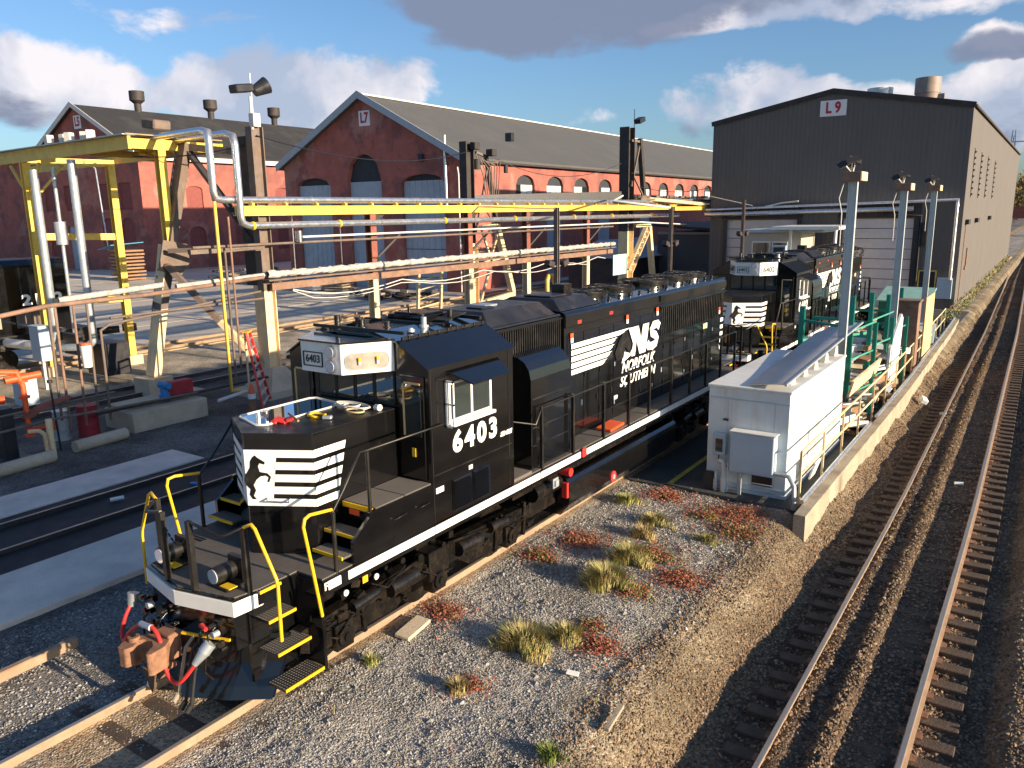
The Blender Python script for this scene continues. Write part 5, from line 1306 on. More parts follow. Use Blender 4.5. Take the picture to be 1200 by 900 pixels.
    q = MB(); q.cyl((1.4, 9.9, .55), (1.43, 9.9, .55), .13, 16); q.build('fuel_filler', MT['red_bright'], tank, local=True); MB().cyl((1.43, 9.9, .55), (1.44, 9.9, .55), .06, 10).build('filler_cap', MT['galv'], tank, local=True)
    MB().bx(1.44, 1.48, 7.3, 7.42, 1.1, 1.22).bx(1.42, 1.44, 7.26, 7.46, 1.06, 1.26).build('receptacle', MT['galv'], t, local=True)
    MB().cyl((1.52, 1.30+.3, 1.30), (1.54, 1.30+.3, 1.30), .045, 12).build('gauge', WH, t, local=True); MB().cyl((1.52, 2.2, 1.30), (1.54, 2.2, 1.30), .045, 12).build('gauge', WH, t, local=True)
    MB().bx(1.552, 1.562, 1.9, 2.0, 1.32, 1.42).build('marker_plate', YB, t, local=True)
    make_truck(t, 3.86, 2.12); make_truck(t, 16.1, 2.0)
    return t

MT['lens_box'] = material('lens_box', (.36,.33,.28), rough=.12, var=.3, vscale=5)
loco1 = make_loco('6403', '6403', None, 'black diesel locomotive numbered 6403 with open front porch nearest the camera', LY0)
loco2 = make_loco('6402', '6407', '6402', 'black diesel locomotive numbered 6402 coupled behind the nearer one', LY0+20.35, items=False)

MT['mirror_sheet'] = material('mirror_sheet', (.55,.62,.70), rough=.03, metal=1, var=0)
b = MB(); pg = [(-.80, 1.86), (-.72, 1.78), (-.12, 1.62), (-.02, 1.72), (-.02, 3.05), (-.12, 3.2), (-.72, 3.3), (-.80, 3.2)]
b.prism([(x, LY0+y) for x, y in pg], 'z', 3.453, 3.462); tag(b.build('polished_panel', MT['mirror_sheet'], loc=(-.4, LY0+2.4, 3.455)), 'shiny sheet mirroring the sky, laid on the far half of the nose of locomotive 6403', 'metal sheet')
b = MB(); pts = [(x, LY0+y, 3.462) for x, y in pg]+[(pg[0][0], LY0+pg[0][1], 3.462)]; b.tube(pts, .018, 6); tag(b.build('panel_gasket', MT['trim'], loc=(-.4, LY0+2.4, 3.455)), 'pale beading round the shiny sheet on the nose of locomotive 6403', 'trim')
# things lying on the nose of the first locomotive
zN = 3.455
def nose_item(name, mb, m, label, cat, bevel=0): return tag(mb.build(name, m, loc=(0, LY0+2.3, zN), bevel=bevel), label, cat)
b = MB(); b.cyl((-.30, LY0+1.92, zN), (-.30, LY0+1.92, zN+.13), .075, 20); b.cyl((-.30, LY0+1.92, zN+.13), (-.30, LY0+1.92, zN+.135), .07, 20); nose_item('paint_can', b, MT['chrome'], 'small round metal can standing on the nose of locomotive 6403', 'can')
b = MB(); b.box((.02, LY0+1.95, zN+.03), (.20, .16, .05), (0, .2, .4)); b.box((.12, LY0+2.02, zN+.045), (.12, .2, .04), (0, -.2, .9)); b.box((-.02, LY0+1.86, zN+.03), (.1, .12, .03), (.2, .1, .2)); nose_item('red_rag', b, MT['red_bright'], 'crumpled red rag lying on the nose of locomotive 6403', 'rag', .02)
b = MB(); b.cyl((-.05, LY0+2.15, zN+.08), (.33, LY0+2.0, zN+.05), .018, 8); b.build('brush_handle', MT['wood_brown'], None, loc=(0, LY0+2.1, zN)); tag(bpy.data.objects['brush_handle'], 'short brown stick laid across the red rag', 'stick')
b = MB(); b.tube([(.22+.11*math.cos(a)*(1.3), LY0+2.45+.11*math.sin(a), zN+.02+.012*math.sin(3*a)) for a in [i*.4 for i in range(15)]], .02, 7); nose_item('work_glove', b, MT['yellow_bright'], 'small yellow coil lying beside the red rag on the nose', 'strap')
b = MB(); b.box((.48, LY0+2.42, zN+.03), (.14, .09, .05), (0, 0, .5)); nose_item('cable_connector', b, MT['galv'], 'small silver fitting beside the yellow coil on the nose', 'fitting', .012)
pts = []
for i in range(90):
    a = i*.28; r_ = .16+.02*math.sin(i*.7); pts.append((.28+(.17+.10*math.sin(i*.11))*math.cos(a)*1.4, LY0+3.12+r_*math.sin(a)*.8, zN+.02+i*.0004))
b = MB(); b.tube(pts, .014, 6); nose_item('coiled_cable', b, MT['trim'], 'loose coil of white cable on the nose under the windscreen', 'cable')
pts = [(.55+.16*math.cos(a), LY0+2.92+.10*math.sin(a), zN+.03) for a in [i*.35 for i in range(19)]]
b = MB(); b.tube(pts, .014, 6); nose_item('coiled_cable', b, MT['ply'], 'small ring of tan cable in front of the white coil on the nose', 'cable')
b = MB(); b.cyl((.70, LY0+3.22, zN+.04), (.80, LY0+3.20, zN+.05), .05, 12); nose_item('plastic_cup', b, MT['white_paint'], 'white plastic cup on the nose beside the cable coil', 'cup')
b = MB(); b.box((1.28, LY0+13.2-3.55+.35, 1.69), (.36, .75, .06), (0, .05, .06)); tag(b.build('red_mat', MT['orange_red'], loc=(1.25, LY0+10.4, 1.66), bevel=.01), 'flat orange red tray lying on the walkway of locomotive 6403', 'tray')
# ---------------------------------------------------------------- pipe rack and old crane bents left of the locomotives
def hpost(mb, x, y, z0, z1, w=.34, t=.05):
    mb.bx(x-w/2, x-w/2+t, y-w/2, y+w/2, z0, z1); mb.bx(x+w/2-t, x+w/2, y-w/2, y+w/2, z0, z1); mb.bx(x-w/2+t, x+w/2-t, y-t/2, y+t/2, z0, z1); return mb
RXK = -14.7
rack = empty('pipe_rack', (RXK, 31, 0), 'long yellow overhead pipe rack carrying silver pipes behind the locomotives', 'pipe rack')
for y in (24.7, 31.4, 36.6, 43.3):
    p = hpost(MB(), RXK-.1, y, 3.75, 6.4).build('post', MT['red_steel'], rack)
    hpost(MB(), RXK-.1, y, -.17, 3.75, .342).build('painted_foot', MT['cream_steel'], p)
    MB().beam((RXK-.1, y, 4.4), (RXK+.3, y+1.35, 5.55), .07, .09).build('bracket', MT['dark_steel'], p)
    MB().prism([(y-.05, 5.9), (y+.9, 6.42), (y-.05, 6.42)], 'x', RXK-.14, RXK-.06).build('gusset', MT['dark_steel'], p)
b = MB(); b.bx(RXK-.12, RXK+.12, 17.95, 64, 6.42, 6.46); b.bx(RXK-.12, RXK+.12, 17.95, 64, 6.72, 6.76); b.bx(RXK-.015, RXK+.06, 17.95, 64, 6.46, 6.72)
b.build('beam', MT['yellow_steel'], rack)
b = MB(); b.bx(-12.9, -12.7, 52, 63, 6.35, 6.6); b.build('beam', MT['yellow_steel'], rack)
for i in range(30): MB().bx(RXK-.08, RXK+.14, 18.6+i*1.5, 18.7+i*1.5, 6.76, 6.86).build('pipe_shoe', MT['yellow_steel'], rack)
# two insulated pipes that loop up to the canopy
b = MB(); b.tube([(-20.5, 17.7, 9.25), (-15.1, 17.2, 9.25), (-14.75, 17.17, 9.18), (-14.7, 17.15, 8.9), (-14.7, 17.15, 7.25), (-14.7, 17.2, 7.02), (-14.7, 17.45, 6.97), (-14.7, 64, 6.97)], .125, 12); b.build('pipe', MT['silver_pipe'], rack)
b = MB(); b.tube([(-20.5, 18.6, 9.2), (-15.0, 18.05, 9.2), (-14.58, 18.03, 9.1), (-14.5, 18.03, 8.8), (-14.5, 18.03, 6.4), (-14.5, 18.08, 6.18), (-14.5, 18.3, 6.08), (-14.5, 57, 6.0)], .125, 12); b.build('pipe', MT['silver_pipe'], rack)
for y in (18.45, 22.6, 29.2, 35.0, 41.2, 46, 52): MB().cyl((-14.5, y, 6.07), (-14.5, y+.09, 6.07), .15, 12).build('pipe_clamp', MT['yellow_bright'], rack)
for y in (21.4, 27.5, 34, 40, 47, 54): MB().cyl((RXK, y, 6.97), (RXK, y+.1, 6.97), .14, 12).build('pipe_clamp', MT['silver_pipe'], rack)
b = MB(); b.tube([(-14.3, 20.2, 5.62), (-14.3, 50, 5.62), (-14.3, 58, 5.3)], .045, 6); b.build('pipe', MT['trim'], rack)
b = MB(); b.tube([(-14.35, 15.9, 5.42), (-14.35, 46, 5.42)], .05, 6); b.build('pipe', MT['brown_steel'], rack)
# lagged pipe: lumpy wrapping
b = MB(); pts = []; n = 14; vs = []; yy = 18.9; rr_ = random.Random(5); rows = []
while yy < 46.5:
    rad = .115+rr_.uniform(-.02, .03); cz = 4.32+rr_.uniform(-.015, .015)
    rows.append([(RXK+.25+rad*math.cos(2*PI*j/n)*rr_.uniform(.9, 1.1), yy, cz+rad*math.sin(2*PI*j/n)*rr_.uniform(.85, 1.15)) for j in range(n)]); yy += .16
vs = [p for r_ in rows for p in r_]
b.add(vs, [(i*n+j, (i+1)*n+j, (i+1)*n+(j+1) % n, i*n+(j+1) % n) for i in range(len(rows)-1) for j in range(n)])
b.build('lagged_pipe', MT['cloth'], rack)
MB().bx(RXK+.05, RXK+.35, 18.9, 46.5, 4.08, 4.14).build('tray', MT['brown_steel'], rack)
b = MB(); b.bx(RXK+.0, RXK+.12, 19.2, 46.5, 3.72, 3.98); b.build('channel', MT['rust_pipe'], rack)
b = MB(); b.tube([(RXK+.3, 20, 3.7)]+[(RXK+.35, 20+i*1.0, 3.62-.28*abs(math.sin(i*PI/6))) for i in range(1, 26)], .025, 5); b.tube([(RXK+.28, 20, 3.66)]+[(RXK+.3, 20+i*1.0, 3.52-.34*abs(math.sin(i*PI/7+.3))) for i in range(1, 24)], .02, 5)
q = b.build('hanging_cable', MT['trim'], rack); q['kind'] = 'stuff'
MB().bx(RXK+.18, RXK+.24, 37.9, 39.4, .35, .42).build('sign_bar', MT['galv'], rack)
b = MB(); b.bx(-14.5, -14.45, 46.3, 48.2, 2.3, 3.6); tag(b.build('notice_board', MT['cyan_sign'], loc=(-14.5, 47, 2.9)), 'pale blue notice board hanging below the pipe rack by the yellow column', 'sign')
# left end: pipework frame with many thin uprights
fr = empty('pipe_stand', (-14.6, 13, 0), 'rusty thin pipework frame with many uprights at the left end of the rack', 'pipework')
b = MB(); b.tube([(-14.6, 9.0, 3.72), (-14.6, 11.2, 3.98), (-14.5, 14, 4.02), (-14.4, 18.7, 4.25)], .07, 7); b.build('pipe', MT['rust_pipe'], fr)
b = MB(); b.tube([(-14.7, 11.6, 4.1), (-14.65, 14.9, 4.28)], .09, 8); b.tube([(-14.55, 15.3, 4.2), (-14.5, 18.8, 4.32)], .08, 8); q = b.build('lagged_pipe', MT['cloth'], fr); q['kind'] = 'stuff'
for (pts, m_) in (([(-14.6, 11.25, 4.0), (-14.6, 11.2, .6)], 'brown_steel'), ([(-14.55, 11.4, 3.9), (-14.55, 11.4, .2)], 'rust_pipe'), ([(-14.6, 11.95, 3.9), (-14.6, 11.9, .3)], 'rust_pipe'), ([(-14.6, 12.35, 3.9), (-14.6, 12.3, .5)], 'brown_steel'),
                  ([(-14.5, 18.6, 3.75), (-14.5, 12.9, 3.25), (-14.5, 12.62, 3.1), (-14.5, 12.6, .3)], 'brown_steel'), ([(-14.4, 18.6, 3.5), (-14.4, 12.9, 3.45)], 'brown_steel'),
                  ([(-14.0, 16.65, 6.9), (-14.0, 16.65, .5), (-13.9, 17.0, .45)], 'yellow_steel'), ([(-14.1, 17.2, 6.4), (-14.1, 17.2, 1.2)], 'rust_pipe'), ([(-14.1, 18.5, 5.3), (-14.1, 16.95, 5.25), (-14.1, 16.95, .7)], 'brown_steel'), ([(-13.95, 17.35, 2.4), (-13.95, 17.35, .0)], 'cream_steel')):
    b = MB(); b.tube(pts, .042 if m_ != 'yellow_steel' else .06, 6); b.build('pipe', MT[m_], fr)
MB().bx(-14.62, -14.45, 15.9, 18.9, 5.2, 5.36).build('channel', MT['brown_steel'], fr); MB().bx(-14.62, -14.45, 12.2, 18.6, .55, .62).build('channel', MT['dark_steel'], fr)
b = MB(); b.cyl((-14.2, 20.3, 5.45), (-14.2, 20.3, 5.85), .14, 12); b.build('insulator', MT['chrome'], fr)
b = MB(); b.cyl((-14.3, 12.0, 2.1), (-14.3, 12.0, 2.75), .13, 10, .16); b.build('bucket', MT['white_paint'], fr); MB().cyl((-14.3, 12.0, 2.75), (-14.3, 12.0, 2.82), .15, 10).build('bucket_lid', MT['orange_cone'], fr)

# bents of the old travelling crane
bA = empty('crane_bent', (-16.6, 18, 0), 'riveted brown crane bent with floodlights on top and cream painted foot, nearest the pipe loops', 'steel frame', 'old riveted crane bents')
def boxcol(mb, x, y, z0, z1, w, d, t=.04):
    mb.bx(x-w/2, x+w/2, y-d/2, y-d/2+t, z0, z1); mb.bx(x-w/2, x+w/2, y+d/2-t, y+d/2, z0, z1); mb.bx(x-t/2, x+t/2, y-d/2+t, y+d/2-t, z0, z1); return mb
c_ = boxcol(MB(), -14.9, 19.2, 3.7, 9.5, .34, .52).bx(-15.05, -14.75, 18.95, 18.97, 3.7, 9.4).build('column', MT['brown_steel'], bA)
boxcol(MB(), -14.9, 19.2, .75, 3.7, .344, .524).build('painted_foot', MT['cream_steel'], c_)
MB().bx(-15.75, -15.06, 19.0, 19.4, 3.9, 9.2).build('web_plate', MT['dark_steel'], c_)  # web on the column's shaded side, the shade put into its dark colour
MB().bx(-15.4, -15.06, 19.0, 19.4, .75, 3.9).build('painted_foot', MT['cream_steel'], c_)
b = MB(); b.add([(-15.7, 18.4, .1), (-14.1, 18.4, .1), (-14.1, 20.0, .1), (-15.7, 20.0, .1), (-15.25, 18.9, .85), (-14.55, 18.9, .85), (-14.55, 19.5, .85), (-15.25, 19.5, .85)], [(4,5,6,7), (0,1,5,4), (1,2,6,5), (2,3,7,6), (3,0,4,7)])
b.bx(-15.9, -13.9, 18.1, 20.2, -.2, .1); b.build('pedestal', MT['concrete_cream'], bA)
b = MB(); b.beam((-18.85, 16.75, .5), (-18.55, 17.65, 5.4), .55, .3, (0,1,0)); lg = b.build('leg', MT['cream_steel'], bA)
b = MB(); b.beam((-18.70, 17.2, 3.0), (-18.2, 18.6, 9.1), .554, .304, (0,1,0)); b.build('leg', MT['brown_steel'], bA)
b = MB()
for i in range(26):
    k = i/25; p = Vector((-18.70, 17.2, 3.0)).lerp(Vector((-18.2, 18.6, 9.1)), k); b.box(tuple(p+Vector((-.16, -.2, 0))), (.03, .03, .12))
q = b.build('rivet', MT['dark_steel'], lg); q['kind'] = 'stuff'
b = MB(); b.prism([(17.0, 4.5), (17.9, 4.25), (18.3, 4.7), (18.3, 5.4), (17.3, 5.6)], 'x', -18.2, -18.15); b.build('gusset_plate', MT['brown_steel'], bA)
b = MB(); b.beam((-18.1, 17.3, 4.7), (-16.6, 18.3, 2.55), .24, .2); b.build('brace', MT['brown_steel'], bA); b = MB(); b.beam((-16.6, 18.3, 2.55), (-15.2, 19.1, .8), .24, .2); b.build('brace', MT['cream_steel'], bA)
b = MB(); b.beam((-18.2, 18.6, 9.0), (-15.1, 19.15, 5.3), .3, .12); b.build('brace', MT['dark_steel'], bA)
b = MB(); b.beam((-18.5, 18.6, 9.0), (-14.9, 19.2, 8.6), .2, .25); b.build('cross_beam', MT['brown_steel'], bA); b = MB(); b.beam((-17.9, 17.3, 5.2), (-14.9, 19.0, 5.3), .1, .16); b.build('cross_beam', MT['brown_steel'], bA)
b = MB(); b.bx(-19.3, -18.3, 16.2, 17.2, -.2, .5); b.build('pedestal', MT['concrete_cream'], bA)
b = MB(); b.cyl((-14.9, 19.2, 9.5), (-14.9, 19.2, 11.3), .03, 6); b.cyl((-14.85, 19.1, 9.4), (-14.85, 19.1, 10.5), .05, 8); b.bx(-14.95, -14.7, 19.05, 19.35, 9.5, 9.95); b.build('mast', MT['trim'], bA)
b = MB(); b.box((-14.9, 18.8, 10.75), (.45, .75, .28), (.15, 0, 0)); b.build('floodlight', MT['ac_black'], bA, bevel=.04)
b = MB(); b.cyl((-14.85, 19.3, 10.7), (-14.7, 19.75, 10.95), .19, 14, .3); b.build('floodlight', MT['ac_black'], bA)
b = MB(); b.box((-18.45, 17.7, 9.72), (.8, .7, .34), (0, .15, 0)); tag(b.build('floodlight', MT['brown_steel'], loc=(-18.45, 17.9, 9.6), bevel=.05), 'wide brown floodlight head standing on the corner of the yellow canopy', 'floodlight')

bB = empty('crane_bent', (-20, 40, 0), 'dark crane column with cream A-shaped frame standing in front of the L7 corner', 'steel frame', 'old riveted crane bents')
boxcol(MB(), -20.0, 38.3, 4.6, 10.45, .5, .75).bx(-20.2, -19.8, 37.95, 37.98, 4.6, 10.4).build('column', MT['dark_steel'], bB)
boxcol(MB(), -20.0, 38.5, -.1, 4.6, .504, .754).build('column', MT['cream_steel'], bB)
for (a, c2, m_, w_) in (((-20, 39.2, 9.9), (-20, 40.3, 9.7), 'brown_steel', .14), ((-20, 40.2, 9.8), (-20, 41.3, 5.4), 'dark_steel', .22), ((-20, 39.0, 5.2), (-20, 40.4, 9.2), 'brown_steel', .1), ((-20, 39.2, 7.4), (-20, 40.7, 6.0), 'brown_steel', .09),
                        ((-20, 41.2, 5.6), (-20, 43.2, .4), 'cream_steel', .34), ((-20, 39.0, 5.5), (-20, 41.2, 5.6), 'cream_steel', .25), ((-20, 39.0, .9), (-20, 43.1, 1.2), 'cream_steel', .3), ((-20, 39.3, .9), (-20, 40.3, 2.9), 'cream_steel', .14), ((-20, 41.8, 3.6), (-20, 39.8, 3.4), 'cream_steel', .12), ((-20, 39.6, 5.4), (-20, 40.6, 3.4), 'cream_steel', .12), ((-20, 41.4, 5.3), (-20, 40.4, 3.4), 'cream_steel', .12)):
    MB().beam(a, c2, w_, w_).build('brace', MT[m_], bB)
b = MB(); b.cyl((-19.7, 38.9, 8.9), (-19.7, 38.9, 9.5), .22, 10); b.box((-19.6, 38.6, 10.2), (.4, .5, .4)); b.box((-19.5, 40.1, 9.9), (.5, .5, .4)); b.box((-19.3, 41.3, 9.0), (.2, .25, .5)); q = b.build('transformer', MT['dark_steel'], bB, bevel=.03); q['kind'] = 'stuff'
b = MB()
for i in range(7): b.tube([(-19.7, 38.8+i*.25, 9.8-.1*i), (-19.5, 39.2+i*.3, 8.6+.15*i), (-19.6, 39.6+i*.2, 7.4-.1*i)], .035, 5)
q = b.build('wiring', MT['brown_steel'], bB); q['kind'] = 'stuff'
b = MB(); b.box((-19.4, 41.9, 10.9), (.5, .3, .5)); tag(b.build('floodlight', MT['ac_black'], loc=(-19.4, 41.9, 10.9), bevel=.03), 'small square black floodlight seen against the grey L7 roof', 'floodlight')
b = MB(); b.bx(-20.3, -17.2, 37.6, 37.7, 5.9, 6.8); 
bC = empty('crane_bent', (-15.6, 51, 0), 'tallest dark crane column with lattice leg just left of the L9 shed', 'steel frame', 'old riveted crane bents')
boxcol(MB(), -15.6, 50.4, 5.0, 11.85, .7, .9).bx(-15.9, -15.3, 50.0, 50.03, 5.0, 11.8).build('column', MT['dark_steel'], bC)
boxcol(MB(), -15.6, 50.4, -.1, 5.0, .704, .904).build('column', MT['cream_steel'], bC)
for (a, c2, m_, w_) in (((-15.4, 51.9, 11.2), (-15.4, 52.9, 6.4), 'dark_steel', .3), ((-15.4, 50.6, 11.0), (-15.4, 52.0, 11.0), 'brown_steel', .15), ((-15.4, 50.7, 8.0), (-15.4, 51.9, 10.8), 'brown_steel', .12), ((-15.4, 50.8, 8.9), (-15.4, 52.7, 7.3), 'brown_steel', .1), ((-15.4, 50.8, 7.0), (-15.4, 52.9, 7.0), 'brown_steel', .12),
                        ((-15.2, 53.2, 5.3), (-15.2, 54.4, .2), 'cream_steel', .35), ((-15.2, 51.0, 5.35), (-15.2, 53.4, 5.35), 'cream_steel', .2)):
    MB().beam(a, c2, w_, w_).build('brace', MT[m_], bC)
b = MB()
pa, pb = Vector((-15.2, 49.9, 2.4)), Vector((-15.2, 52.8, 5.3))
b.beam(pa, pb, .3, .07); b.beam(pa+Vector((0,.5,-.25)), pb+Vector((0,.5,-.25)), .3, .07)
for i in range(16):
    k0 = i/16; k1 = (i+1)/16; q0 = pa.lerp(pb, k0); q1 = pa.lerp(pb, k1)+Vector((0,.5,-.25))
    if i % 2: q0, q1 = q0+Vector((0,.5,-.25)), pa.lerp(pb, k1)
    b.beam(q0, q1, .05, .05)
b.build('lattice_leg', MT['cream_steel'], bC)
b = MB(); b.cyl((-15.2, 50.6, 11.85), (-15.2, 50.6, 13.0), .03, 6); b.box((-15.0, 51.0, 12.3), (.5, .8, .3), (.3, 0, 0)); b.build('floodlight', MT['ac_black'], bC, bevel=.05)
b = MB(); b.beam((-20.0, 38.7, 7.0), (-15.8, 50.2, 7.25), .3, .85); tag(b.build('crane_girder', MT['ac_black'], loc=(-18, 44, 6.1)), 'long black riveted girder spanning between the two dark crane columns', 'girder')
b = MB(); b.beam((-15.0, 51.0, 7.15), (-12.4, 62.5, 7.0), .5, .12)
for i in range(26):
    k_ = i/25; b.box((-15.0+2.6*k_+random.uniform(-.2, .2), 51+11.5*k_, 7.3), (random.uniform(.1, .4), random.uniform(.1, .5), random.uniform(.05, .2)), (0, 0, random.uniform(0, 3)))
q = b.build('cable_tray', MT['brown_steel'], loc=(-14, 56, 7)); tag(q, 'cluttered rusty cable tray running from the tallest crane column to the L9 shed', 'cable tray', kind='stuff')
b = MB(); b.tube([(-15.2, 50.9, 7.25), (-12.6, 57.2, 6.75)], .13, 10); tag(b.build('steam_pipe', MT['cream_steel'], loc=(-14, 54, 7)), 'cream insulated pipe running from the tallest crane column to the corner of L9', 'pipe')

# yellow canopy over the service track at the left
MT['roof_sheet'] = material('roof_sheet', (.30,.24,.13), rough=.6, var=.15)
can = empty('canopy_frame', (-22, 18, 0), 'bright yellow steel canopy with thin roof and braced legs at the left', 'canopy')
for (x, y, z0, z1) in ((-26.0, 16.5, .25, 8.7), (-25.6, 19.85, .25, 8.7), (-18.5, 17.75, 4.8, 9.3), (-33.0, 16.5, .25, 8.7)):
    b = MB(); hpost(b, x, y, z0, z1, .3, .06); q = b.build('post', MT['yellow_steel'], can)
    if z0 < 1: MB().bx(x-.35, x+.35, y-.35, y+.35, -.2, .26).build('footing', MT['concrete_cream'], q, bevel=.03)
for (a, c2, w_, h_) in (((-26, 16.6, 5.7), (-25.6, 19.8, 5.6), .12, .28), ((-26, 16.6, 2.95), (-25.6, 19.8, 2.85), .12, .28), ((-18.3, 16.5, 9.02), (-34, 16.3, 8.77), .12, .44), ((-18.3, 20.3, 9.02), (-34, 20.1, 8.77), .12, .32), ((-26, 16.5, 8.75), (-25.7, 20.1, 8.75), .12, .3),
                        ((-18.4, 16.6, 9.0), (-18.4, 20.3, 9.0), .12, .35), ((-22.2, 16.6, 8.9), (-22.2, 20.2, 8.9), .1, .25), ((-26, 16.5, 7.3), (-27.2, 16.5, 8.6), .09, .09), ((-26, 16.5, 7.3), (-24.8, 16.5, 8.6), .09, .09), ((-26, 16.7, 7.2), (-25.95, 18.0, 8.6), .09, .09)):
    MB().beam(a, c2, w_, h_).build('beam', MT['yellow_steel'], can)
b = MB(); b.beam((-18.2, 18.3, 9.30), (-23.4, 18.2, 9.21), 4.0, .04); b.build('roof', MT['roof_sheet'], can); b = MB(); b.beam((-18.2, 16.45, 9.28), (-34.2, 16.25, 9.04), .5, .03); b.build('edge_flashing', MT['galv'], can)
for (x, y, r0, zz) in ((-22.0, 16.3, .15, 8.6), (-24.2, 15.95, .15, 8.3), (-24.0, 16.6, .07, 8.4)):
    b = MB(); b.tube([(x, y, zz), (x, y, 1.7), (x-.15, y-.2, 1.45), (x-1.2, y-.6, 1.4)], r0, 12); b.build('downpipe', MT['galv'], can)
MB().cyl((-24.0, 16.6, 5.4), (-24.0, 16.6, 6.3), .22, 14).build('filter', MT['galv'], can)
for i in range(5): MB().box((-25.6+i*.8, 17.4+.2*(i%2), 9.55), (.28, .28, .45), (0, 0, .2*i)).build('vent_cap', MT['trim'], can, bevel=.02)
b = MB()
for i in range(9): b.box((-19.2-.35*i, 18.8+.3*(i % 3), 8.95), (.2, .5, .18), (0, 0, i*.7))
q = b.build('fitting', MT['yellow_bright'], can); q['kind'] = 'stuff'
b = MB(); b.tube([(-34, 14.5, 1.35), (-24.2, 15.6, 1.35)], .19, 14); tag(b.build('supply_pipe', MT['white_paint'], loc=(-28, 15, 1.3)), 'thick white pipe lying level below the black hood numbered 210 at left', 'pipe')
b = MB(); b.tube([(-34, 15.6, 2.0), (-24.0, 16.2, 2.0)], .09, 10); tag(b.build('supply_pipe', MT['silver_pipe'], loc=(-28, 16, 2)), 'thinner silver pipe running just above the thick white one at left', 'pipe')
b = MB(); b.bx(-23.6, -22.4, 15.9, 16.1, 1.1, 1.95); b.bx(-23.3, -21.8, 16.6, 17.6, .2, 1.5); tag(b.build('pump_skid', MT['ac_black'], loc=(-22.8, 16.5, 0), bevel=.02), 'black pump skid with pipes at the foot of the yellow canopy', 'pump')
for (x, y, z, w, d, h, nm, lb) in ((-21.2, 13.2, -.17, .8, .5, 1.0, 'control_cabinet', 'low grey steel cabinet standing on the lit gravel at left'), (-23.3, 14.9, 1.0, .75, .4, 1.35, 'control_cabinet', 'tall pale grey box fixed beside the yellow canopy leg')):
    b = MB().bx(x-w/2, x+w/2, y-d/2, y+d/2, z, z+h); b.bx(x-w/2-.02, x+w/2+.02, y-d/2-.02, y+d/2+.02, z+h, z+h+.04)
    o = b.build(nm, MT['grey_box'], loc=(x, y, z), bevel=.015); tag(o, lb, 'cabinet')
    if z > 0: MB().bx(x-.05, x+.05, y-.05, y+.05, -.2, z).build('leg', MT['galv'], o)

# locomotive at the far left, only its end showing
t = empty('locomotive', (-28.4, 11, 0), 'black locomotive numbered 210 with white lettering under the yellow canopy at the left edge', 'locomotive')
b = MB(); b.prism([(-27.35, .95), (-27.35, 4.45), (-27.7, 4.75), (-29.1, 4.75), (-29.45, 4.45), (-29.45, .95)], 'y', -6, 18.3); b.build('body', MT['black_paint'], t, bevel=.06)
MB().bx(-29.8, -27.0, -6, 19.0, 1.0, 1.6).build('frame_deck', MT['black_satin'], t)
MB().bx(-27.34, -27.3, 15.9, 17.4, 1.85, 2.6).build('side_panel', MT['brown_steel'], t); MB().bx(-27.34, -27.31, 15.0, 15.3, 1.9, 2.4).build('side_panel', MT['wood_grey'], t)
text_mesh('road_number', '2102', .62, MT['white_letter'], (1.08, 6.1, 3.0), SIDE, t, offset=.025, sx=1.3, spacing=1.1)
MB().bx(-27.33, -27.30, 16.2, 18.0, 2.62, 2.66).build('stripe', MT['white_letter'], t)
b = MB(); b.cyl((-28.9, 15.4, .5), (-27.6, 15.4, .5), .48, 20); b.cyl((-28.9, 13.2, .5), (-27.6, 13.2, .5), .48, 20); q = b.build('wheelset', MT['under_black'], t); q['kind'] = 'stuff'
MB().bx(-28.55, -28.2, 18.9, 19.9, .7, 1.05).build('coupler', MT['under_black'], t, bevel=.02)

# bits beside the dark track
def thing1(name, mb, m, lb, cat, loc, bevel=0, **k): return tag(mb.build(name, MT[m] if isinstance(m, str) else m, loc=loc, bevel=bevel), lb, cat, **k)
b = MB().bx(-15.7, -14.05, 13.05, 15.7, -.2, .45); b.bx(-15.9, -14.7, 13.3, 16.4, .45, .5)
thing1('concrete_wall', b, 'concrete_cream', 'low cream painted concrete block wall below the crane bent leg', 'wall', (-14.9, 14.4, -.2), .02)
b = MB().bx(-15.3, -14.9, 15.0, 15.8, .5, 1.0); thing1('tool_box', b, 'drum_red', 'dark red box sitting on the end of the cream concrete wall', 'box', (-15.1, 15.4, .5), .03)
b = MB(); b.cyl((-14.75, 14.6, .5), (-14.75, 14.6, .72), .17, 14); b.cyl((-14.75, 14.6, .72), (-14.75, 14.6, .95), .12, 14); b.cyl((-14.95, 14.6, 1.0), (-14.5, 14.65, 1.0), .11, 12); thing1('pump', b, 'blue', 'small blue pump mounted beside the red box on the concrete wall', 'pump', (-14.75, 14.6, .5))
def barrel(x, y, r, h, m, lb, band=True):
    t = empty('barrel', (x, y, -.15), lb, 'barrel'); b = MB()
    for (z0, z1) in ((0, .33), (.33, .66), (.66, 1)):
        b.cyl((x, y, -.15+z0*h), (x, y, -.15+z1*h-.02), r, 20); 
    b.build('body', MT[m], t); b = MB()
    for z in (.0, .33, .66, .985): b.cyl((x, y, -.16+z*h), (x, y, -.13+z*h), r+.015, 20)
    q = b.build('hoop', MT[m], t); q['kind'] = 'stuff'
    return t
barrel(-15.1, 12.2, .30, .95, 'drum_red', 'dark red steel drum behind the thin pipework at left')
barrel(-15.3, 11.5, .22, .9, 'galv', 'grey steel drum just left of the dark red one')
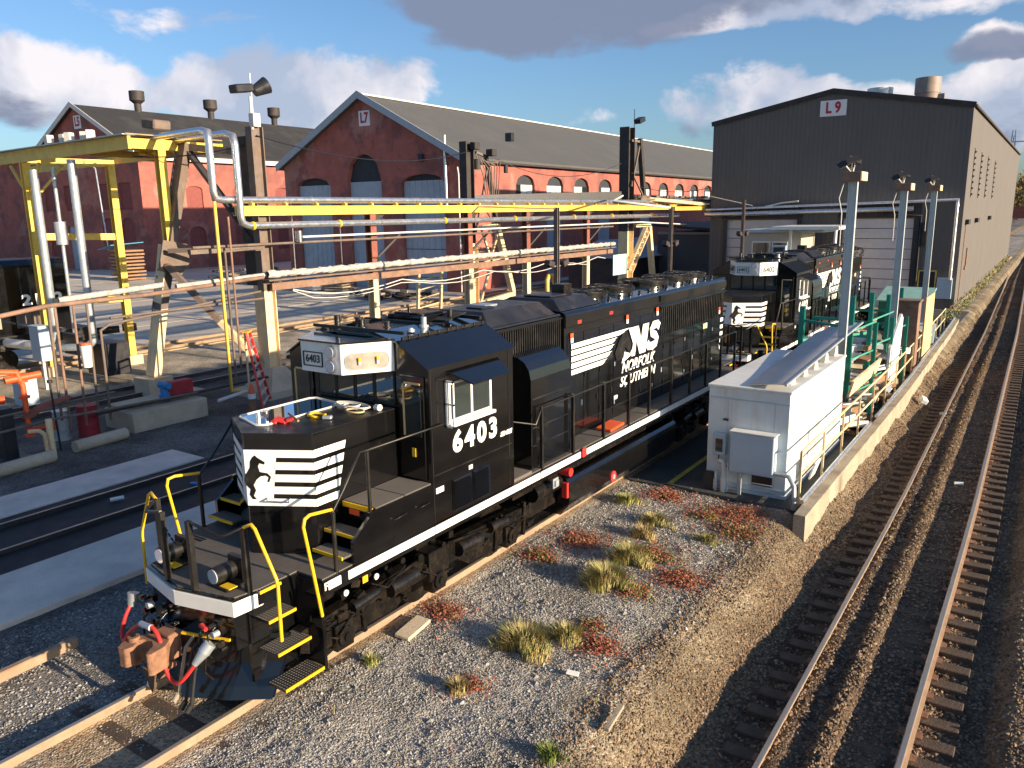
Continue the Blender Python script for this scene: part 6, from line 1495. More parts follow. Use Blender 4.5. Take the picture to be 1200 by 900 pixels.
for (x, y0_, y1_, lb) in ((-13.25, 8.7, 10.2, 'weathered round concrete kerb log nearest the orange standpipe'), (-13.75, 11.0, 12.6, 'weathered round concrete kerb log beside the red drum'), (-13.0, 6.4, 8.3, 'round concrete kerb log at the left edge of the picture')):
    b = MB(); b.tube([(x+.1, y0_, -.02), (x, y1_, .0)], .18, 14); thing1('kerb_log', b, 'concrete_cream', lb, 'kerb', (x, (y0_+y1_)/2, -.17))
b = MB(); b.tube([(-13.45, 10.3, -.15), (-13.45, 10.3, 1.0)], .09, 10); b.tube([(-13.4, 10.15, -.1), (-13.4, 10.12, .62), (-13.42, 10.0, .74), (-13.5, 9.75, .76)], .06, 8); thing1('standpipe', b, 'cream_steel', 'cream bent standpipe standing between two concrete kerb logs', 'standpipe', (-13.45, 10.3, -.17))
t = empty('water_standpipe', (-14.4, 9.6, -.17), 'tall orange red valve standpipe on a black post at the left edge', 'standpipe')
MB().bx(-14.6, -14.2, 9.4, 9.75, -.2, 1.35).bx(-14.9, -13.9, 9.1, 10.0, -.2, -.05).build('post', MT['ac_black'], t)
b = MB(); b.tube([(-14.2, 10.1, .45), (-14.2, 10.1, 1.9), (-14.25, 10.0, 2.3), (-14.3, 9.4, 2.4), (-14.3, 8.9, 2.4)], .075, 10); b.build('pipe', MT['orange_red'], t); b = MB(); b.tube([(-14.2, 10.1, .62), (-13.9, 10.6, .68)], .07, 10); b.cyl((-13.9, 10.6, .68), (-13.87, 10.65, .685), .13, 12); b.build('branch', MT['orange_red'], t)
for z in (.45, 1.0, 1.55, 2.0): MB().cyl((-14.2, 10.1, z), (-14.2, 10.1, z+.06), .14, 12).build('flange', MT['orange_red'], t)
b = MB(); b.cyl((-14.3, 9.7, 2.1), (-14.2, 10.6, 2.15), .10, 10); b.cyl((-14.3, 9.3, 1.6), (-14.25, 9.6, 1.6), .12, 10); q = b.build('valve', MT['orange_red'], t); q['kind'] = 'stuff'
b = MB(); b.tube([(-13.95, 10.75, -.1), (-13.95, 10.7, 1.9)], .03, 6); b.cyl((-13.95, 10.7, 1.9), (-13.95, 10.7, 1.98), .07, 10); thing1('marker_rod', b, 'ac_black', 'thin black rod with a small green cap beside the orange standpipe', 'rod', (-13.95, 10.7, -.1))
b = MB(); b.tube([(-14.0, 8.6, .75), (-13.95, 10.7, .85), (-13.9, 12.5, .8), (-13.8, 15.2, .75)], .04, 6); b.tube([(-14.2, 8.8, 1.15), (-14.1, 12.6, 1.25)], .035, 6); q = thing1('hose_rail', b, 'brown_steel', 'dark pipes running level above the kerb logs and red drum', 'pipework', (-14, 12, .8), kind='stuff')
b = MB(); b.prism([(9.9, 1.05), (10.4, 1.32), (11.2, 1.42), (11.3, 1.36), (10.5, 1.2), (10.1, 1.0)], 'x', -14.15, -13.95); thing1('hose', b, 'red_steel', 'faded pink canvas hose draped over the pipes at left', 'hose', (-14, 10.6, 1.2), .02)

# step ladder, traffic cone, conduits
t = empty('step_ladder', (-13.2, 17.5, -.15), 'red fibreglass step ladder leaning against the crane bent foot', 'ladder')
L0, L1 = Vector((-12.75, 16.95, -.1)), Vector((-13.75, 18.05, -.05)); T0, T1 = Vector((-13.9, 17.35, 2.45)), Vector((-14.3, 17.8, 2.45))
for a, c2 in ((L0, T0), (L1, T1)): MB().beam(a, c2, .06, .09).build('rail', MT['red_bright'], t)
for i in range(8):
    k_ = .06+i*.12; MB().beam(L0.lerp(T0, k_), L1.lerp(T1, k_), .09, .035).build('rung', MT['galv'], t)
MB().beam(T0, T1, .2, .05).build('top_cap', MT['yellow_bright'], t)
t = empty('traffic_cone', (-12.6, 16.4, -.15), 'orange cone topped post standing beside the step ladder', 'traffic cone')
b = MB(); b.cyl((-12.6, 16.4, -.15), (-12.6, 16.4, .45), .13, 14); b.build('post', MT['rust'], t); MB().cyl((-12.6, 16.4, .45), (-12.6, 16.4, .62), .132, 14).build('reflective_band', MT['white_paint'], t); MB().cyl((-12.6, 16.4, .62), (-12.6, 16.4, .95), .12, 14, .04).build('cone', MT['orange_cone'], t)
b = MB(); b.tube([(-13.3, 15.6, .45), (-13.5, 16.9, .5)], .06, 7); thing1('plastic_pipe', b, 'trim', 'short white plastic pipe end poking out beside the yellow conduit', 'pipe', (-13.4, 16, .4))
b = MB(); b.cyl((-28.1, 18.9, 1.2), (-27.4, 20.4, 1.25), .18, 10); b.box((-27.2, 20.8, 1.3), (.4, .5, .35)); q = thing1('motor', b, 'under_black', 'dark motor and coupling sticking out right of the left locomotive', 'motor', (-27.5, 20, 1.2), kind='stuff')

# dark flood light posts standing between the tracks
for i, (y, zt, zl, lb) in enumerate(((25.2, 6.55, 4.55, 'dark lamp post with small floodlights rising behind the engine hood, nearest of three'), (35.6, 6.55, 4.85, 'dark lamp post with floodlights rising right of the lattice leg, middle of three'), (46.0, 6.9, 5.0, 'dark lamp post with floodlights in front of the left roller door of L9'))):
    t = empty('lamp_post', (-6, y, -.15), lb, 'lamp post', 'dark lamp posts between the tracks')
    boxcol(MB(), -6, y, -.2, zt, .16, .16, .03).build('post', MT['brown_steel'], t)
    for s in (-1, 1):
        MB().box((-6+s*.05, y+s*.42, zl), (.26, .36, .22), (.3*s, 0, 0)).build('floodlight', MT['dark_steel'], t, bevel=.02)
    MB().beam((-6, y-.4, zl-.1), (-6, y+.4, zl-.1), .05, .05).build('bracket', MT['rust_pipe'], t)
    if i == 0: b = MB(); b.tube([(-6, y, 6.5), (-7, y-3.4, 6.6), (-7.1, y-3.6, 6.4)], .03, 6); b.build('conduit', MT['brown_steel'], t)
    if i == 1: b = MB(); b.tube([(-6, y, 6.5), (-7.5, y-3.0, 6.8), (-13.5, y+10, 7.3)], .06, 6); b.build('conduit', MT['trim'], t)

# overhead wires
def wire(a, c2, sag, r=.012, n=14):
    a = Vector(a); c2 = Vector(c2); return [a.lerp(c2, i/n)-Vector((0, 0, sag*4*(i/n)*(1-i/n))) for i in range(n+1)]
for (a, c2, sg, lb) in (((-14.8, 19.2, 9.2), (-19.8, 38.2, 9.9), .7, 'sagging overhead cable between the floodlight column and the corner column'), ((-19.7, 40.8, 9.6), (-15.7, 50.2, 9.6), 1.0, 'sagging overhead cable between the corner column and the tallest column'),
                        ((-15.4, 52.0, 8.0), (-12.3, 62.0, 8.6), .6, 'sagging overhead cable between the tallest column and the L9 shed'), ((-14.9, 19.2, 9.0), (-19, 17.0, 8.6), .2, 'short cable between the floodlight column and yellow canopy'),
                        ((-60, 30, 18.4), (-170, 20, 24), 1.5, 'thin power line crossing the sky at the far left')):
    b = MB(); b.tube(wire(a, c2, sg), .022, 4, caps=False); thing1('overhead_cable', b, 'ac_black', lb, 'cable', tuple((Vector(a)+Vector(c2))/2))

# ---------------------------------------------------------------- yard clutter in front of the brick sheds
t = empty('pallet_stack', (-72, 47, 0), 'stack of wooden pallets under a blue tarpaulin against the L5 workshop', 'pallets')
for i in range(9): MB().box((-72+random.uniform(-.2, .2), 47, .15+i*.36), (2.6, 2.4, .17), (0, 0, random.uniform(-.12, .12))).build('pallet', MT['wood_brown'], t)
b = MB(); b.add([(-74.2, 45.2, 3.2), (-71.6, 45.2, 3.7), (-71.2, 48.6, 3.9), (-73.8, 48.6, 3.5), (-74.2, 45.2, 3.12), (-71.6, 45.2, 3.62), (-71.2, 48.6, 3.82), (-73.8, 48.6, 3.42)], [(0,1,2,3), (7,6,5,4), (0,4,5,1), (1,5,6,2)]); b.build('tarpaulin', MT['tarp_blue'], t)
t = empty('pallet_stack', (-42, 48.5, 0), 'bare stack of wooden pallets in front of the left arched door of L7', 'pallets')
for i in range(8): MB().box((-42+random.uniform(-.1, .1), 48.5, .1+i*.22), (1.9, 1.7, .12), (0, 0, .2)).build('pallet', MT['wood_grey'], t)
b = MB(); b.box((-45.5, 48.3, .5), (.9, .8, 1.1)); thing1('blue_bin', b, 'tarp_blue', 'blue bin standing left of the pallets by the L7 doors', 'bin', (-45.5, 48.3, 0), .05)
b = MB(); b.box((-45, 47.3, .35), (3.6, 1.4, .5)); thing1('pale_crate', b, 'trim', 'long pale crate lying in front of the blue bin', 'crate', (-45, 47.3, 0), .03)
rs = random.Random(11)
def pile(name, x, y, sx, sy, n, h, mats, lb, cat, z0=-.05, seed=1):
    r_ = random.Random(seed); b = MB()
    for i in range(n):
        b.mat(r_.randrange(len(mats)))
        b.box((x+r_.uniform(-sx, sx), y+r_.uniform(-sy, sy), z0+r_.uniform(.05, h)), (r_.uniform(.1, .9), r_.uniform(.15, 1.4), r_.uniform(.04, .25)), (r_.uniform(-.2, .2), r_.uniform(-.2, .2), r_.uniform(0, 3)))
    return tag(b.build(name, [MT[m] for m in mats], loc=(x, y, z0)), lb, cat, kind='stuff')
pile('scrap_heap', -56, 50, 5, 1.2, 60, 1.5, ['dark_steel', 'wood_grey', 'rust_pipe'], 'long low heap of scrap metal and timber between the L5 and L7 workshops', 'scrap', seed=2)
pile('scrap_heap', -33.5, 45.5, 4.5, 1.3, 50, .7, ['ac_black', 'dark_steel', 'rust_pipe', 'wood_grey'], 'black scrap rails and parts lying in front of the L7 corner', 'scrap', seed=3)
b = MB(); b.tube([(-10.5, 33.4, -.1), (-10.5, 33.4, 1.6), (-10.5, 33.55, 1.8), (-10.5, 33.85, 1.8), (-10.5, 34, 1.6), (-10.5, 34, -.1)], .09, 8)
b = MB(); b.tube([(-21.5, 49.6, -.1), (-21.5, 49.6, 1.5), (-21.5, 49.8, 1.8), (-21.5, 50.4, 1.8), (-21.5, 50.6, 1.5), (-21.5, 50.6, -.1)], .16, 8); thing1('hoop_bollard', b, 'yellow_steel', 'yellow hoop bollard in front of the L7 side wall', 'bollard', (-21.5, 50, -.1))
t = empty('trestle', (-22.5, 42.8, 0), 'short cream lattice pedestal standing on the paving under the pipe rack', 'steel frame')
for (x, y) in ((-22.8, 36.6), (-22.0, 37.8)):
    MB().beam((x, y, -.1), (x+.15, y+.1, 3.0), .16, .16).build('leg', MT['cream_steel'], t)
for i in range(5): MB().beam((-22.75+.1*i*.3, 36.65, .2+i*.55), (-22.0, 37.8, .5+i*.55), .06, .06).build('brace', MT['cream_steel'], t)
# ---------------------------------------------------------------- right hand side: container, lamp columns, racks, rail
t = empty('equipment_container', (3.68, 20.3, -.17), 'pale blue white steel equipment container with a grey cabinet on its end wall', 'container')
x0, x1, y0, y1, z0, z1 = 2.75, 4.62, 17.6, 23.0, -.02, 2.36
b = MB().bx(x0, x1, y0, y1, z0, z1); b.build('body', MT['white_box'], t, bevel=.01)
MB().bx(x0-.03, x1+.03, y0-.03, y1+.03, 2.362, 2.42).build('roof', MT['box_roof'], t, bevel=.01)
MB().bx(x0-.02, x1+.02, y0-.02, y1+.02, -.14, -.022).build('skid', MT['grey_box'], t)
b = MB()
for i in (1, 4): b.bx(x0+.10+i*.36, x0+.11+i*.36, y0-.006, y0-.001, .1, 2.1)
b.bx(x0, x1, y0-.014, y0-.001, 2.1, 2.13); b.bx(x0, x1, y0-.02, y0-.001, .02, .1); q = b.build('panel_seam', MT['grey_box'], t); q['kind'] = 'stuff'
for y in (19.4, 21.2): MB().bx(x1+.001, x1+.012, y, y+.03, .05, 2.3).build('panel_seam', MT['grey_box'], t)
c_ = MB().bx(3.40, 4.40, 17.30, 17.585, .46, 1.42).build('cabinet', MT['grey_box'], t, bevel=.012); MB().bx(3.38, 4.43, 17.27, 17.585, 1.422, 1.44).build('cabinet_top', MT['white_paint'], c_); MB().bx(3.42, 4.38, 17.285, 17.298, .5, 1.38).build('cabinet_door', MT['grey_box'], c_)
c_ = MB().bx(2.93, 3.24, 17.45, 17.585, .76, 1.28).build('meter_box', MT['grey_box'], t, bevel=.01); MB().bx(3.0, 3.17, 17.44, 17.449, .84, 1.16).build('meter_window', MT['glass'], c_)
MB().bx(3.12, 3.24, 17.57, 17.585, 1.58, 1.63).build('name_plate', MT['ac_black'], t)
MB().bx(3.85, 4.32, 17.57, 17.59, .14, .40).build('vent_opening', MT['ac_black'], t); MB().bx(3.86, 4.31, 17.55, 17.565, .17, .19).build('louvre', MT['trim'], t)
for pts, r0, m_ in (([(3.24, 17.4, -.17), (3.24, 17.4, .55), (3.2, 17.42, .63), (3.1, 17.45, .63)], .05, 'trim'), ([(3.24, 17.4, -.17), (3.24, 17.4, .25)], .07, 'trim'), ([(3.05, 17.42, -.17), (3.05, 17.42, .35)], .035, 'trim'), ([(3.33, 17.42, -.17), (3.33, 17.42, .62)], .02, 'trim'),
                    ([(3.62, 17.4, -.17), (3.62, 17.4, .46)], .055, 'galv'), ([(4.40, 17.42, .55), (4.75, 17.3, .57), (4.92, 17.15, .4), (4.95, 17.1, .1), (4.95, 17.1, -.2)], .05, 'galv'), ([(3.08, 17.5, .76), (3.08, 17.45, .6), (3.3, 17.5, .5)], .015, 'ac_black')):
    MB().tube(pts, r0, 8).build('conduit', MT[m_], t)
b = MB().bx(2.78, 2.98, 17.35, 17.58, -.15, .30); b.build('junction_box', MT['dark_steel'], t)
# a sheet metal cover lying tilted along the container roof, propped on wooden blocks
t = empty('roof_sheet', (3.9, 21.5, 2.45), 'long grey sheet metal cover propped on blocks on top of the white container', 'metal sheet')
b = MB(); n = 8; rows = []
for y in (17.7, 26.4):
    rows.append([((3.62 if y < 20 else 3.0)+(.85 if y < 20 else 1.35)*i/n, y, 2.44+(.10 if y < 20 else .42)*math.sin(i/n*PI/2)) for i in range(n+1)])
vs = rows[0]+rows[1]+[(p[0], p[1], p[2]+.025) for p in rows[0]+rows[1]]; m_ = 2*(n+1)
b.add(vs, [(i, i+1, i+n+2, i+n+1) for i in range(n)]+[(m_+i+n+1, m_+i+n+2, m_+i+1, m_+i) for i in range(n)]+[(i, i+m_, i+1+m_, i+1) for i in range(n)], True); b.build('sheet', MT['sheet_roof'], t)
MB().beam((4.48, 17.65, 2.55), (4.36, 26.5, 2.88), .05, .05).build('edge_rail', MT['galv'], t)
for y in (18.3, 19.4, 20.4, 21.5, 22.6): MB().prism([(y, 2.425), (y+.42, 2.425), (y+.34, 2.50+(y-17.7)*.035), (y+.12, 2.50+(y-17.7)*.035)], 'x', 4.28, 4.42).build('support_block', MT['trim'], t)

# three H section lamp columns
for (x, y, zt, lb) in ((4.35, 23.75, 7.35, 'grey steel lamp column with rusty head right behind the white container'), (4.45, 31.7, 7.2, 'grey steel lamp column standing among the green racks, middle of three'), (4.35, 40.6, 7.3, 'farthest grey steel lamp column near the corner of the L9 shed')):
    t = empty('lamp_column', (x, y, -.15), lb, 'lamp column', 'grey lamp columns along the retaining wall')
    b = MB(); b.bx(x-.10, x+.10, y-.012, y+.012, -.2, zt-.25); b.bx(x+.10, x+.115, y-.075, y+.075, -.2, zt-.25); b.bx(x-.115, x-.10, y-.075, y+.075, -.2, zt-.25); b.build('column', MT['pole_grey'], t)
    MB().bx(x-.26, x+.24, y-.3, y+.5, zt-.25, zt).build('head', MT['rust_pipe'], t, bevel=.01)
    h = MB(); h.bx(x+.245, x+.255, y-.28, y+.48, zt-.24, zt-.01); h.build('head_panel', MT['cream_steel'], t)
    for k_ in range(4):
        MB().box((x-.25+.2*(k_ % 2), y-.1+.35*(k_//2), zt+.22+.1*(k_ % 2)), (.34, .28, .03), (.5, -.5+.3*k_, .4)).build('lamp_reflector', MT['dark_steel'], t)
        MB().beam((x-.1, y+.1+.2*(k_//2), zt), (x-.25+.2*(k_ % 2), y-.1+.35*(k_//2), zt+.2+.1*(k_ % 2)), .03, .03).build('lamp_arm', MT['trim'], t)
    b = MB(); b.tube([(x-.23, y-.1, zt-.3), (x-.33, y-.1, zt-.7), (x-.23, y-.12, zt-1.1), (x-.23, y-.1, zt-2)], .015, 5); b.build('lamp_cable', MT['trim'], t)

# green cantilever racks
names = ['first green steel rack upright behind the container', 'tall green rack upright beside the grating shelf', 'green rack upright left of the pale leaning panel', 'green rack upright farthest along, in front of the green bin']
GR = [(4.15, 25.9, 3.75, 4.65, .9), (4.2, 28.7, 3.6, 4.6, 1.2), (4.15, 32.3, 3.2, 4.6, 1.0), (4.0, 36.3, 3.1, 4.4, 1.0)]
for (x, y, zt, xb, _), lb in zip(GR, names):
    t = empty('storage_rack', (x, y, -.12), lb, 'rack', 'green storage racks by the retaining wall')
    boxcol(MB(), x, y, -.15, zt, .14, .14, .03).build('upright', MT['green_rack'], t)
    boxcol(MB(), x+.55, y+.9, -.15, zt-.9, .12, .12, .03).build('upright', MT['green_rack'], t)
    for z in (1.0, 2.1, 3.0):
        if z < zt-.2: MB().beam((x, y, z), (x-1.2, y+.15, z), .06, .09).build('arm', MT['green_rack'], t); MB().beam((x, y, z-.35), (x+.55, y+.9, z-.1), .04, .05).build('brace', MT['green_rack'], t)
t = empty('storage_rack', (2.5, 26.6, -.12), 'short green rack post standing left of the first lamp column', 'rack', 'green storage racks by the retaining wall')
boxcol(MB(), 2.55, 26.4, -.15, 3.3, .16, .16, .03).build('upright', MT['green_rack'], t); MB().beam((2.6, 26.4, 2.85), (4.1, 26.0, 2.75), .06, .08).build('arm', MT['green_rack'], t); MB().beam((2.6, 26.4, 2.2), (4.1, 29.0, 2.2), .06, .08).build('arm', MT['green_rack'], t)
b = MB()
for i in range(16): b.bx(2.95, 4.05, 24.6+i*.24, 24.6+i*.24+.12, 1.55, 1.60)
b.bx(2.95, 3.0, 24.6, 28.4, 1.5, 1.6); b.bx(4.0, 4.05, 24.6, 28.4, 1.5, 1.6); thing1('steel_grating', b, 'galv', 'open steel grating shelf lying between the green racks', 'grating', (3.5, 26.5, 1.5))
b = MB(); b.box((4.72, 25.6, 1.35), (.07, 4.2, .5), (0, .25, 0)); thing1('timber_board', b, 'cream_steel', 'long pale board laid sloping along the green racks', 'board', (4.7, 25.6, 1.3))
b = MB(); b.prism([(29.2, .0), (31.2, .0), (31.6, 2.45), (31.2, 2.65), (29.4, 1.7)], 'x', 4.72, 4.80); thing1('leaning_panel', b, 'box_roof', 'large pale panel standing on edge behind the yellow railing', 'panel', (4.76, 30.5, 0), .01)
b = MB().bx(4.1, 4.95, 34.2, 34.9, .0, 2.75); b.bx(4.05, 5.0, 34.15, 34.95, 2.75, 2.82); thing1('steel_cabinet', b, 'rust_pipe', 'tall narrow rusty brown cabinet behind the yellow railing', 'cabinet', (4.5, 34.5, 0), .01)
b = MB().bx(4.86, 4.92, 36.6, 39.2, .1, 2.7); thing1('plywood_sheet', b, 'ply', 'yellow plywood sheet standing on edge beyond the brown cabinet', 'plywood', (4.9, 38, 0))
t = empty('waste_bin', (2.9, 45, -.1), 'dark green waste container with pale teal lid near the L9 shed', 'waste container')
MB().bx(1.9, 4.1, 43.8, 46.2, -.1, 1.75).build('body', MT['green_box'], t, bevel=.03); b = MB(); b.add([(1.8, 43.6, 1.78), (4.2, 43.6, 1.78), (4.2, 46.4, 2.25), (1.8, 46.4, 2.25), (1.8, 43.6, 1.72), (4.2, 43.6, 1.72), (4.2, 46.4, 2.19), (1.8, 46.4, 2.19)], [(0,1,2,3), (7,6,5,4), (0,4,5,1), (1,5,6,2), (2,6,7,3), (3,7,4,0)]); b.build('lid', MT['teal_roof'], t)
crates = [(3.4, 31.6, .9, 1.0, 1.3, 1.1, 'wood_brown', 'open brown wooden crate among the green racks'), (3.9, 33.0, .35, .7, .9, .8, 'ply', 'small tan box behind the pale leaning panel'), (3.2, 29.3, 1.0, .8, .7, .5, 'box_roof', 'pale upturned tub on the rack beside the wooden crate'), (4.5, 27.6, .3, .5, .9, .6, 'ac_black', 'black plastic tote below the sloping board'),
          (4.45, 40.9, .5, .7, .8, 1.3, 'grey_box', 'grey machine housing beside the plywood sheet'), (4.2, 36.0, 1.9, .5, .5, .3, 'red_bright', 'small red object on top of the brown cabinet row')]
for (x, y, z, w, d, h, m_, lb) in crates:
    b = MB().box((x, y, z), (w, d, h), (.03, .05, .3)); thing1('storage_crate', b, m_, lb, 'crate', (x, y, z-h/2), .015)
pile('scrap_pile', 3.95, 27.3, .55, 3.6, 170, .75, ['box_roof', 'wood_grey', 'ac_black', 'galv', 'wood_brown', 'trim'], 'jumbled scrap of boards, plastic and metal along the inside of the railing', 'scrap', z0=-.12, seed=4)
pile('scrap_pile', 3.7, 31.5, .8, 3.0, 60, 1.6, ['box_roof', 'wood_grey', 'wood_brown', 'galv', 'dark_steel'], 'higher heap of mixed junk stacked on the green racks', 'scrap', z0=.2, seed=5)
pile('scrap_pile', 3.8, 41.5, .5, 4.5, 70, 1.1, ['dark_steel', 'wood_grey', 'wood_brown', 'grey_box', 'green_box'], 'dark clutter at the foot of the L9 shed corner', 'scrap', z0=-.1, seed=6)

# retaining wall with pipe and yellow hand rail
def edge_x(y): return float(np.interp(y, [16, 30, 45, 56], [5.28, 5.25, 5.0, 4.7]))
ys = list(np.arange(16.3, 52, 1.0)); b = MB()
for a, c2 in zip(ys[:-1], ys[1:]):
    xa, xb = edge_x(a), edge_x(c2)
    b.add([(xa-.12, a, .10), (xa+.12, a, .10), (xb+.12, c2, .10), (xb-.12, c2, .10), (xa-.12, a, -.8), (xa+.12, a, -.8), (xb+.12, c2, -.8), (xb-.12, c2, -.8)], [(0,1,2,3), (1,5,6,2), (0,3,7,4)]+([(0,4,5,1)] if a < 16.5 else []))
tag(b.build('retaining_wall', MT['wall_concrete'], loc=(5.2, 30, -.2)), 'low weathered concrete retaining wall along the right hand main track', 'wall')
b = MB(); b.tube([(edge_x(y)-.12, y, .18) for y in (16.9, 22, 24.5)], .055, 8); b.tube([(edge_x(y)-.1, y, .2) for y in (25.4, 30, 38, 46, 51)], .055, 8); thing1('conduit_pipe', b, 'silver_pipe', 'grey pipe lying along the top of the low retaining wall', 'pipe', (5.1, 30, .2), kind='stuff')
t = empty('hand_rail', (5.0, 30, 0), 'faded yellow tube railing running along the retaining wall', 'railing')
y = 17.4
while y < 47:
    x = edge_x(y)-.3; MB().beam((x, y, -.1), (x, y, 1.15), .05, .05).build('post', MT['cream_steel'], t); y += 2.1
for z in (1.15, .62):
    b = MB(); b.tube([(edge_x(yy)-.3, yy, z) for yy in np.arange(17.4, 46.9, 2.1)], .03, 6); b.build('rail', MT['cream_steel'], t)
b = MB(); b.box((4.98, 18.7, .4), (.04, .5, .42), (0, .3, 0)); thing1('notice_plate', b, 'box_roof', 'blank pale plate hanging inside the near end of the yellow railing', 'plate', (4.98, 18.7, .2))

# ---------------------------------------------------------------- plants
MT['grass_dry'] = material('grass_dry', (.52,.44,.18), rough=.8, var=.25, vscale=4); MT['grass_green'] = material('grass_green', (.20,.25,.05), rough=.8, var=.3, vscale=5); MT['weed_red'] = material('weed_red', (.34,.09,.05), rough=.85, var=.35, vscale=6)
MT['weed_brown'] = material('weed_brown', (.30,.19,.09), rough=.85, var=.3, vscale=6); MT['leaf'] = material('leaf', (.07,.10,.025), rough=.8, var=.35, vscale=2); MT['leaf_autumn'] = material('leaf_autumn', (.20,.10,.03), rough=.8, var=.35, vscale=2)
def tuft(x, y, r, h, n, mats, label, seed, flat=False, name='grass_tuft', cat='grass'):
    g = np.random.default_rng(seed); b = MB(); z0 = float(ground_h(np.array(x), np.array(y)))
    if not flat: r *= 1.25; h *= 1.3; n = int(n*1.6)
    for i in range(n):
        a = g.uniform(0, 2*PI); rr_ = r*math.sqrt(g.uniform(0, 1))*g.uniform(.5, 1)*(1+.35*math.sin(3*a+seed)+.2*math.sin(5*a+2*seed)); px, py = x+rr_*math.cos(a), y+rr_*math.sin(a)*.8
        if flat and i % 3: q_ = abs(g.normal(0, .75)); px, py = x+r*q_*math.cos(a)*1.2, y+r*q_*math.sin(a)
        b.mat(int(g.integers(0, len(mats))))
        if flat:
            s = g.uniform(.012, .035); th_ = g.uniform(0, 2*PI); zz = float(ground_h(np.array(px), np.array(py)))+g.uniform(.0, .06); t1 = g.uniform(-.6, .6)
            b.add([(px, py, zz), (px+s*math.cos(th_), py+s*math.sin(th_), zz+s*t1), (px+s*1.4*math.cos(th_+.7), py+s*1.4*math.sin(th_+.7), zz+s*.4), (px+s*math.cos(th_+1.4), py+s*math.sin(th_+1.4), zz-s*t1)], [(0,1,2,3)])
        else:
            hh = h*g.uniform(.4, 1.0)*max(.2, 1-.45*rr_/r); ln = g.uniform(.1, .75)*hh; w_ = g.uniform(.003, .006); ca, sa = math.cos(a+g.uniform(-.6, .6)), math.sin(a+g.uniform(-.6, .6))
            p0 = (px, py, z0-.01); p1 = (px+ca*ln*.35, py+sa*ln*.35, z0+hh*.65); p2 = (px+ca*ln, py+sa*ln, z0+hh)
            b.add([(p0[0]-w_*sa, p0[1]+w_*ca, p0[2]), (p0[0]+w_*sa, p0[1]-w_*ca, p0[2]), (p1[0]+w_*sa, p1[1]-w_*ca, p1[2]), (p1[0]-w_*sa, p1[1]+w_*ca, p1[2])], [(0,1,2,3)]); b.add([(p1[0]-w_*sa, p1[1]+w_*ca, p1[2]), (p1[0]+w_*sa, p1[1]-w_*ca, p1[2]), p2], [(0,1,2)])
    o = b.build(name, [MT[m] for m in mats], loc=(x, y, z0)); tag(o, label, cat, 'weeds growing on the gravel'); return o
GD = ['grass_dry', 'grass_dry', 'weed_brown', 'grass_green']
tuft(3.11, 11.75, .42, .34, 1500, GD, 'largest pale yellow grass clump in the middle of the gravel', 1)
tuft(3.05, 12.85, .36, .32, 1100, GD, 'pale grass clump just beyond the largest one', 2)
tuft(3.0, 9.25, .42, .30, 1300, GD, 'broad yellow green grass clump in the near gravel', 3)
tuft(3.45, 9.75, .26, .25, 600, GD, 'smaller yellow grass clump touching the broad near one', 4)
tuft(2.87, 7.75, .16, .18, 350, ['grass_dry', 'weed_brown'], 'small dry tuft on the gravel near the front truck', 5)
tuft(4.69, 7.25, .16, .16, 220, ['grass_green'], 'small bright green weed at the bottom edge of the picture', 6)
tuft(1.63, 15.65, .30, .18, 500, ['grass_green', 'grass_dry'], 'green and yellow weed beside the fuel tank', 7)
tuft(2.63, 14.9, .35, .2, 500, ['grass_green', 'weed_brown', 'grass_dry'], 'mixed green weed right of the one by the fuel tank', 8)
tuft(2.75, 14.1, .25, .25, 400, ['weed_brown', 'grass_dry'], 'dry brown grass patch between the green weed and pale clumps', 9)
tuft(3.9, 14.6, .28, .12, 300, ['grass_green', 'weed_brown'], 'low green weed toward the white container', 10)
tuft(1.35, 7.6, .14, .14, 160, ['grass_green', 'grass_dry'], 'little green weed beside the rail below the front truck', 11)
k = 20
for (x, y, r0, n) in ((1.78, 13.2, .38, 1500), (3.3, 13.3, .40, 1800), (4.15, 12.6, .34, 1700), (3.65, 11.75, .26, 1200), (4.0, 16.3, .55, 2600), (4.3, 15.3, .45, 2200), (3.98, 9.85, .28, 1100), (1.5, 12.1, .3, 1200), (2.2, 16.5, .4, 1600), (3.4, 15.8, .3, 1100), (1.3, 9.4, .35, 900), (3.6, 10.3, .2, 500), (3.0, 7.95, .18, 300)):
    b = tuft(x, y, r0*1.25, .05, int(n*1.5), ['weed_red', 'weed_red', 'weed_brown', 'grass_green'][:3+(k % 2)], '', k, flat=True, name='ground_weed', cat='weeds'); b['kind'] = 'stuff'; b['label'] = 'low red brown creeping weed spread over the gravel'; k += 1
g = np.random.default_rng(55); b = MB()
for i in range(2600):
    x = g.uniform(1.1, 5.2); y = 5+13*g.uniform(0, 1)
    if vnoise(np.array(x*.8+3), np.array(y*.8), 31)+g.uniform(-.25, .25) < .05: continue
    z_ = float(ground_h(np.array(x), np.array(y))); hh = g.uniform(.02, .11); a = g.uniform(0, 6.28); w_ = g.uniform(.002, .005); ln = hh*g.uniform(.2, 1.4)
    b.mat(int(g.integers(0, 4))); b.add([(x-w_*math.sin(a), y+w_*math.cos(a), z_), (x+w_*math.sin(a), y-w_*math.cos(a), z_), (x+ln*math.cos(a), y+ln*math.sin(a), z_+hh)], [(0,1,2)])
    if i % 3 == 0: s = g.uniform(.01, .03); b.add([(x+.02, y, z_+.02), (x+.02+s, y+s*.4, z_+.03), (x+.02, y+s, z_+.02+s*.3)], [(0,1,2)])
o = b.build('dead_stalks', [MT['weed_brown'], MT['grass_dry'], MT['weed_red'], MT['grass_green']], loc=(3, 11, -.15)); tag(o, 'thin scattering of dead stalks and leaves over the gravel', 'weeds', kind='stuff')
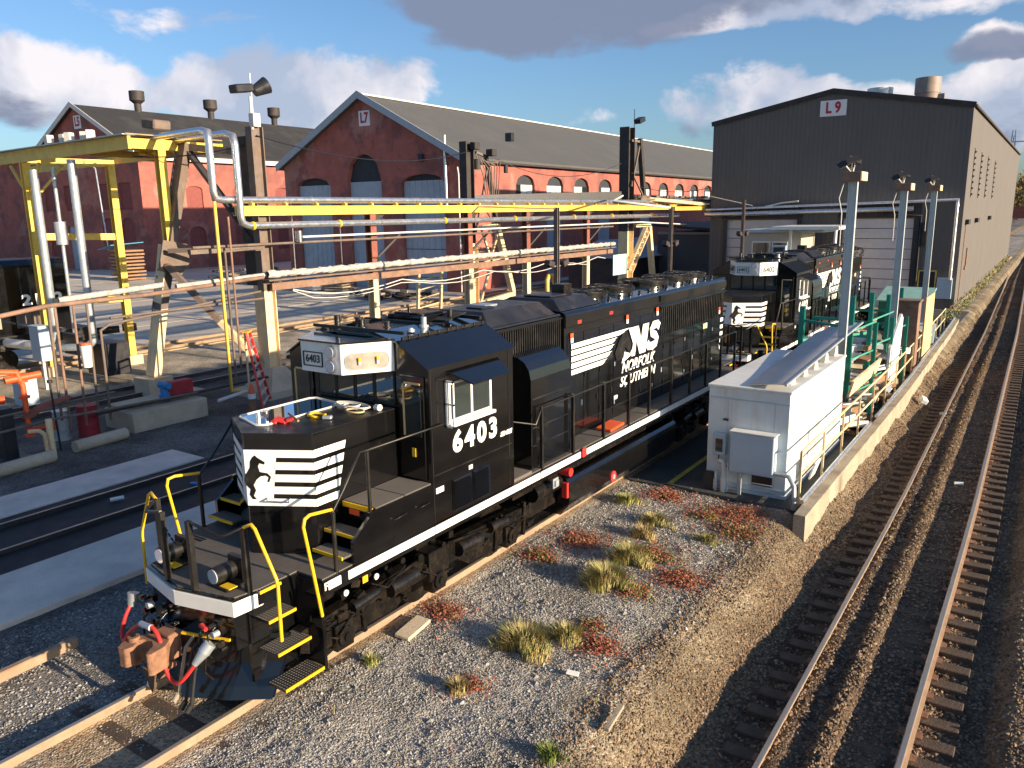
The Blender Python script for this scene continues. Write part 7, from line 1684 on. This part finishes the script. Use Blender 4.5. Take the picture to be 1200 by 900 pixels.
# scrub along the foot of the L9 side wall and on the bank of the wall
g = np.random.default_rng(77); b = MB()
for i in range(9000):
    y = 50+68*g.uniform(0, 1)**1.4; u = g.uniform(0, 1); x = 4.15+u*1.15+float(bend(y))*.25; z0_ = -.35-.35*u+g.uniform(0, 1)**2*(.75 if u < .6 else .35); s = g.uniform(.04, .10)*(1+(y-50)/60)
    a, c2 = g.uniform(0, 6.28), g.uniform(-.8, .8); b.mat(int(g.integers(0, 3)))
    b.add([(x, y, z0_), (x+s*math.cos(a), y+s*math.sin(a), z0_+s*c2), (x+s*.3, y+s*.5, z0_+s)], [(0,1,2)])
o = b.build('scrub', [MT['leaf'], MT['grass_green'], MT['leaf_autumn']], loc=(4.7, 70, -.4)); tag(o, 'strip of scrubby weeds along the foot of the L9 side wall', 'scrub', kind='stuff')
b = MB(); b.add([(4.0, 50, -.1), (5.5, 50, -.7), (5.5, 120, -.7), (4.0, 120, .1)], [(0,1,2,3)]); b.build('bank', MT['wood_grey'])['kind'] = 'structure'
def tree(x, y, h, r, label, seed, mats):
    g = np.random.default_rng(seed); t = empty('tree', (x, y, 0), label, 'tree', 'trees on the far skyline')
    b = MB(); b.cyl((x, y, -.5), (x+.2, y, h*.6), r*.07, 8, r*.03)
    for i in range(6):
        a = g.uniform(0, 6.28); b.cyl((x+.1, y, h*(.3+.05*i)), (x+r*.7*math.cos(a), y+r*.7*math.sin(a), h*(.6+.05*i)), r*.025, 5, r*.01)
    b.build('trunk', MT['wood_brown'], t); b = MB()
    cl = [(g.normal(0, r*.45), g.normal(0, r*.45), h*.62+g.normal(0, h*.16)) for i in range(26)]
    for i in range(5200):
        c0 = cl[int(g.integers(0, 26))]; p = [x+c0[0]+g.normal(0, r*.17), y+c0[1]+g.normal(0, r*.17), c0[2]+g.normal(0, r*.15)]; s = g.uniform(.10, .28)*r/3; a = g.uniform(0, 6.28)
        b.mat(int(g.integers(0, len(mats)))); q = g.uniform(-1, 1, 3)*s
        b.add([p, (p[0]+s*math.cos(a), p[1]+s*math.sin(a), p[2]+q[0]), (p[0]+q[1], p[1]+q[2], p[2]+s)], [(0,1,2)])
    b.build('crown', [MT[m] for m in mats], t)
tree(-3.0, 262, 11, 6, 'autumn brown tree at the right edge beyond the L9 shed', 1, ['leaf_autumn', 'leaf'])
tree(2.5, 285, 14, 7, 'green tree behind the brown one at the right edge', 2, ['leaf', 'leaf_autumn'])
tree(-9, 300, 12, 6, 'green tree partly hidden by the end of the L9 shed', 3, ['leaf', 'leaf'])
tree(10, 300, 12, 7, 'rusty coloured tree farthest to the right', 4, ['leaf_autumn', 'leaf', 'leaf_autumn'])
t = empty('pylon', (-12, 420, 0), 'thin lattice tower on the horizon beyond the L9 shed', 'pylon')
b = MB()
for s in (-1, 1): b.beam((-12+s*2.5, 420, 0), (-12+s*.5, 420, 38), .4, .4)
for i in range(8): b.beam((-12-2.4+.25*i, 420, i*4.5), (-12+2.2-.25*i, 420, i*4.5+4.5), .25, .25); b.beam((-12+2.4-.25*i, 420, i*4.5), (-12-2.2+.25*i, 420, i*4.5+4.5), .25, .25)
b.build('mast', MT['galv'], t); MB().beam((-17, 420, 33), (-7, 420, 33), .5, .5).build('cross_arm', MT['galv'], t)
b = MB(); b.bx(-30, 30, 200, 204, 3.5, 6.0); b.bx(-6, -5, 200.5, 203.5, -1, 3.5); b.bx(12, 13, 200.5, 203.5, -1, 3.5); thing1('rail_bridge', b, 'red_steel', 'dark red girder bridge crossing the tracks far away at the right', 'bridge', (0, 202, 0))
b = MB(); b.add([(9.0, 120, -.7), (9.6, 120, -.7), (3.0, 198, -.7), (2.2, 198, -.7), (9.0, 120, 1.3), (9.6, 120, 1.3), (3.0, 198, 1.3), (2.2, 198, 1.3)], [(4,5,6,7), (0,1,5,4), (3,2,6,7), (0,4,7,3), (1,2,6,5)])

# ---------------------------------------------------------------- litter on the gravel
b = MB(); b.box((5.0, 8.35, -.10), (.08, .55, .05), (.03, .02, .1)); thing1('timber_offcut', b, 'wood_grey', 'short grey plank lying on the gravel slope near the bottom', 'plank', (5, 8.35, -.12), .006)
b = MB(); b.box((1.25, 8.65, -.09), (.28, .62, .07), (.05, .08, .1)); thing1('concrete_piece', b, 'concrete_cream', 'broken flat piece of pale concrete beside the near rail', 'rubble', (1.2, 8.6, -.1), .015)
b = MB(); b.box((4.03, 8.95, -.1), (.18, .10, .02), (.05, .1, .3)); thing1('plate_scrap', b, 'white_paint', 'small white scrap of sheet lying on the gravel', 'scrap', (4.03, 8.95, -.1), .004)
for (x, y, lb) in ((7.6, 22.5, 'crushed white bottle lying between the rails of the right hand track'), (6.4, 30.2, 'white scrap lying left of the right hand track')):
    b = MB(); b.tube([(x, y, -.62), (x+.2, y+.05, -.61)], .05, 8); thing1('bottle', b, 'white_paint', lb, 'bottle', (x, y, -.65))
b = MB(); b.box((5.75, 31.2, -.42), (.25, .3, .2), (.3, .4, .5)); thing1('rubble_lump', b, 'box_roof', 'pale lump of rubble on the bank below the retaining wall', 'rubble', (5.75, 31.2, -.5), .03)
b = MB(); b.tube([(-8.6, 9.2, -.05), (-8.45, 9.45, -.03)], .05, 8); thing1('bottle', b, 'white_paint', 'pale blue white bottle lying in the oily pit track', 'bottle', (-8.5, 9.3, -.1))
b = MB(); b.box((-7.9, 11.0, -.05), (.3, .12, .05), (0, 0, .4)); thing1('rag', b, 'blue', 'blue rag lying beside the rail of the pit track', 'rag', (-7.9, 11.0, -.1), .01)

# small fittings too fine to pick apart singly stay joined
for o in list(sc.objects):
    n = o.name.split('.')[0]
    if o.parent is not None and n in ('door_latch', 'roof_seam', 'louvre_blade', 'lifting_lug', 'latch', 'spring', 'tie_plate', 'panel_seam', 'safety_chain', 'air_horn', 'vent_opening', 'underframe_box', 'fan_guard'):
        o['kind'] = 'stuff'
